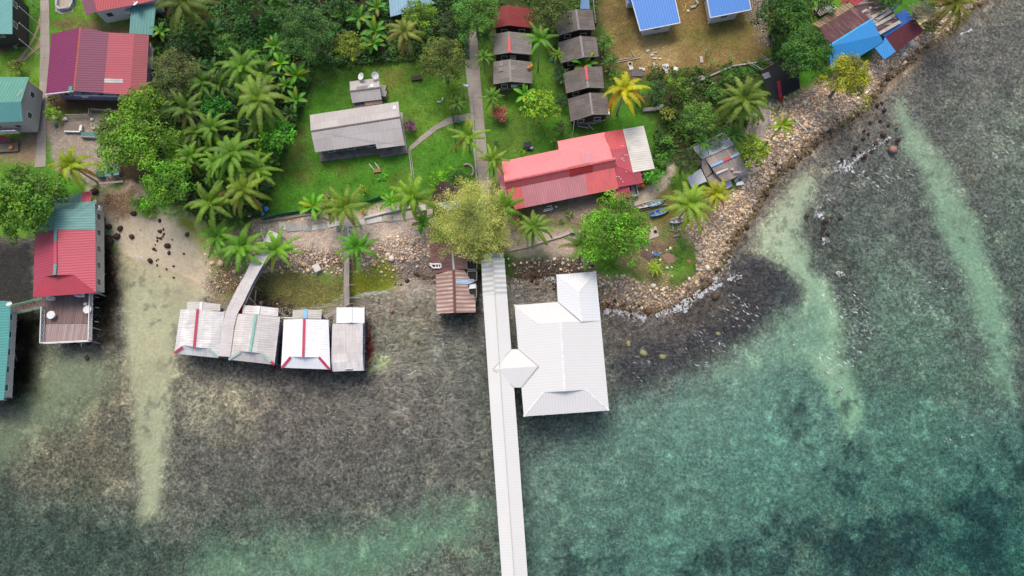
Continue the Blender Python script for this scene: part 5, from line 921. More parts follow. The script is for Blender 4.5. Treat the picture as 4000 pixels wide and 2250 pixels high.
TREES = [
 ('round bright green tree at the left edge above the red and teal sea house', 78, 780, 145, (.06, .16, .012), dict(leaf=.4, dens=2.2)),
 ('big yellow green tree above the left end of the beach', 505, 560, 140, (.085, .2, .012), dict(leaf=.34)),
 ('yellow green tree covering the lower right corner of the maroon house', 560, 415, 95, (.095, .21, .012), dict(leaf=.34)),
 ('bright green tree hanging over the top of the sandy beach', 655, 720, 112, (.07, .21, .012), dict(leaf=.32)),
 ('olive brown tree right of the maroon house with thin crown', 690, 295, 108, (.085, .11, .03), dict(leaf=.24)),
 ('compact emerald tree among the palms above the beach', 845, 405, 72, EME, dict(leaf=.34)),
 ('light emerald tree right of the palm cluster beside the lawn', 1075, 530, 82, (.05, .24, .015), dict(leaf=.34)),
 ('smaller emerald tree below the light emerald one at the lawn edge', 1060, 610, 50, (.045, .16, .012), dict(leaf=.3)),
 ('large dense dark green tree at the top behind the lawn', 1195, 130, 118, (.035, .105, .018), dict(leaf=.22)),
 ('yellow leaved tree just right of the large dense dark tree', 1365, 185, 72, (.1, .15, .015), dict(yel=.3, leaf=.26)),
 ('tall olive tree left of the path by the two rows of cabins', 1735, 235, 108, (.085, .12, .022), dict(leaf=.22)),
 ('mid green tree leaning over the top end of the path', 1860, 55, 100, (.05, .15, .02), dict(leaf=.28)),
 ('yellow green tree in front of the pale blue shed roof', 1640, 70, 85, (.09, .18, .012), dict(leaf=.3)),
 ('dark olive tree between the two cabin rows at the top edge', 2150, 40, 98, (.055, .085, .015), dict(leaf=.26, yel=.2)),
 ('bright yellow green tree on the lawn just above the coral house', 2108, 418, 82, (.12, .24, .012), dict(leaf=.42, yel=.3)),
 ('broad fresh green tree below the rose awning of the coral house', 2400, 905, 138, (.085, .23, .015), dict(leaf=.34)),
 ('dark green tree at the top edge left of the patchwork roofs', 3060, 50, 108, (.03, .1, .01), dict(leaf=.3, dens=2.2)),
 ('dark green tree right above the black shade net', 3138, 210, 116, (.028, .1, .01), dict(leaf=.3, dens=2.2)),
 ('small dark tree joining the two dark trees near the blue houses', 3040, 130, 55, (.028, .09, .01), dict(leaf=.3)),
 ('dark tree at the top edge over the crimson roof', 3215, 10, 60, (.03, .08, .01), dict(leaf=.3)),
 ('dark green tree at the top edge right of the striped roof', 3460, -5, 68, (.025, .07, .012), dict(leaf=.28)),
 ('yellow tree with pale bare twigs below the bright blue roof', 3312, 302, 106, (.17, .2, .008), dict(yel=.3, leaf=.28)),
 ('yellow green tree between the shack and the rocky bank', 2948, 588, 68, (.13, .22, .012), dict(yel=.35, leaf=.34, dens=2.6)),
 ('dark twiggy tree left of the shack', 2680, 632, 64, (.05, .08, .02), dict(leaf=.2)),
 ('green tree left of the biggest palm between yellow palm and round well', 2640, 335, 62, (.08, .15, .02), dict(leaf=.28, yel=.2)),
 ('mid green tree below the round concrete well', 2730, 465, 82, (.06, .15, .02), dict(leaf=.26)),
 ('dull green tree just above the pale roof sheets of the shack', 2790, 540, 48, (.05, .11, .02), dict(leaf=.24)),
 ('dark leafy tree right of the big palm cluster foot', 2560, 350, 45, (.03, .1, .025), dict(leaf=.26)),
 ('grey brown nearly bare tree at the top edge above the dark rocks', 3590, 55, 55, (.12, .1, .07), dict(leaf=.16, dens=.5)),
 ('dense dark tree behind the teal lean-to at the top left', 700, 180, 55, (.02, .055, .01), dict(leaf=.28)),
 ('dark tree between the olive tree and the path top', 1745, 95, 60, (.03, .06, .015), dict(leaf=.26)),

 ('yellow green tree filling the gap between the big beach tree and the left palms', 690, 560, 70, (.075, .18, .014), dict(leaf=.3)), ('dark green tree in the middle of the palm cluster', 860, 690, 62, (.03, .1, .015), dict(leaf=.28)), ('bushy tree with lime tips between the two biggest palms', 800, 560, 60, (.055, .16, .014), dict(leaf=.3)), ('green tree under the top palm of the cluster', 880, 180, 60, (.035, .12, .015), dict(leaf=.28)), ('dark spreading tree at the top edge in the forest', 960, 20, 80, (.025, .085, .012), dict(leaf=.3)), ('dark tree behind the banana plants at the top edge', 1330, 20, 55, (.025, .08, .012), dict(leaf=.28)),
 ('glossy dark tree between the beach palms and the lawn', 960, 500, 60, (.02, .06, .012), dict(leaf=.28)),
]
for lb, px, py, r, c_, kw in TREES: tree(lb, px, py, r, c_, **kw)
SHRUBS = [
 ('small round lime shrub beside the left concrete lane', 208, 440, 40, (.1, .26, .01), {}), ('dark rounded shrub beside the path near the maroon shed', 1788, 690, 52, (.03, .12, .01), {}), ('bright lime shrub left of the dark rounded shrub', 1712, 700, 40, LIM, {}),
 ('lime topped shrub crowning the dark rounded shrub', 1765, 665, 30, (.09, .27, .012), {}), ('bright green shrub lowest along the sandy trail right of the cream roof', 2552, 690, 48, (.05, .22, .02), {}), ('bright green shrub upper along the sandy trail right of the cream roof', 2588, 625, 38, (.06, .2, .02), {}),
 ('feathery round shrub on grass right of the cream roof', 2610, 552, 26, (.07, .2, .03), dict(leaf=.16)), ('dark leafy shrub right of the olive tree beside the cabin path', 2195, 290, 42, (.04, .1, .04), {}), ('dark shrub just left of the lowest right cabin', 2192, 393, 34, (.025, .075, .02), {}),
 ('olive shrub below the lowest right cabin beside the coral roof', 2196, 500, 38, (.05, .09, .02), dict(leaf=.22)), ('small shrub at the step of the coral roof', 2162, 555, 22, (.04, .14, .015), {}), ('shrub with yellow flowers at the north west edge of the coral roof', 2038, 602, 26, (.06, .2, .01), dict(yel=.6)),
 ('tiny dark shrub on the lawn by the path', 1937, 555, 12, (.02, .09, .02), {}), ('upper green shrub along the wall right of the cabins', 2362, 165, 44, (.05, .13, .02), {}), ('lower green shrub along the wall right of the cabins', 2382, 238, 42, (.045, .13, .02), {}), ('third green shrub along the wall above the yellow palm', 2400, 290, 32, (.06, .15, .02), {}),
 ('spiky blue green tuft on the dry yard, upper left of the pair', 2762, 203, 21, (.07, .19, .07), dict(leaf=.2, fine=.4)), ('round blue green tuft right on the dry yard', 2854, 231, 21, (.07, .2, .07), dict(leaf=.2, fine=.4)), ('small low blue green tuft under the round one', 2842, 255, 13, (.06, .16, .06), dict(leaf=.2, fine=.4)), ('yellowish grassy tuft left of the blue green tufts', 2782, 245, 24, (.15, .22, .05), dict(leaf=.2, fine=.4)),
 ('dark shrub beside the grassy tuft on the dry yard edge', 2740, 268, 20, (.025, .09, .01), {}), ('yellow speckled shrub on the middle lawn', 1422, 738, 25, (.13, .2, .02), dict(yel=.7)), ('bright lime creeper patch next to the wooden frame on the lawn', 1492, 690, 24, (.07, .33, .02), dict(h=.5)),
 ('agave like grey green tuft on the lawn left of the annexe', 1252, 330, 21, (.09, .16, .09), dict(leaf=.3, fine=.3)), ('green shrub left of the biggest palm', 2790, 355, 42, (.05, .14, .025), {}), ('green shrub between the biggest palm and the dry yard', 2850, 300, 35, (.05, .13, .015), {}), ('green shrub below the biggest palm near the shack', 2945, 470, 32, (.06, .11, .015), {}),
 ('dark shrub under the yellow palm beside the cabins', 2500, 390, 34, (.03, .09, .03), {}), ('yellow flecked shrub beneath the mid green tree', 2610, 440, 38, (.15, .18, .03), dict(yel=.5)), ('green shrub right of the black path at the trail fork', 2630, 705, 22, (.05, .17, .02), {}), ('low grassy shrub right of the olive tree at the lane', 60, 262, 38, (.12, .15, .02), {}), ('bright shrub at the lane edge below the maroon house', 235, 470, 16, (.09, .22, .01), {}),
 ('dark shrub in front of the maroon house south wall', 205, 388, 22, (.02, .05, .01), {}), ('grey flowering bush below the top left veranda', 62, 182, 15, (.2, .2, .12), dict(leaf=.2)), ('low green bush at the base of the beach tree', 560, 800, 46, (.09, .24, .02), dict(h=1.4)), ('yellow green creeping bush at the beach edge', 585, 830, 30, (.16, .26, .03), dict(h=.8)),
 ('green shrub on the beach side of the fenced lawn', 1000, 680, 30, (.03, .1, .02), {}), ('green shrub in the palm shade near the beach', 900, 640, 40, (.02, .07, .01), {}), ('shrub at the foot of the dense dark tree', 1060, 60, 50, (.03, .11, .02), {}), ('shrub beside the bananas at the top of the lawn', 1290, 250, 34, (.03, .08, .02), {}),
 ('small shrub at the top of the path by the red cabin', 1915, 20, 30, (.04, .1, .02), {}), ('yellow green shrub by the wall left of the dark shade net', 2985, 395, 18, (.2, .24, .02), {}), ('orange tinged shrub by the fence under the middle palm', 1420, 828, 16, (.25, .16, .03), dict(h=.8)), ('dark shrub beneath the top edge palm', 3650, 70, 40, (.05, .06, .02), {}),
 ('green tuft in front of the coral house terrace', 2222, 835, 20, (.07, .15, .02), dict(h=.8)), ('small green tuft left of the terrace tuft', 2192, 860, 14, (.06, .17, .02), dict(h=.6)), ('dark green shrub at the east side of the patchwork roof', 3640, 100, 42, (.06, .08, .015), {}), ('undergrowth shrub at the left of the forest by the teal lean-to', 630, 90, 30, (.03, .1, .02), {})]
for lb, px, py, r, c_, kw in SHRUBS:
    kw = dict(kw); kw.setdefault('h', r*.0412*1.35+.3); kw.setdefault('leaf', .24); tree(lb, px, py, r, c_, kind='shrub', group='shrubs and bushes', cat='shrub', **kw)
for lb, px, py, r, c_ in (('pink flowering bush right of the path', 1950, 443, 36, (.5, .16, .13)), ('purple bougainvillea at the right end of the grey bungalow', 1602, 492, 27, (.28, .04, .22))):
    t = tree(lb, px, py, r, (.05, .15, .03), kind='flowering_bush', group=None, cat='bush', h=1.8, leaf=.2); rg = np.random.default_rng(5); R = r*.0412; c0 = t.location
    V, F, cl = crown_mesh(R*1.02, 1.5, .2, .75, rg); V = V+np.array([c0.x, c0.y, c0.z+.55]); o = mk('blossom', V, F, FOL, t, col=cl); o.color = (*c_, 1)
# bare twigs of the yellow tree and of the top edge tree
def twigs(t, n, R, z, mat):
    rg = np.random.default_rng(3); mb = MB(); c0 = t.location
    for i in range(n):
        a = rg.uniform(0, 6.28); b = rg.uniform(.3, .95); s = c0+Vector((cos(a)*R*.15, sin(a)*R*.15, z*.5)); e_ = c0+Vector((cos(a)*R*b, sin(a)*R*b, z*rg.uniform(.8, 1.12))); m_ = s.lerp(e_, .5)+Vector((rg.normal()*.2, rg.normal()*.2, .3)); mb.tube([s, m_, e_], [.06, .035, .012], 4)
        for j in range(4): f_ = m_.lerp(e_, rg.uniform(0, 1)); mb.tube([f_, f_+Vector((rg.normal()*.5, rg.normal()*.5, rg.uniform(.1, .5)))], [.02, .008], 3)
    mb.build('bare_twigs', mat, t)
TW = plain('pale_twig', (.42, .36, .28), .9); yt = [o for o in SC.objects if o.get('label', '').startswith('yellow tree with pale')][0]; twigs(yt, 60, 3.4, 7.9, TW)
bt = [o for o in SC.objects if o.get('label', '').startswith('grey brown nearly bare')][0]; twigs(bt, 50, 2.4, 5.2, TW)
# feathery casuarina: drooping plumes
def plume_tree(label, px, py, rpx, color, h, n=62):
    rg = np.random.default_rng(11); R = rpx*.0412; c = at(px, py, GZ+h*.75); g_ = gz(c); t = thing('casuarina_tree', label, 'tree', (c.x, c.y, g_)); Vs = []; Cs = []; mb = MB()
    top = Vector((c.x, c.y, g_+h*.92)); mb.tube([Vector((c.x, c.y, g_-.3)), top.lerp(Vector((c.x, c.y, g_)), .5), top], [.32, .22, .05], 8)
    for i in range(n):
        q_ = (i+.5)/n; a = i*2.39996; L = R*(.25+.78*math.sqrt(q_))*rg.uniform(.8, 1.12); z0 = g_+h*(.97-.62*q_); z1 = z0+R*.22*rg.uniform(.2, 1.)
        s = np.array([c.x, c.y, z0]); e_ = np.array([c.x+cos(a)*L, c.y+sin(a)*L, z1]); mb.tube([Vector(s), Vector((s+e_)/2)+Vector((0, 0, .3)), Vector(e_)], [.08, .04, .015], 4)
        m = int(170+L*85); u = rg.random(m)**.75; p = s+(e_-s)*u[:, None]+rg.normal(size=(m, 3))*(.14+.4*np.sin(np.minimum(u, 1)*2.6))[:, None]*np.array([1, 1, .75]); p[:, 2] -= .25*u**2
        Vs.append(p); tb = (rg.uniform(.7, 1.25)*rg.uniform(.8, 1.2, m))*(.62+.5*u); Cs.append(np.stack([tb*(.8+.32*u), tb, tb*.9], 1))
    P_ = np.concatenate(Vs); C_ = np.concatenate(Cs); m = len(P_); d = unit(rg.normal(size=(m, 3))+np.array([0, 0, -.2])); b = unit(np.cross(d, rg.normal(size=(m, 3))))
    V, F = quads(P_, d, b, np.full(m, .035), rg.uniform(.1, .24, m)); o = mk('crown', V, F, FOL, t, col=np.repeat(C_, 4, 0)); o.color = (*color, 1); mb.build('trunk', BARK, t)
plume_tree('big feathery pale olive tree between the coral house and the jetty', 1848, 856, 170, (.56, .6, .2), 9.5)
# ---- palms
def frond(rg, az, e0, L, droop, width, nl=34, bend=0., yl=0.):
    V = []; F = []; C = []; segs = 14; pts = []; p = np.array([0., 0., 0.]); e_ = e0; a = az
    for i in range(segs+1):
        pts.append(p.copy()); e_ = e0-droop*(i/segs)**1.25; a = az+bend*(i/segs)**2; p = p+np.array([cos(a)*cos(e_), sin(a)*cos(e_), sin(e_)])*L/segs
    pts = np.array(pts)
    def quad(a_, b_, c_, d_, col): n = len(V); V.extend([a_, b_, c_, d_]); F.append((n, n+1, n+2, n+3)); C.extend([col]*4)
    for i in range(segs):
        t_ = pts[i+1]-pts[i]; t_ /= np.linalg.norm(t_); sd_ = np.cross(t_, (0, 0, 1)); sd_ /= np.linalg.norm(sd_)+1e-6; w0 = .055*(1-i/segs*.8); w1 = .055*(1-(i+1)/segs*.8)
        quad(pts[i]-sd_*w0, pts[i]+sd_*w0, pts[i+1]+sd_*w1, pts[i+1]-sd_*w1, (2.4, 1.7, 1.2))
    tb = rg.uniform(.75, 1.25)
    for k_ in range(nl):
        s = .12+.88*(k_+rg.uniform(0, .6))/nl; f = s*segs; i = min(int(f), segs-1); P = pts[i]+(pts[i+1]-pts[i])*(f-i)
        t_ = pts[i+1]-pts[i]; t_ /= np.linalg.norm(t_); sd_ = np.cross(t_, (0, 0, 1)); sd_ /= np.linalg.norm(sd_)+1e-6; up_ = np.cross(sd_, t_)
        l = width*min(1, .35+s*3)*(1-.55*max(0, s-.35)/.65)*rg.uniform(.85, 1.1)
        for sg in (-1, 1):
            fw = .5+.5*s; d = sd_*sg*1.0+t_*fw+up_*(.12-.1*rg.random()); d /= np.linalg.norm(d); m_ = P+d*l*.55; d2 = d+np.array([0, 0, -.55-.3*rg.random()]); d2 /= np.linalg.norm(d2); e2 = m_+d2*l*.5
            w_ = t_*.04*(1.6-.5*s); c_ = tb*rg.uniform(.75, 1.2); y = yl*rg.uniform(.3, 1)+.15*s; cc = (c_*(1+y), c_*(1+y*.35), c_*(1-y*.3)); c2 = (cc[0]*1.25, cc[1]*1.1, cc[2])
            n = len(V); V.extend([P-w_, P+w_, m_+w_, m_-w_, e2+w_*.3, e2-w_*.3]); F.append((n, n+1, n+2, n+3)); F.append((n+3, n+2, n+4, n+5)); C.extend([cc, cc, cc, cc, c2, c2])
    return V, F, C
def palm_proto(seed, nf, L, droop, width, emin=-.35, emax=1.25, nl=34, bend=.0):
    rg = np.random.default_rng(seed); V = []; F = []; C = []
    for i in range(nf):
        q_ = i/(nf-1); e0 = emax+(emin-emax)*q_**.8+rg.normal()*.06; az = i*2.39996+rg.normal()*.15
        v, f, c = frond(rg, az, e0, L*(.62+.38*min(1, q_*1.8))*rg.uniform(.9, 1.06), droop*rg.uniform(.8, 1.2)*(1.2-.35*q_), width, nl, rg.normal()*.3+bend, yl=.5 if q_ > .7 and rg.random() < .35 else 0)
        if q_ > .82 and rg.random() < .4: c = [(min(x[0]*1.7, 2.), x[1]*.8, x[2]*1.6) for x in c]
        n = len(V); V += v; F += [tuple(x+n for x in g_) for g_ in f]; C += c
    V = np.array(V); me = mk('crown', V, np.array(F), FOL, None, col=np.array(C)); return me
def nuts_proto():
    mb = MB()
    for i in range(7): a = i*2.4; mb.lathe((cos(a)*.25, sin(a)*.25, -.2-.08*(i % 3)), [(.02, -.14), (.12, -.05), (.13, .06), (.02, .15)], 8)
    return mb.build('coconuts', plain('coconut_husk', (.3, .17, .05), .6))
PAL_ = [palm_proto(1, 19, 4.5, 1.35, .62), palm_proto(2, 17, 4.3, 1.5, .6, bend=.3), palm_proto(3, 14, 4.3, 1.2, .62, emin=-.1), palm_proto(4, 24, 4.4, 1.35, .55, nl=38), palm_proto(5, 11, 4.0, 1.1, .6, emin=0.), palm_proto(6, 21, 4.4, 1.6, .55, bend=-.35), palm_proto(7, 16, 4.5, 1.2, .66, bend=.2), palm_proto(8, 23, 4.2, 1.45, .5, emin=-.5)]
NUT = nuts_proto(); used = set()
def inst(src, name, parent=None, loc=(0, 0, 0), rz=0, s=1.):
    o = src if src.name not in used and src.name in SC.objects else src.copy()
    if o is src: used.add(src.name)
    else: SC.objects.link(o)
    o.parent = parent; o.location = loc; o.rotation_euler = (0, 0, rz); o.scale = (s, s, s); return o
PN = {}
def palm(label, px, py, rpx, proto, color, h=6, lean=(0, 0), nuts=False, rz=None, group='coconut palms'):
    rg = np.random.default_rng(int(px*3+py)); zc = GZ+h; c = at(px, py, zc); b = Vector((c.x+lean[0], c.y+lean[1], 0)); b.z = gz(b)
    t = thing('coconut_palm', label, 'palm', b, group); s = rpx*.0405/3.75*(105/(105-h))**-1
    proto = (proto if int(px) % 3 else {0: 5, 1: 6, 2: 6, 3: 7, 4: 6}[proto]); src = PAL_[proto]; o = src if proto not in PN else src.copy()
    if proto in PN: SC.objects.link(o)
    PN[proto] = 1; rel = Vector((c.x-b.x, c.y-b.y, zc-b.z)); o.parent = t; o.location = rel; o.rotation_euler = (rg.normal()*.13, rg.normal()*.13, rg.uniform(0, 6.28)); o.scale = (s*rg.uniform(.92, 1.1), s*rg.uniform(.92, 1.1), s*.95); o.color = (*(color if color in (PG, PY, PM, PE) else (color[0]*1.55, color[1]*1.8, color[2]*1.5)), 1)
    m1 = rel*.5+Vector((-lean[0]*.18, -lean[1]*.18, 0)); k_ = max(.4, min(1, s)); tr_ = MB().tube([(0, 0, -.3), (0, 0, .4), m1, rel+Vector((0, 0, -.1))], [.24*k_, .17*k_, .13*k_, .11*k_], 8)
    mk('trunk', tr_.v, tr_.f, plain('palm_trunk', (.36, .3, .24), .85, .3, 6), t, local=True)
    if nuts:
        o = NUT if 'nut' not in PN else NUT.copy()
        if 'nut' in PN: SC.objects.link(o)
        PN['nut'] = 1; o.parent = t; o.location = rel+Vector((0, -.15, .1))
    return t
PG = (.12, .27, .02); PY = (.42, .43, .012); PD = (.05, .1, .012); PM = (.17, .33, .022); PE = (.1, .31, .02)
PALMS = [
 ('dark tall palm at the top edge right of the teal lean-to', 712, 8, 112, 0, (.06, .085, .01), 8), ('yellowing palm beside the lane above the red and teal sea house', 275, 645, 92, 1, (.16, .19, .012), 7),
 ('palm highest in the left palm cluster', 945, 262, 98, 1, PG, 7.5), ('large pale palm left of the banana plants', 1008, 385, 122, 0, (.1, .15, .02), 9), ('largest palm in the middle of the left cluster', 912, 600, 118, 3, PG, 9), ('palm with brown stalks at the lower right of the left cluster', 955, 738, 100, 1, (.11, .15, .016), 8),
 ('palm at the beach edge lowest left of the cluster', 820, 790, 98, 2, (.085, .14, .014), 7), ('dark leaning palm at the left of the cluster', 728, 425, 80, 4, (.06, .1, .012), 7), ('young palm over the algae at the beach edge', 855, 925, 74, 4, (.07, .17, .014), 3.5),
 ('palm left of the covered walkway over the mossy rocks', 945, 966, 88, 2, (.085, .18, .016), 4.5), ('palm right at the top of the covered walkway', 1085, 972, 74, 2, (.1, .2, .016), 4), ('palm growing beside the plank pier', 1395, 965, 80, 4, PE, 4.5),
 ('palm above the middle of the concrete seafront path', 1350, 806, 82, 1, (.12, .17, .02), 6), ('palm squeezed between the two biggest cluster palms', 850, 640, 80, 1, PG, 7), ('palm with upright fronds above the brown stalk palm', 1000, 660, 74, 2, PM, 7), ('palm between the olive tree and the emerald tree', 790, 320, 76, 2, PD, 6.5), ('dark palm right of the highest cluster palm', 1030, 285, 64, 4, PD, 6), ('dark palm in the shade below the drooping forest tree', 700, 400, 70, 2, PD, 5.5), ('palm squeezed in at the right of the big beach tree', 745, 610, 78, 1, PG, 6), ('low palm behind the brown stalk palm', 880, 770, 70, 4, PD, 4.5), ('palm at the upper left of the biggest cluster palm', 830, 500, 84, 0, PG, 7), ('smaller olive palm next to the seafront banana plant', 1287, 808, 52, 2, (.1, .13, .02), 5), ('palm beside the left side of the feathery tree', 1612, 765, 92, 1, PM, 6.5),
 ('palm leaning over the central path by the path fork', 1828, 533, 76, 4, (.13, .2, .02), 5.5), ('palm on the path at the west corner of the coral house', 1925, 622, 66, 4, (.12, .18, .018), 5.5), ('dark palm between feathery tree and coral house corner', 1968, 808, 72, 2, PG, 6),
 ('palm standing alone on the sand below the coral house', 2085, 885, 76, 3, (.085, .14, .016), 5.5), ('palm left of the broad fresh green tree by the lamp', 2275, 960, 76, 2, (.07, .13, .018), 5.5), ('small palm below the broad fresh green tree', 2385, 1042, 52, 4, (.08, .15, .018), 3.5),
 ('large palm over the blue boat by the stone bank', 2694, 795, 104, 0, (.13, .19, .02), 7), ('yellow palm right of the large palm by the stone bank', 2797, 755, 66, 1, (.2, .2, .012), 5), ('biggest palm above the shack', 2909, 385, 108, 3, (.095, .13, .02), 9),
 ('bright yellow palm right of the cabins', 2440, 352, 98, 1, PY, 8), ('small palm with orange nuts alone on the stone bank', 3058, 488, 50, 2, (.14, .19, .012), 5), ('dark small palm above the pale sheets right of the shack', 2868, 522, 48, 2, (.035, .1, .012), 4.5), ('dark small palm on the pale sheets left of the shack', 2744, 558, 48, 2, (.045, .12, .014), 4.5),
 ('tall thin trunk palm between the two cabin rows', 2110, 152, 66, 4, (.075, .17, .015), 9), ('dark palm left of the red ridge cabin', 1898, 148, 44, 4, (.03, .08, .015), 4), ('palm between the path and the patched cabin', 1890, 224, 44, 2, (.07, .13, .016), 4.5), ('small palm above the pink flowering bush', 1923, 378, 44, 2, (.07, .14, .016), 4),
 ('young palm by the left row gap between cabin rows', 2178, 212, 36, 4, (.08, .14, .014), 4.5), ('dark palm at the top edge above the dark rocks', 3735, 15, 92, 0, (.085, .085, .008), 7), ('pale drooping palm below the yellow green tree near the blue shed', 1583, 128, 80, 1, (.12, .13, .025), 7),
 ('tiny yellow palm on the grassy point', 2559, 1047, 30, 2, (.2, .27, .02), 1.6), ('small dark palm in the shade at the beach edge', 925, 850, 50, 4, (.03, .07, .014), 3), ('dark palm half hidden under the left palm cluster', 770, 520, 74, 1, (.05, .09, .01), 6),
 ('first slender areca palm by the path lamp', 1770, 358, 32, 4, (.1, .15, .015), 3.5), ('second slender areca palm nearer the path fork', 1785, 405, 36, 2, (.06, .11, .015), 3.5), ('third small areca palm left of the lamp', 1762, 398, 26, 4, (.15, .17, .012), 3), ('shaded palm behind the large pale palm', 860, 330, 70, 2, (.04, .075, .01), 6), ('dark palm between the cluster palms and the emerald tree', 1010, 500, 64, 1, (.06, .1, .012), 6)]
LEANS = {0: (.6, .4), 2: (-1, -.5), 8: (.5, 1), 25: (-.8, -.6), 22: (-.4, -.8)}
for i, (lb, px, py, r, pr, c_, h) in enumerate(PALMS): palm(lb, px, py, r*1.16, pr, c_, h, LEANS.get(i, (0, 0)), nuts=i in (3, 21, 23, 22, 25, 24, 18, 5))
# ---- bananas
def banana_proto(seed, nleaf):
    rg = np.random.default_rng(seed); V = []; F = []; C = []
    for i in range(nleaf):
        az = i*2.39996+rg.normal()*.15; e0 = 1.2-1.0*i/nleaf; L = rg.uniform(1.7, 2.2); p = np.array([0, 0, 0.]); segs = 9; ps = []; 
        for s in range(segs+1): ps.append(p.copy()); e_ = e0-1.25*(s/segs)**1.3; p = p+np.array([cos(az)*cos(e_), sin(az)*cos(e_), sin(e_)])*L/segs
        tb = rg.uniform(.75, 1.25); dry = rg.random() < .12; n0 = len(V)
        for s in range(segs+1):
            t_ = ps[min(s+1, segs)]-ps[max(s-1, 0)]; t_ /= np.linalg.norm(t_); sd_ = np.cross(t_, (0, 0, 1)); sd_ /= np.linalg.norm(sd_)+1e-6; u = s/segs; w_ = .3*math.sin(min(1, (u+.04)/1.04)*pi)**.55*(.35 if u < .15 else 1)*rg.uniform(.85, 1.1)
            for k_, (o_, z_) in enumerate(((-w_, .07), (-.03, 0), (.03, 0), (w_, .07))): V.append(ps[s]+sd_*o_+np.array([0, 0, z_])); c_ = tb*(1.9 if k_ in (1, 2) else 1.); C.append((c_*2.4, c_*1.1, c_*.8) if dry else (c_, c_, c_))
        for s in range(segs):
            for k_ in range(3): a_ = n0+s*4+k_; F.append((a_, a_+1, a_+5, a_+4))
    return mk('leaves', np.array(V), np.array(F), FOL, None, col=np.array(C))
BN = [banana_proto(21, 9), banana_proto(22, 8), banana_proto(23, 11)]; BU = {}
BANANAS = [('bright banana plant at the top left corner of the lawn', 1156, 286, 50), ('banana plant with lime leaves just left of the lawn corner', 1092, 240, 44), ('banana plant below the climbing vines near the dense tree', 1069, 172, 42), ('small banana plant between two bigger ones left of the lawn', 1110, 325, 34), ('banana plant with withered orange centre leaves', 1155, 385, 46), ('small dark banana plant at the lawn edge', 1131, 440, 32), ('banana plant left of the drooping palm at the top', 1462, 112, 54), ('banana plant at the top above the yellow leaved tree', 1400, 62, 50), ('banana plant with hanging leaves right of the yellow leaved tree', 1456, 165, 44), ('dark banana plant at the left of the forest clearing', 825, 116, 52), ('shaded banana plant left of the top palm cluster', 822, 265, 46), ('tiny banana plant below the dense dark tree', 1262, 222, 20), ('bright banana plant on the seafront fence', 1218, 800, 52), ('lime banana plant by the seafront wall', 1525, 786, 40), ('banana plant left of the feathery tree base', 1650, 868, 36), ('broad leaf banana plant over the eave of a right cabin', 2282, 242, 56), ('large leafed plant left of the bright lawn tree', 2050, 365, 44), ('dark banana plant below the teal lean-to', 758, 155, 48), ('banana plant at the corner of the teal lean-to', 622, 118, 38), ('dark banana plant right of the teal lean-to in the forest', 772, 250, 40), ('banana plant at the top edge near the orange drum', 1470, 20, 40), ('dark banana plant right of the dense dark tree', 1305, 115, 40), ('lime banana plant above the pale palm', 1040, 320, 34), ('banana plant at the top left of the dense tree', 1340, 40, 36)]
for i, (lb, px, py, r) in enumerate(BANANAS):
    k_ = i % 3; zc = 3.4; c = at(px, py, GZ+zc*.8); b = Vector((c.x, c.y, 0)); b.z = gz(b); t = thing('banana_plant', lb, 'banana plant', b, 'banana plants'); o = BN[k_] if k_ not in BU else BN[k_].copy()
    if k_ in BU: SC.objects.link(o)
    BU[k_] = 1; s = r*.0412/1.55; o.parent = t; o.location = (0, 0, GZ+zc*.8-b.z-.6*s); o.rotation_euler = (0, 0, i*1.3); o.scale = (s, s, s); dk = 'dark' in lb or 'shaded' in lb
    o.color = (.02, .075, .012, 1) if dk else ((.09, .26, .015, 1) if ('lime' in lb or 'bright' in lb or 'seafront' in lb) else (.06, .18, .018, 1))
    tr_ = MB().tube([(0, 0, -.2), (0, 0, GZ+zc*.8-b.z-.5*s)], [.16, .1], 8); mk('stem', tr_.v, tr_.f, plain('banana_stem', (.2, .26, .08)), t, local=True)
# ---- undergrowth, grass (uncountable)
def scatter(poly, dens, z=1.5, k=K):
    P = PP(poly, z, k); xs = [p[0] for p in P]; ys = [p[1] for p in P]; n = int((max(xs)-min(xs))*(max(ys)-min(ys))*dens); x = rng.uniform(min(xs), max(xs), n); y = rng.uniform(min(ys), max(ys), n); s = sdist(x, y, P) > 0; return x[s], y[s]
def ground_cover(name, polys, dens, size, hz, color, thr=.0, up=1.2, clump=.5, spread=.5):
    xs = []; ys = []
    for p in polys: a, b = scatter(p, dens); xs.append(a); ys.append(b)
    x = np.concatenate(xs); y = np.concatenate(ys); m_ = fbm(x, y, clump, 3, 21.); s = m_ > thr; x, y, m_ = x[s], y[s], m_[s]; z, d = terrain(x, y); n = len(x)
    hh = hz*(.25+1.3*np.clip((m_-thr)/.35, 0, 1))*rng.uniform(.3, 1, n); c = np.stack([x, y, z+hh], 1); nn = unit(rng.normal(size=(n, 3))*spread+np.array([0, 0, up])); t_ = unit(np.cross(nn, rng.normal(size=(n, 3)))); b = np.cross(nn, t_); sz = size*rng.uniform(.6, 1.4, n)
    V, F = quads(c, t_, b, sz*.35, sz*.55); g1_ = vnoise(x, y, .8, 4.); tb = rng.uniform(.6, 1.3, n)*(.6+.8*g1_); yy = (vnoise(x, y, .25, 8.)-.4)*.8; tb = tb*1.4; col_ = np.stack([tb*(1+yy), tb*(1+yy*.3), tb*(1-yy*.4)], 1).clip(.1, 3)
    o = mk(name, V, F, FOL, None, col=np.repeat(col_, 4, 0)); o.color = (*color, 1); tag(o, kind='stuff'); return o
ground_cover('undergrowth', [[(385, 60), (395, -60), (1180, -60), (1180, 150), (1050, 155), (790, 175), (760, 290), (700, 440), (660, 545), (540, 560), (480, 540), (380, 400), (300, 300), (385, 200)]], 22, .42, .9, (.03, .095, .014), thr=.3)
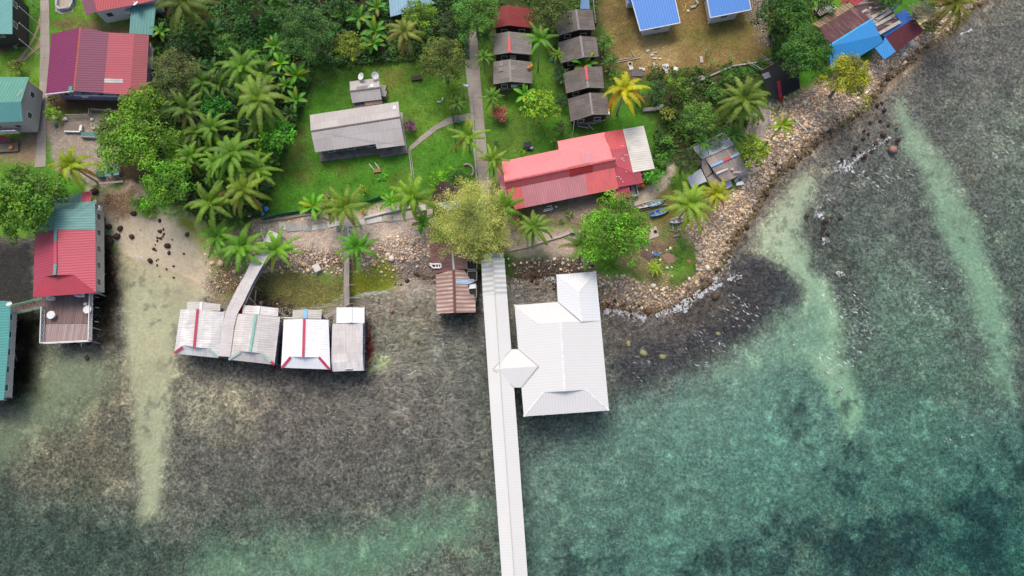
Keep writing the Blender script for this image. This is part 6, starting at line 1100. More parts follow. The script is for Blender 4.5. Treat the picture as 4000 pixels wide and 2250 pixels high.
ground_cover('vine_cover', [[(600, 60), (700, 30), (760, 130), (700, 180), (640, 200), (600, 150)], [(560, 0), (700, -40), (720, 20), (600, 60)]], 40, .4, 1.0, (.035, .15, .012), thr=.38)
ground_cover('undergrowth', [[(1200, -60), (1500, -60), (1500, 60), (1400, 120), (1380, 40), (1220, 80)], [(1600, 170), (1760, 170), (1930, 150), (1900, 260), (1870, 340), (1720, 420), (1650, 400), (1630, 240)], [(1655, 300), (1700, 300), (1690, 400), (1650, 460), (1630, 440)]], 22, .34, .7, (.04, .11, .012), thr=.42)
ground_cover('hillside_bushes', [[(1930, -60), (2060, -60), (2040, 60), (1960, 60)], [(1930, 60), (1990, 60), (1990, 200), (1940, 180)], [(2380, -100), (2400, 10), (2330, 40), (2300, -20)]], 26, .36, 1.0, (.025, .07, .01), thr=.35)
ground_cover('creeping_plants', [[(1690, 610), (1745, 620), (1750, 690), (1700, 715), (1650, 700), (1640, 660)]], 40, .2, .2, (.09, .22, .02), thr=.47, clump=1.)
ground_cover('beach_creepers', [[(325, 500), (480, 520), (500, 545), (440, 545), (360, 530)]], 30, .25, .3, (.13, .25, .03), thr=.45, clump=.8)
ground_cover('lawn_grass', [[(760, 180), (1180, 150), (1195, 540), (1060, 520), (660, 545), (700, 440)], [(1225, 180), (1540, 180), (1560, 320), (1400, 350), (1250, 400)], [(1640, 320), (1700, 300), (1690, 400), (1640, 400)], [(140, 60), (230, 60), (220, 100), (150, 120)], [(30, 0), (95, 0), (90, 70), (50, 140), (30, 100)]], 9, .16, .08, (.075, .22, .015), thr=.3, up=.4, spread=1., clump=.7)
ground_cover('dry_grass', [[(1545, -60), (1935, -60), (1945, 150), (1830, 185), (1720, 190), (1600, 190), (1530, 100)]], 6, .17, .08, (.2, .2, .05), thr=.48, up=.4, spread=1., clump=.4)
# ---------------------------------------------------------------- paths and paving
PATH = roofmat('path_slabs', (.36, .31, .27), .9, .12, (.2, .16, .12), .5, .9, (2.2, 2.2), .35, 0, b=0); 
def path(name, pts, mat, z=None, th=.25, zoff=.05):
    zz = max(gz(at(*p, 1.5)) for p in pts)+zoff if z is None else z
    o = facet(name, [(*p, zz) for p in pts], mat, None, th); tag(o, kind='structure'); return o
path('path', [(1826, 120), (1864, 120), (1876, 300), (1906, 640), (1922, 790), (1936, 860), (1890, 860), (1862, 640), (1853, 440), (1835, 300)], PATH, 1.72)
path('path', [(1806, 135), (1828, 135), (1838, 290), (1850, 437), (1858, 600), (1868, 740), (1862, 740), (1838, 440), (1822, 300)], CONC, 1.69)
path('path', [(1848, 440), (1856, 470), (1800, 474), (1765, 482), (1710, 505), (1640, 560), (1600, 590), (1596, 575), (1640, 535), (1700, 488), (1760, 455)], PATH, 1.67)
path('road', [(158, -60), (190, -60), (194, 180), (190, 300), (180, 480), (178, 650), (135, 655), (150, 480), (154, 330), (157, 180)], PATH, 1.68)
LT = plain('dirt_track', (.36, .26, .16), .95, .3, .8)
path('track', [(156, 60), (157, 100), (135, 150), (110, 195), (85, 235), (60, 258), (42, 250), (80, 220), (115, 170), (140, 120)], LT, 1.66)
path('track', [(157, 140), (157, 185), (120, 215), (95, 240), (85, 235), (130, 195)], LT, 1.655)
# patched concrete seafront path, each slab a piece of paving
SLB = [([(1088, 870), (1112, 868), (1118, 900), (1090, 896)], 0), ([(1118, 872), (1180, 872), (1182, 900), (1120, 905)], 1), ([(1184, 880), (1214, 882), (1214, 902), (1184, 902)], 1), ([(1216, 880), (1270, 872), (1272, 893), (1218, 900)], 0), ([(1280, 870), (1340, 862), (1340, 878), (1282, 890)], 0), ([(1344, 865), (1380, 862), (1382, 886), (1346, 888)], 1), ([(1382, 862), (1425, 856), (1428, 876), (1384, 886)], 0), ([(1430, 848), (1490, 842), (1494, 864), (1432, 876)], 0), ([(1495, 842), (1532, 838), (1535, 866), (1498, 864)], 2), ([(1534, 840), (1560, 842), (1562, 860), (1536, 862)], 0), ([(1060, 900), (1100, 898), (1110, 930), (1075, 935)], 2)]
SM = [plain('slab_pale', (.62, .58, .53), .9, .2, 1), plain('slab_grey', (.38, .36, .34), .9, .3, 1), plain('slab_buff', (.5, .42, .35), .9, .25, 1)]
for i, (p_, k_) in enumerate(SLB): path('pavement', p_, SM[k_], 1.74+.005*(i % 3), .35)
path('pavement', [(1560, 842), (1640, 820), (1690, 815), (1690, 836), (1640, 846), (1562, 862)], SM[2], 1.72, .35)
# low walls
def wall(label, pts, z, h, w_, mat, name='low_wall', cat='wall', group=None):
    mb = MB(); z = z or 1.6
    for a, b in zip(pts[:-1], pts[1:]): mb.beam(at(*a, z+h/2-.1), at(*b, z+h/2-.1), w_, h+.2)
    o = mb.build(name, mat, loc=at(*pts[0], z)); tag(o, label, cat, group); return o
wall('pale concrete parapet beside the seafront path near the lime banana', [(1425, 852), (1480, 838), (1560, 818), (1615, 808)], 1.6, .5, .35, SM[0]); wall('white block at the right end of the seafront parapet', [(1618, 822), (1664, 812)], 1.6, .6, .9, SM[0])
wall('curved concrete sea wall right of the jetty landing', [(2250, 903), (2190, 925), (2130, 942), (2060, 965), (1990, 980)], 1.3, .6, .35, SM[2]); wall('broken concrete edging on the east point', [(2225, 906), (2252, 905)], 1.5, .8, .6, CONC)
wall('long concrete retaining edge above the stone bank', [(1100, 862), (1210, 840), (1300, 862)], 1.5, .25, .2, plain('fallen_timber', (.32, .23, .2), .9, .4, 3)); tag(MB().beam(at(1020, 868, 1.7), at(1195, 838, 1.75), .35, .25).build('timber_pile', plain('fallen_timber', (.32, .23, .2), .9, .4, 3), loc=at(1020, 868, 1.6)), 'weathered timber lengths lying along the green net fence', 'timber')
wall('rounded stone kerb of the small garden bed beside the central path', [(1812, 644), (1832, 643), (1846, 655), (1850, 672), (1842, 688)], 1.6, .35, .3, CONC); wall('thin concrete kerb line running down the middle lawn from the bungalow', [(1596, 585), (1604, 640), (1610, 692)], 1.6, .12, .15, CONC); wall('second thin kerb line parallel on the middle lawn', [(1603, 590), (1612, 650), (1618, 700)], 1.6, .1, .1, CONC); wall('short pipe across the end of the lawn kerbs', [(1622, 706), (1648, 700)], 1.6, .12, .12, WHITE)
wall('concrete drain edge along the right side of the central path', [(1915, 700), (1928, 760)], 1.6, .3, .3, DCONC); wall('stone boundary wall between dry yard and shrubs', [(2700, 330), (2780, 295), (2860, 260), (2960, 245), (3050, 222)], 1.6, .3, .25, CONC); wall('curved concrete wall stub under the yellow palm', [(2510, 432), (2560, 428), (2590, 415)], 1.6, .5, .6, CONC); wall('thin boundary wall right of the upper right cabin', [(2316, 0), (2326, 95)], 1.6, .6, .2, DCONC)
def fence(label, pts, h, mat, mesh_mat, n, name='fence'):
    t = thing(name, label, 'fence', at(*pts[0], 1.6)); mb = MB()
    for a, b in zip(pts[:-1], pts[1:]): mb.beam(at(*a, 1.6+h/2), at(*b, 1.6+h/2), .05, h)
    mb.build('panel', mesh_mat, t)
    for a, b in zip(pts[:-1], pts[1:]):
        for i in range(n): p = at(*a).lerp(at(*b), i/n); MB().tube([p-Vector((0, 0, .2)), p+Vector((0, 0, h+.1))], .05, 6).build('post', mat, t)
GN = plain('green_net', (.04, .2, .1), .8); fence('green net fence along the seaward lawn edge', [(1025, 856), (1090, 838), (1200, 822), (1230, 815)], .9, DARKW, GN, 3); fence('green fence stretch behind the speckled shrub', [(1400, 792), (1440, 785), (1500, 765)], .9, DARKW, GN, 3); fence('green net fence left of the central path below the areca palms', [(1768, 450), (1773, 500), (1780, 590)], 1.0, DARKW, plain('green_net_d', (.05, .16, .11), .8), 3)
def rail_fence(label, pts, h=1.0, mat=None):
    t = thing('rail_fence', label, 'fence', at(*pts[0], 1.6)); m_ = mat or plain('pale_wood', (.5, .42, .36))
    for a, b in zip(pts[:-1], pts[1:]):
        A_, B_ = at(*a, 1.6+h), at(*b, 1.6+h); MB().beam(A_, B_, .07).beam(A_-Vector((0, 0, .5)), B_-Vector((0, 0, .5)), .05).build('rail', m_, t)
        for i in (0, 1): p = A_.lerp(B_, i); MB().tube([p+Vector((0, 0, .1)), Vector((p.x, p.y, 1.3))], .05, 6).build('post', m_, t)
rail_fence('thin pale rail fence in the dark yard below the maroon house', [(255, 448), (345, 447), (347, 425), (470, 432)]); rail_fence('thin wire fence between rocks and shade net by the shore', [(3048, 455), (3070, 410), (3130, 375), (3200, 335)], .9); rail_fence('thin wire fence above the black shade net', [(2920, 238), (2980, 272), (3020, 252)], .9); rail_fence('second wire fence by the upper yard slope', [(2972, 210), (3018, 248)], .9); rail_fence('thin rail fence on the concrete by the big palm', [(3008, 400), (3010, 475)], .9)
# lamps
def lamp(label, hx, hy, z, bx=None, arm=(.8, 0)):
    p = at(hx, hy, z); b = Vector((p.x-arm[0], p.y-arm[1], 0)); b.z = gz(b); t = thing('street_lamp', label, 'street lamp', b, 'street lamps'); MB().tube([b-Vector((0, 0, .2)), (b.x, b.y, z-.1)], [.09, .06]).build('pole', STEEL, t); MB().beam((b.x, b.y, z-.1), p, .06).build('arm', STEEL, t); MB().box(p, (.75, .34, .16), math.atan2(arm[1], arm[0])).build('lamp_head', WHITE, t)
lamp('street lamp on the lawn beside the upper central path', 1820, 334, 5.8, arm=(.55, -.1)); lamp('street lamp on the rocks behind the pavilion wing', 2280, 1018, 6.0, arm=(-.45, .15))
# ---------------------------------------------------------------- boats and odd things
def boat(label, px, py, L, W, rz, hull, z=1.7, inner=None, group='boats on land'):
    p = at(px, py, z); g_ = gz(p); t = thing('boat', label, 'boat', (p.x, p.y, g_), group, 0); V = []; F = []; n = 11; prof = []
    for i in range(n):
        u = i/(n-1)*2-1; w_ = W/2*(1-abs(u)**2.6*(1 if u > 0 else .45)); zz = .12*abs(u)**3
        for s_, q_ in enumerate(((-1, .5+zz), (-.75, .12), (0, zz*.8), (.75, .12), (1, .5+zz), (.82, .5+zz), (.6, .2), (0, .1+zz*.8), (-.6, .2), (-.82, .5+zz))): x = u*L/2; y = q_[0]*w_; V.append(Vector((p.x+x*cos(rz)-y*sin(rz), p.y+x*sin(rz)+y*cos(rz), g_+.1+q_[1])))
    for i in range(n-1):
        for k_ in range(10): F.append((i*10+k_, (i+1)*10+k_, (i+1)*10+(k_+1) % 10, i*10+(k_+1) % 10))
    F.append(tuple(range(10))); F.append(tuple(range((n-1)*10+9, (n-1)*10-1, -1))); mk('hull', V, F, hull, t)
    for u in (-.45, .1, .5): MB().box((p.x+u*L/2*cos(rz), p.y+u*L/2*sin(rz), g_+.48), (.28, W*.82*(1-abs(u)**2.6*.6), .05), rz).build('seat', inner or GREYW, t)
    return t
boat('upturned pale blue boat on the rack by the large palm', 2560, 797, 2.6, .75, radians(14), plain('paleblue_hull', (.35, .6, .72), .4), 1.9, plain('paleblue_hull', (.35, .6, .72), .4))
boat('long narrow wooden boat with white rim beside the pale blue boat', 2535, 800, 4.8, .9, radians(15), plain('white_hull', (.55, .5, .46), .6)); boat('blue and turquoise boat in the grass below the pale blue boat', 2575, 832, 3.2, 1.0, radians(18), plain('blue_hull', (.1, .25, .5), .5)); boat('white dinghy under the lowest fronds of the large palm', 2645, 863, 2.4, .95, radians(10), WHITE)
tt = thing('boat_shelter', 'pale timber rail frame holding the long boat by the path', 'rack', at(2530, 790)); MB().beam(at(2492, 806, 1.9), at(2600, 778, 1.9), .12).build('rail', GREYW, tt); MB().beam(at(2500, 822, 1.8), at(2605, 798, 1.8), .12).build('rail', GREYW, tt)
for a, b in ((2494, 806), (2598, 780), (2503, 822), (2602, 799)): MB().tube([at(a, b, 1.9), at(a, b, 1.4)], .05, 6).build('post', GREYW, tt)
# concrete boat shaped pool at the top left
t = thing('plunge_pool', 'dry boat shaped concrete pool with blue rim at the top edge', 'pool', at(255, 15)); mb = MB(); P_ = [(226, -40), (223, 25), (238, 38), (272, 33), (284, 12), (290, -40)]
for a, b in zip(P_[:-1], P_[1:]): mb.beam(at(*a, 1.95), at(*b, 1.95), .35, .7)
mb.build('rim', plain('pale_rim', (.42, .42, .42)), t); flat('floor', P_, 1.72, plain('sandy_floor', (.4, .34, .27)), t, .1); MB().beam(at(240, 41, 1.9), at(272, 35, 1.9), .1, .8).beam(at(288, 10, 1.9), at(293, -30, 1.9), .1, .8).build('blue_edge', plain('blue_edge', (.03, .12, .4)), t); path('pavement', [(214, -40), (216, 44), (240, 56), (285, 46), (290, 20), (308, -40)], CONC, 1.68)
# lawn and yard things
t = thing('garden_bench', 'small wooden frame with two pale poles on the middle lawn', 'frame', at(1475, 664)); MB().box(at(1474, 667, 1.8), (1.15, .6, .3), .1).build('box', plain('brown_box', (.3, .16, .1)), t); MB().beam(at(1441, 639, 1.7), at(1462, 665, 1.9), .08).build('pole', WHITE, t); MB().beam(at(1464, 634, 1.7), at(1482, 660, 1.9), .08).build('pole', WHITE, t)
t = thing('trailer', 'black cart with slatted top and pale blue cloth on the lawn above the coral house', 'cart', at(2060, 575)); MB().box(at(2060, 566, 2.1), (1.15, .9, .12), .05).build('slatted_top', plain('black_slats', (.03, .025, .03), .6, .5, 6), t); MB().box(at(2060, 580, 1.85), (1.4, .5, .35), .1).build('frame', plain('black_frame', (.02, .02, .025)), t)
for a, b in ((2047, 586), (2072, 584)): MB().tube([at(a, b, 1.85)-Vector((0, .08, 0)), at(a, b, 1.85)+Vector((0, .08, 0))], .25, 14).build('wheel', plain('rubber', (.02, .02, .02)), t)
MB().box(at(2077, 578, 2.1), (.5, .35, .2), .5).build('cloth', plain('blue_cloth', (.25, .35, .65)), t)
def thinglet(name, cat, label, mb, mat, loc): tag(mb.build(name, mat, loc=loc), label, cat)
def blob(px, py, z, r, h, n=7, seed=0, flatn=.5):
    rg = np.random.default_rng(seed+int(px)); mb = MB(); prof = [(r*.5, 0), (r, h*.35), (r*.75, h*.8), (r*.15, h)]; mb.lathe(at(px, py, z), prof, n); mb.v = [v+Vector((rg.normal()*r*.12, rg.normal()*r*.12, rg.normal()*h*.08)) for v in mb.v]; return mb
BLU = plain('blue_tarp', (.06, .25, .7), .5)
for nm, ct, lb, px, py, z, r, h, mt in (
 ('tarpaulin', 'tarpaulin', 'larger crumpled blue tarpaulin at the left end of the green net fence', 1040, 818, 1.7, .55, .4, BLU), ('tarpaulin', 'tarpaulin', 'smaller blue tarpaulin scrap beside the larger one', 1025, 836, 1.7, .35, .3, BLU), ('sack', 'sack', 'white sack on the rubble left of the blue tarpaulin', 974, 842, 1.6, .3, .35, WHITE), ('tarpaulin', 'tarpaulin', 'left of two blue plastic bundles on the burnt heap', 2558, 996, 1.8, .25, .3, BLU), ('tarpaulin', 'tarpaulin', 'right of two blue plastic bundles on the burnt heap', 2572, 997, 1.8, .25, .3, BLU),
 ('sack', 'sack', 'small white sack at the corner of the coral house terrace', 2172, 808, 1.8, .2, .3, WHITE), ('stump', 'tree stump', 'cut orange brown tree stump on the grassy point', 2690, 1022, 1.5, .33, .35, plain('stump', (.5, .25, .12))), ('bin', 'bin', 'green lidded bin below the path fork', 1792, 476, 1.7, .4, .6, plain('grey_green', (.16, .32, .25))), ('sack', 'sack', 'tiny blue bag on the grass between cabin rows', 2157, 238, 1.7, .22, .4, plain('blue_bag', (.1, .35, .7))), ('well', 'well', 'round concrete well lid beside the shrubs on the dry yard', 2739, 308, 1.7, .6, .5, CONC),
 ('sack', 'sack', 'white crumpled sheet on the dry yard beside the trees', 2640, 275, 1.7, .5, .5, WHITE), ('debris_heap', 'heap', 'burnt brown brush heap on the grassy point', 2535, 990, 1.55, 1.2, .25, plain('ash', (.16, .12, .1), .95, .5, 3)), ('debris_heap', 'heap', 'dry palm frond heap on the grassy point', 2615, 1012, 1.55, 1.0, .3, plain('dryfrond', (.33, .2, .14), .95, .4, 5)), ('bucket', 'bucket', 'green bucket by the lane side yard', 222, 492, 1.7, .25, .4, plain('green_plastic', (.02, .25, .12))), ('sack', 'sack', 'white box on the yard below the rail fence', 361, 468, 1.7, .3, .35, WHITE), ('sack', 'sack', 'pale sack beside the round lime shrub', 257, 467, 1.7, .35, .35, WHITE), ('drum', 'drum', 'orange drum in the trees at the top edge', 1467, 37, 2., .35, .7, plain('orange_plastic', (.75, .3, .01))), ('tank', 'tank', 'grey pillar head at the end of the curved sea wall', 2270, 912, 1.5, .55, .9, CONC)):
    thinglet(nm, ct, lb, blob(px, py, z, r, h, 12 if nm in ('stump', 'well', 'bin', 'bucket', 'drum', 'tank') else 7), mt, at(px, py, z))
def planks(label, cat, name, lst, mat, z=1.75):
    for i, (a, b, w_) in enumerate(lst): tag(MB().beam(at(*a, z+.03*i), at(*b, z+.03*i), w_, .08).build(name, mat, loc=at(*a, z)), label[i], cat)
planks(['white pole lying across the stone bank near the small palm', 'pale pole leaning at the land end of the covered walkway'], 'pole', 'pole', [((3098, 460), (3151, 509), .14), ((1020, 895), (1030, 935), .2)], WHITE, 1.9)
planks(['upper board of the crossed boards by the white dinghy', 'left crossed board by the white dinghy', 'right crossed board by the white dinghy', 'separate short board on the point below the dinghy'], 'board', 'board', [((2612, 898), (2642, 904), .14), ((2626, 875), (2630, 898), .2), ((2664, 868), (2645, 905), .14), ((2630, 922), (2660, 917), .25)], plain('grey_board', (.42, .36, .31)), 1.7)
planks(['long pale board left on the dry yard', 'long lower pale board left on the dry yard', 'thin board leaning to the long boards'], 'board', 'board', [((2405, 236), (2466, 226), .12), ((2400, 245), (2500, 226), .12), ((2465, 195), (2480, 224), .12)], plain('grey_board', (.42, .36, .31)), 1.7)
SLN = ['top slab scrap', 'second slab scrap', 'third slab scrap', 'fourth slab scrap']
for i, (a, b, w_, d_, rz) in enumerate(((2530, 198, .55, .4, .3), (2556, 206, 1.0, .25, .1), (2547, 214, .6, .3, .1), (2558, 228, .7, .35, -.2), (2578, 229, .5, .25, .0), (2558, 255, .4, 1.1, .4), (2600, 262, 1.1, 1.1, .1), (2604, 280, .6, .6, .2), (2508, 270, 1.0, .5, -.1), (2740, 232, .5, 1.2, .1), (2465, 265, .7, .8, .2), (2687, 42, .5, .5, 0), (2488, 285, 1.9, 1.3, 0))):
    lbs = ['small concrete fragment highest of the broken slabs on the dry yard', 'long thin slab fragment on the dry yard centre', 'short slab fragment left of the long thin one', 'slab fragment lower left of the yard scatter', 'slab fragment lower right of the yard scatter', 'tilted narrow slab on the dry yard', 'large square slab in the middle of the dry yard', 'square slab just below the large one on the yard', 'long slab right above the yellow palm', 'pale slab left of the grassy tufts', 'grey slab beside the manhole near the yellow palm', 'brown square block between the blue houses', 'dark grey sheet right behind the yellow palm top']
    m_ = [SM[0], SM[2], plain('grey_plate', (.12, .11, .11))][2 if i == 12 else i % 2]; tag(MB().box(at(a, b, 1.72), (w_, d_, .14), rz).build('concrete_slab', m_, loc=at(a, b, 1.65)), lbs[i], 'slab')
t = thing('manhole', 'square manhole frame with dark opening on the dry yard', 'manhole', at(2461, 250)); mb = MB()
for dx, dy, lx, ly in ((0, .32, .8, .16), (0, -.32, .8, .16), (.32, 0, .16, .5), (-.32, 0, .16, .5)): mb.box(at(2461, 250, 1.75)+Vector((dx, dy, 0)), (lx, ly, .2))
mb.build('frame', SM[2], t); MB().box(at(2461, 250, 1.7), (.5, .5, .06)).build('opening', plain('black_void', (.01, .01, .012)), t)
tag(flat('slab', [(2540, 895), (2562, 882), (2575, 922), (2535, 935)], 1.75, SM[2], None, .2, loc=at(2550, 910, 1.6)), 'broken concrete platform with dark hole on the grassy point', 'slab'); MB()
thinglet('opening_cover', 'hatch', 'dark hatch in the broken concrete platform', MB().box(at(2560, 905, 1.78), (.5, .5, .06), .3), plain('black_void', (.01, .01, .012)), at(2560, 905, 1.75))
tag(MB().box(at(1238, 1047, 1.4), (1.05, 1.25, .5), .5).build('concrete_block', SM[0], loc=at(1238, 1047, 1.1)), 'white concrete block on the shore stones between walkway and pier', 'block'); tag(MB().box(at(1515, 995, 1.5), (.7, .5, .3), .4).build('concrete_block', SM[0], loc=at(1515, 995, 1.3)), 'white concrete block on the stones right of the plank pier', 'block'); tag(flat('slab', [(2940, 655), (2962, 654), (2958, 670), (2938, 680)], 1.8, SM[2], None, .3, loc=at(2950, 665, 1.5)), 'pinkish slab on the stone bank right of the shack', 'slab')
t = thing('white_frame', 'white open box frame on the ground below the coral house', 'frame', at(2140, 815)); mb = MB()
for a, b in (((2123, 826), (2158, 818)), ((2158, 818), (2154, 803)), ((2154, 803), (2135, 808)), ((2124, 820), (2152, 813))): mb.beam(at(*a, 2.1), at(*b, 2.1), .14)
mb.build('rails', WHITE, t); 
for a, b in ((2123, 826), (2158, 818), (2154, 803)): MB().tube([at(a, b, 2.1), at(a, b, 1.5)], .05, 6).build('leg', WHITE, t)
t = thing('chair', 'white plastic chair shaped scrap on the lawn left of the areca palms', 'scrap', at(1722, 393)); mb = MB(); mb.tube([at(1708, 397, 1.8), at(1720, 399, 1.85), at(1728, 392, 1.85), at(1730, 382, 1.8)], .12, 6); mb.build('curved_sheet', WHITE, t)
tag(MB().box(at(1356, 896, 1.9), (.1, .1, .5)).box(at(1322, 894, 1.75), (.55, .7, .08), .2).build('crate', plain('green_crate', (.06, .22, .16)), loc=at(1322, 894, 1.7)), 'green crate frame beside the head of the plank pier', 'crate')
t = thing('lumber_stack', 'grey lumber stack with white board on the left yard', 'lumber', at(285, 502)); MB().box(at(283, 500, 1.9), (2.6, 1.2, .5), -.02).build('lumber', roofmat('lumber', (.2, .16, .13), .3, .3, groove=.5), t); MB().box(at(283, 514, 2.0), (2.6, .25, .3), -.02).build('white_board', WHITE, t); MB().box(at(317, 501, 2.0), (.4, 1.0, .4)).build('white_board', WHITE, t)
t = thing('shed', 'low teal sheet covered pile on the left yard', 'shed', at(350, 530)); facet('roof_sheet', [(317, 516, 2.4), (378, 517, 2.4), (380, 540, 2.1), (316, 538, 2.1)], TEAL, t); MB().box(at(348, 530, 1.9), (2.3, .8, .6)).build('pile', GREYW, t)
t = thing('board_pile', 'fan of pale boards right of the lumber stack', 'boards', at(385, 495)); mb = MB()
for i in range(5): mb.beam(at(353+i, 484+i*4, 1.8+.05*i), at(420, 488+i*6, 1.8+.05*i), .18, .05)
mb.build('boards', plain('grey_board', (.42, .36, .31)), t)
t = thing('shed', 'small pale blue lean-to shed at the top of the beach', 'shed', at(435, 670)); facet('roof_sheet', [(412, 650, 3.0), (462, 645, 3.2), (464, 682, 2.8), (408, 690, 2.6)], roofmat('paleblue_sheet2', (.2, .42, .47), .4, .08), t); posts_along(t, at(412, 686, 2.5), at(460, 680, 2.6), 2.6, 3, DARKW); posts_along(t, at(414, 652, 2.8), at(460, 648, 2.9), 2.9, 3, DARKW)
t = thing('shed', 'small dark green box beside the pale blue lean-to', 'box', at(393, 682)); MB().box(at(393, 682, 2.0), (1., .8, .8)).build('box', plain('dark_green', (.03, .13, .11)), t); MB().box(at(393, 682, 2.43), (1.1, .9, .06)).build('lid', plain('dark_green', (.03, .13, .11)), t)
planks(['long pale beam at the top edge of the beach', 'second pale beam at the top edge of the beach'], 'beam', 'beam', [((385, 716), (480, 708), .35), ((300, 620), (352, 614), .3)], plain('pale_wood', (.5, .42, .36)), 1.6)
tag(MB().box(at(224, 735, 1.4), (.6, 2.6, .9), -.05).build('concrete_step', CONC, loc=at(224, 735, 1)), 'concrete stair block behind the teal roof of the sea house', 'stairs')
planks(['lower debris board under the lowest right cabin', 'upper debris board under the lowest right cabin', 'crossed dark board under the lowest right cabin'], 'board', 'board', [((2255, 492), (2300, 500), .2), ((2250, 484), (2330, 482), .2), ((2296, 486), (2318, 506), .2)], plain('grey_board', (.42, .36, .31)), 1.8)
for i, a in enumerate((2335, 2347, 2358)): thinglet('basin', 'basin', ['left', 'middle', 'right'][i]+' of three white basins under the lowest right cabin', blob(a, 470-i, 1.9, .22, .25, 12), WHITE, at(a, 470-i, 1.9))
thinglet('pipe', 'pipe', 'curled yellow hose on the yard between the blue houses', MB().tube([at(2672, 12, 1.7), at(2678, 18, 1.7), at(2678, 32, 1.7), at(2668, 46, 1.7)], .08, 6), plain('yellow_hose', (.5, .42, .03)), at(2675, 25, 1.7)); thinglet('pipe', 'pipe', 'pale bent duct on the yard beside the second blue house', MB().tube([at(2698, 30, 1.8), at(2715, 26, 1.8), at(2727, 14, 1.8), at(2718, 2, 1.8)], .22, 8), plain('pale_duct', (.45, .5, .48)), at(2710, 20, 1.8))
# gate wire poles by the coral house
thinglet('pole', 'pole', 'thin pale pole between the lowest right cabin and the coral roof', MB().tube([at(2243, 475, 4.2), at(2236, 535, 1.6)], .05, 6), WHITE, at(2240, 510, 1.6))
thinglet('roof_pole', 'pole', 'white stick leaning on the maroon awning at the coral roof west end', MB().beam(at(1952, 656, 4.1), at(1959, 670, 4.1), .14), WHITE, at(1955, 660, 4.0))
tag(MB().beam(at(970, 680, 1.9), at(1048, 728, 1.7), .3, .3).build('fallen_trunk', plain('red_brown_log', (.25, .11, .07)), loc=at(1000, 700, 1.6)), 'red brown fallen trunk in the palm shade by the lawn', 'log'); tag(MB().tube([at(1268, 750, 1.75), at(1286, 772, 1.75)], [.12, .16], 7).build('log', BARK, loc=at(1268, 750, 1.6)), 'short grey log on the lawn above the seafront palms', 'log')
tag(MB().box(at(1618, 308, 1.8), (.9, .7, .5), .1).box(at(1638, 305, 1.85), (.9, .8, .6), .2).build('crates', plain('brown_dark_box', (.1, .06, .05)), loc=at(1628, 306, 1.6)), 'dark brown pair of boxes on the lawn left of the olive tree', 'boxes')
# ---------------------------------------------------------------- stones
def stone_proto(seed):
    bm = bmesh.new(); bmesh.ops.create_icosphere(bm, subdivisions=1, radius=1); rg = np.random.default_rng(seed); V = np.array([v.co[:] for v in bm.verts]); F = np.array([[v.index for v in f.verts] for f in bm.faces]); bm.free()
    V = V*(1+rg.normal(size=(len(V), 1))*.13); V *= np.array([1, rg.uniform(.65, .95), rg.uniform(.5, .75)]); return V, F
SP = [stone_proto(i) for i in range(6)]
def place(poly, dens, k=K, z=1.): return scatter(poly, dens, z, k)
BANK = [(1940, 255), (2050, 222), (2190, 180), (2250, 120), (2330, 40), (2440, -60), (2560, -80), (2400, 75), (2250, 192), (2190, 272), (2110, 330), (2045, 380), (1965, 445), (1905, 545), (1855, 612), (1825, 684), (1765, 738), (1690, 790), (1600, 800), (1510, 780), (1500, 700), (1560, 690), (1650, 722), (1700, 722), (1752, 690), (1745, 610), (1700, 585), (1760, 520), (1860, 470), (1900, 390), (1930, 320)]
sx, sy = place(BANK, 7.5); MIDR = [[(510, 600), (660, 590), (760, 640), (880, 630), (1075, 560), (1090, 700), (1010, 720), (880, 680), (640, 695), (560, 740), (500, 700)], [(1275, 650), (1470, 650), (1510, 700), (1510, 775), (1430, 745), (1290, 710)], [(640, 750), (740, 765), (740, 785), (640, 785)]]
ax, ay = zip(*[place(p, 2.8) for p in MIDR]); bx_, by_ = place([(1610, 640), (1700, 590), (1700, 700), (1620, 690)], .7); RX = place([(700, 640), (770, 630), (900, 690), (780, 690)], 3)
gx2 = np.concatenate([sx, *ax, bx_, RX[0]]); gy2 = np.concatenate([sy, *ay, by_, RX[1]]); n = len(gx2)
size = np.clip(rng.lognormal(-1.8, .42, n), .09, .62); gzv, gd = terrain(gx2, gy2)
wet = np.clip(1-(gd-.6+rng.normal(size=n)*.5)/1.3, 0, 1)
pal = np.array([(.74, .56, .38), (.64, .45, .27), (.56, .47, .38), (.76, .64, .5), (.5, .33, .2), (.42, .35, .3), (.68, .47, .33)]); c_ = pal[rng.integers(0, 7, n)]*rng.uniform(.9, 1.5, (n, 1))*np.where(gx2 < -8, .95, 1.)[:, None]
wetc = np.array([(.1, .065, .035), (.06, .045, .035), (.19, .12, .055)])[rng.integers(0, 3, n)]; c_ = c_*(1-wet[:, None])+wetc*wet[:, None]
order = np.argsort(-size); big = order[:230]; rest = order[230:]
VV = []; FF = []; CCc = []; off = 0
for i in rest:
    V0, F0 = SP[i % 6]; a = rng.uniform(0, 6.28); R_ = np.array([[cos(a), -sin(a), 0], [sin(a), cos(a), 0], [0, 0, 1]]); VV.append(V0@R_.T*size[i]+np.array([gx2[i], gy2[i], gzv[i]+size[i]*.15])); FF.append(F0+off); off += len(V0); CCc.append(np.repeat(c_[i][None], len(V0), 0))
tag(mk('shore_stones', np.concatenate(VV), np.concatenate(FF), STONE, None, col=np.concatenate(CCc)), kind='stuff')
FM = {}
def stone_mat(c):
    k_ = tuple(round(float(x)*20)/20 for x in c) if c[0] > .15 else tuple(round(float(x)*60)/60 for x in c); k_ = tuple(max(.02, x) for x in k_); nm = 'rock_'+'_'.join(f'{x:.2f}' for x in k_); return plain(nm, k_, .85, .35, 2.5)
RP = {}
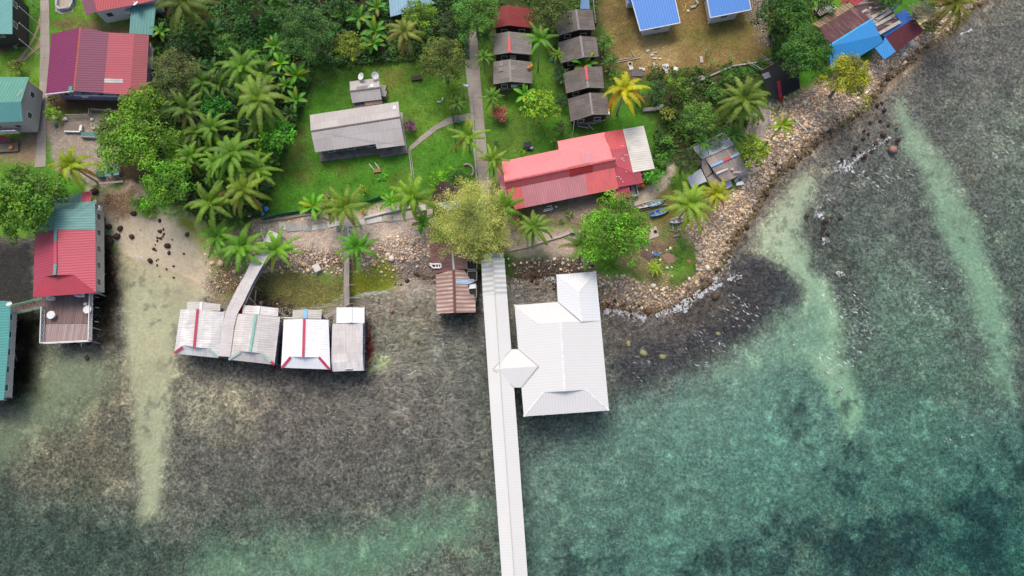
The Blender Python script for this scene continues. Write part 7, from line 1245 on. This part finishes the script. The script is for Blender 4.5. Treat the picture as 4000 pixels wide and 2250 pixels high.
def rock(label, x, y, z, s, c, group, name='boulder', cat='boulder', sc=(1, 1, 1), rz=None):
    m_ = stone_mat(c); key = (int(abs(x)*100) % 6, m_.name)
    if key not in RP: o = mk(name, SP[key[0]][0], SP[key[0]][1], m_); RP[key] = o
    else: o = RP[key].copy(); SC.objects.link(o)
    o.name = name; o.location = (x, y, z); o.rotation_euler = (0, 0, rng.uniform(0, 6.28) if rz is None else rz); o.scale = (s*sc[0], s*sc[1], s*sc[2]); tag(o, label, cat, group); return o
for i in big:
    sec = min(((3400, 330, 'below the yellow tree with bare twigs'), (3100, 480, 'round the small palm with orange nuts'), (2980, 700, 'seaward of the shack'), (2850, 900, 'seaward of the large palm'), (2740, 1090, 'along the grassy point'), (2500, 1190, 'east of the pavilion'), (2150, 1060, 'north of the pavilion'), (3560, 170, 'below the patchwork roofs'), (1560, 1000, 'west of the rusty hut'), (1200, 1010, 'between walkway and plank pier'), (870, 1050, 'west of the covered walkway'), (1010, 1180, 'behind the second hut')), key=lambda q: (at(q[0], q[1], 1).x-gx2[i])**2+(at(q[0], q[1], 1).y-gy2[i])**2)[2]
    tn = 'wet dark' if wet[i] > .5 else ('whitish' if c_[i].sum() > 1.75 else ('tan' if c_[i][0] > 1.5*c_[i][2] else 'greyish')); hue = sec
    rock(f'large {tn} stone in the shore stones {sec}', gx2[i], gy2[i], gzv[i]+size[i]*.2, size[i], c_[i], f'large {tn} shore stones {sec}', 'rock', 'rock'); continue
    if gx2[i] > -15: lb = 'wet dark rounded stone in the bank at the waterline' if wet[i] > .5 else 'dry pale rounded stone in the shore bank east of the jetty'; gr = 'large stones of the east bank, wet' if wet[i] > .5 else 'large stones of the east bank, dry'
    else: lb = 'wet dark rock among the western shore stones' if wet[i] > .5 else 'rough pale rock among the western shore stones'; gr = 'large western shore rocks, wet' if wet[i] > .5 else 'large western shore rocks, dry'
    rock(lb, gx2[i], gy2[i], gzv[i]+size[i]*.2, size[i], c_[i], gr, 'rock', 'rock')
DK = (.06, .04, .035); BEACH = [(542, 845, 14, 'dark oblong boulder highest on the sandy beach'), (641, 873, 9, 'small dark boulder upper right on the sandy beach'), (410, 862, 17, 'large dark boulder beside the teal roof'), (480, 898, 14, 'flat dark boulder right of the boulder pile by the sea house'), (523, 928, 12, 'dark boulder alone at left on the wet sand'), (746, 926, 12, 'brown slab rock near the palms at the beach edge'), (662, 964, 15, 'long grey flat rock on the sand'), (588, 1020, 13, 'upright oval dark rock in the shallow sand'), (432, 940, 22, 'largest round boulder beside the sea house wall'), (465, 928, 16, 'boulder right of the largest round boulder'), (435, 892, 15, 'grey shiny boulder above the largest round one'), (398, 900, 20, 'brown boulder nearest the sea house wall'), (395, 765, 18, 'dark boulder behind the sea house roof corner'), (440, 1068, 13, 'reddish dark boulder beside the lower sea house wall'), (430, 1207, 9, 'small orange brown rock in the dark water beside the deck'), (335, 1398, 12, 'black rock in the water below the deck')]
for px, py, r, lb in BEACH: p = at(px, py, 0); g_ = gz(p); rock(lb, p.x, p.y, g_+r*.012, r*.041, (.25, .09, .04) if 'orange' in lb else ((.14, .07, .06) if 'brown' in lb or 'red' in lb else DK), None)
for i, (px, py, r) in enumerate(((640, 912, 9), (652, 905, 6), (632, 910, 6), (652, 922, 6), (647, 930, 5), (638, 936, 8), (625, 934, 6), (622, 945, 6), (612, 960, 4), (612, 980, 6), (665, 990, 10), (725, 995, 6), (612, 1018, 5), (620, 1015, 4), (614, 1036, 5), (680, 1040, 6), (652, 1052, 5), (621, 1078, 4), (678, 1083, 6), (604, 975, 8), (683, 943, 4), (515, 925, 6), (560, 905, 3))): p = at(px, py, 0); rock('small dark stone scattered on the wet beach sand', p.x, p.y, gz(p)+.04, r*.041, DK, 'small dark stones on the beach')
SEAR = [(3426, 412, 11), (3445, 402, 8), (3455, 430, 12), (3400, 478, 8), (3378, 508, 10), (3395, 520, 8), (3455, 520, 17, 1), (3512, 545, 13), (3490, 583, 20, 2), (3345, 575, 11), (3340, 600, 12), (3380, 610, 14), (3376, 540, 9), (3425, 560, 12), (3475, 485, 8), (3508, 495, 8, 2), (3292, 618, 8), (3365, 595, 7), (3410, 585, 9), (3228, 862, 15), (3218, 890, 13), (3236, 915, 11), (3262, 800, 10, 1), (3156, 838, 14, 1), (3285, 852, 12), (3250, 848, 9, 1), (3225, 798, 8, 1), (3183, 930, 6), (2795, 1158, 17, 1), (2890, 1105, 10, 1), (1590, 1095, 10, 1), (1530, 1215, 12, 2), (2078, 1098, 8), (2045, 1150, 7), (2310, 1050, 8), (2112, 1115, 4, 2), (3210, 930, 7), (3470, 548, 8), (3440, 470, 9)]
WN = ['northern rocks off the east bank', 'inner rock group off the east bank']
for i, v in enumerate(SEAR):
    px, py, r = v[:3]; k_ = v[3] if len(v) > 3 else 0; p = at(px, py, 0); g_ = gz(p); c0_ = [DK, (.12, .08, .055), (.34, .22, .14)][k_]; big_ = r >= 14
    grp = 'sea rocks near the foam streak' if py < 700 else ('sea rocks east of the pale channel' if px > 3100 else 'rocks in the shallows near the jetty'); nm_ = ['dark', 'brown', 'tan'][k_]
    rock(f'{nm_} wave washed {"boulder" if big_ else "stone"} among the '+{'sea rocks near the foam streak': 'rocks near the long foam streak', 'sea rocks east of the pale channel': 'rocks just right of the pale sand channel', 'rocks in the shallows near the jetty': 'shallows round jetty and stone bank'}[grp], p.x, p.y, max(g_+r*.02, -.25), r*.041, c0_, grp+f', {nm_}'+(', large' if big_ else ''), sc=(1, 1, 1.25))
for px, py, r, lb in ((2455, 1342, 13, 'ochre submerged coral head nearest the pavilion'), (2513, 1378, 17, 'ochre submerged coral head in the middle of the three'), (2588, 1394, 15, 'ochre submerged coral head farthest from the pavilion'), (2808, 1302, 11, 'small pale submerged coral head below the foam')): p = at(px, py, -.6); rock(lb, p.x, p.y, gz(p)+.05, r*.041, (.42, .33, .16), None, 'coral_head', 'coral', (1, 1, .6))
# ---------------------------------------------------------------- foam, and painted glints in the same white: ragged patches on the water
m = NT('foam'); m.fin((.75, .77, .78), .9); tr = m.n('ShaderNodeBsdfTransparent'); mx = m.n('ShaderNodeMixShader', Fac=m.ramp(m.noise(4, 3, .7), .35, .65, .15, .8)); m.t.links.new(tr.outputs[0], mx.inputs[1]); m.t.links.new(m.b.outputs[0], mx.inputs[2]); m.t.links.new(mx.outputs[0], m.out.inputs[0]); FOAM_GLINT = m.m
# sky glints on the open ripples, painted as pale flecks
x, y = scatter([(1900, 640), (2050, 480), (2250, 400), (2600, 300), (2600, 1150), (2300, 1150), (2000, 900), (1600, 960), (1540, 900), (1800, 780)], 4., 0)
cl = fbm(x, y, .1, 4, 77.)+.35*fbm(x, y, .6, 2, 12.); s = rng.random(len(x)) < np.clip((cl-.8)*4., 0, .4); x = x[s]; y = y[s]; n = len(x)
a = radians(-32)+rng.normal(0, .3, n); L_ = rng.uniform(.12, .42, n); W_ = L_*rng.uniform(.12, .28, n); u = np.stack([np.cos(a), np.sin(a), 0*a], 1); v = np.stack([-np.sin(a), np.cos(a), 0*a], 1)
V, F = quads(np.stack([x, y, rng.uniform(.02, .05, n)], 1), u, v, W_, L_); tag(mk('glint_flecks', V, F, FOAM_GLINT), kind='stuff')
def foam(lines, dens):
    V = []; F = []
    for a, b, w_, n in lines:
        A_, B_ = at(a[0]*K, a[1]*K, .03), at(b[0]*K, b[1]*K, .03); d = (B_-A_); nr = Vector((-d.y, d.x, 0)).normalized()
        for i in range(int(n*dens)):
            u = rng.random(); p = A_+d*u+nr*rng.normal()*w_*1.25*(.4+.6*math.sin(u*pi)); r = (abs(rng.normal())*.055+.02)*(2.2 if rng.random() < .06 else 1); k_ = 7; n0 = len(V); el = rng.uniform(1, 2.6); ra = rng.uniform(0, 3.14)
            V.append(p)
            for j in range(k_): t_ = 2*pi*j/k_; rr = r*rng.uniform(.4, 1.3); x = cos(t_)*rr*el; y = sin(t_)*rr; V.append(p+Vector((x*cos(ra)-y*sin(ra), x*sin(ra)+y*cos(ra), 0)))
            for j in range(k_): F.append((n0, n0+1+j, n0+1+(j+1) % k_))
    V = [v+Vector((0, 0, .0005*(i % 40))) for i, v in enumerate(V)]
    tag(mk('sea_foam', V, F, FOAM_GLINT), kind='stuff')
foam([((1520, 785), (1565, 782), .3, 260), ((1560, 785), (1625, 798), .35, 260), ((1650, 795), (1690, 780), .25, 160), ((1690, 780), (1740, 742), .55, 800), ((1735, 745), (1770, 740), .3, 220), ((1770, 735), (1815, 715), .2, 200), ((1800, 712), (1800, 680), .4, 80), ((1830, 705), (1865, 692), .3, 90), ((1815, 680), (1835, 640), .4, 110),
 ((2090, 430), (2150, 425), .45, 130), ((2120, 425), (2165, 390), .35, 120), ((2160, 395), (2240, 345), .22, 110), ((2050, 535), (2075, 545), .4, 70), ((2070, 600), (2085, 610), .3, 40), ((2100, 685), (2125, 690), .2, 50), ((2175, 430), (2190, 470), .8, 30),
 ((880, 750), (920, 740), .12, 60), ((920, 740), (975, 733), .15, 120), ((1345, 692), (1395, 700), .2, 130), ((330, 642), (360, 650), .08, 40), ((1395, 695), (1400, 715), .1, 30), ((940, 925), (950, 920), .1, 14), ((2415, 85), (2445, 75), .15, 40), ((540, 1000), (545, 1010), .05, 4), ((965, 1020), (985, 1050), .1, 3), ((560, 870), (600, 885), .1, 8)], .75)
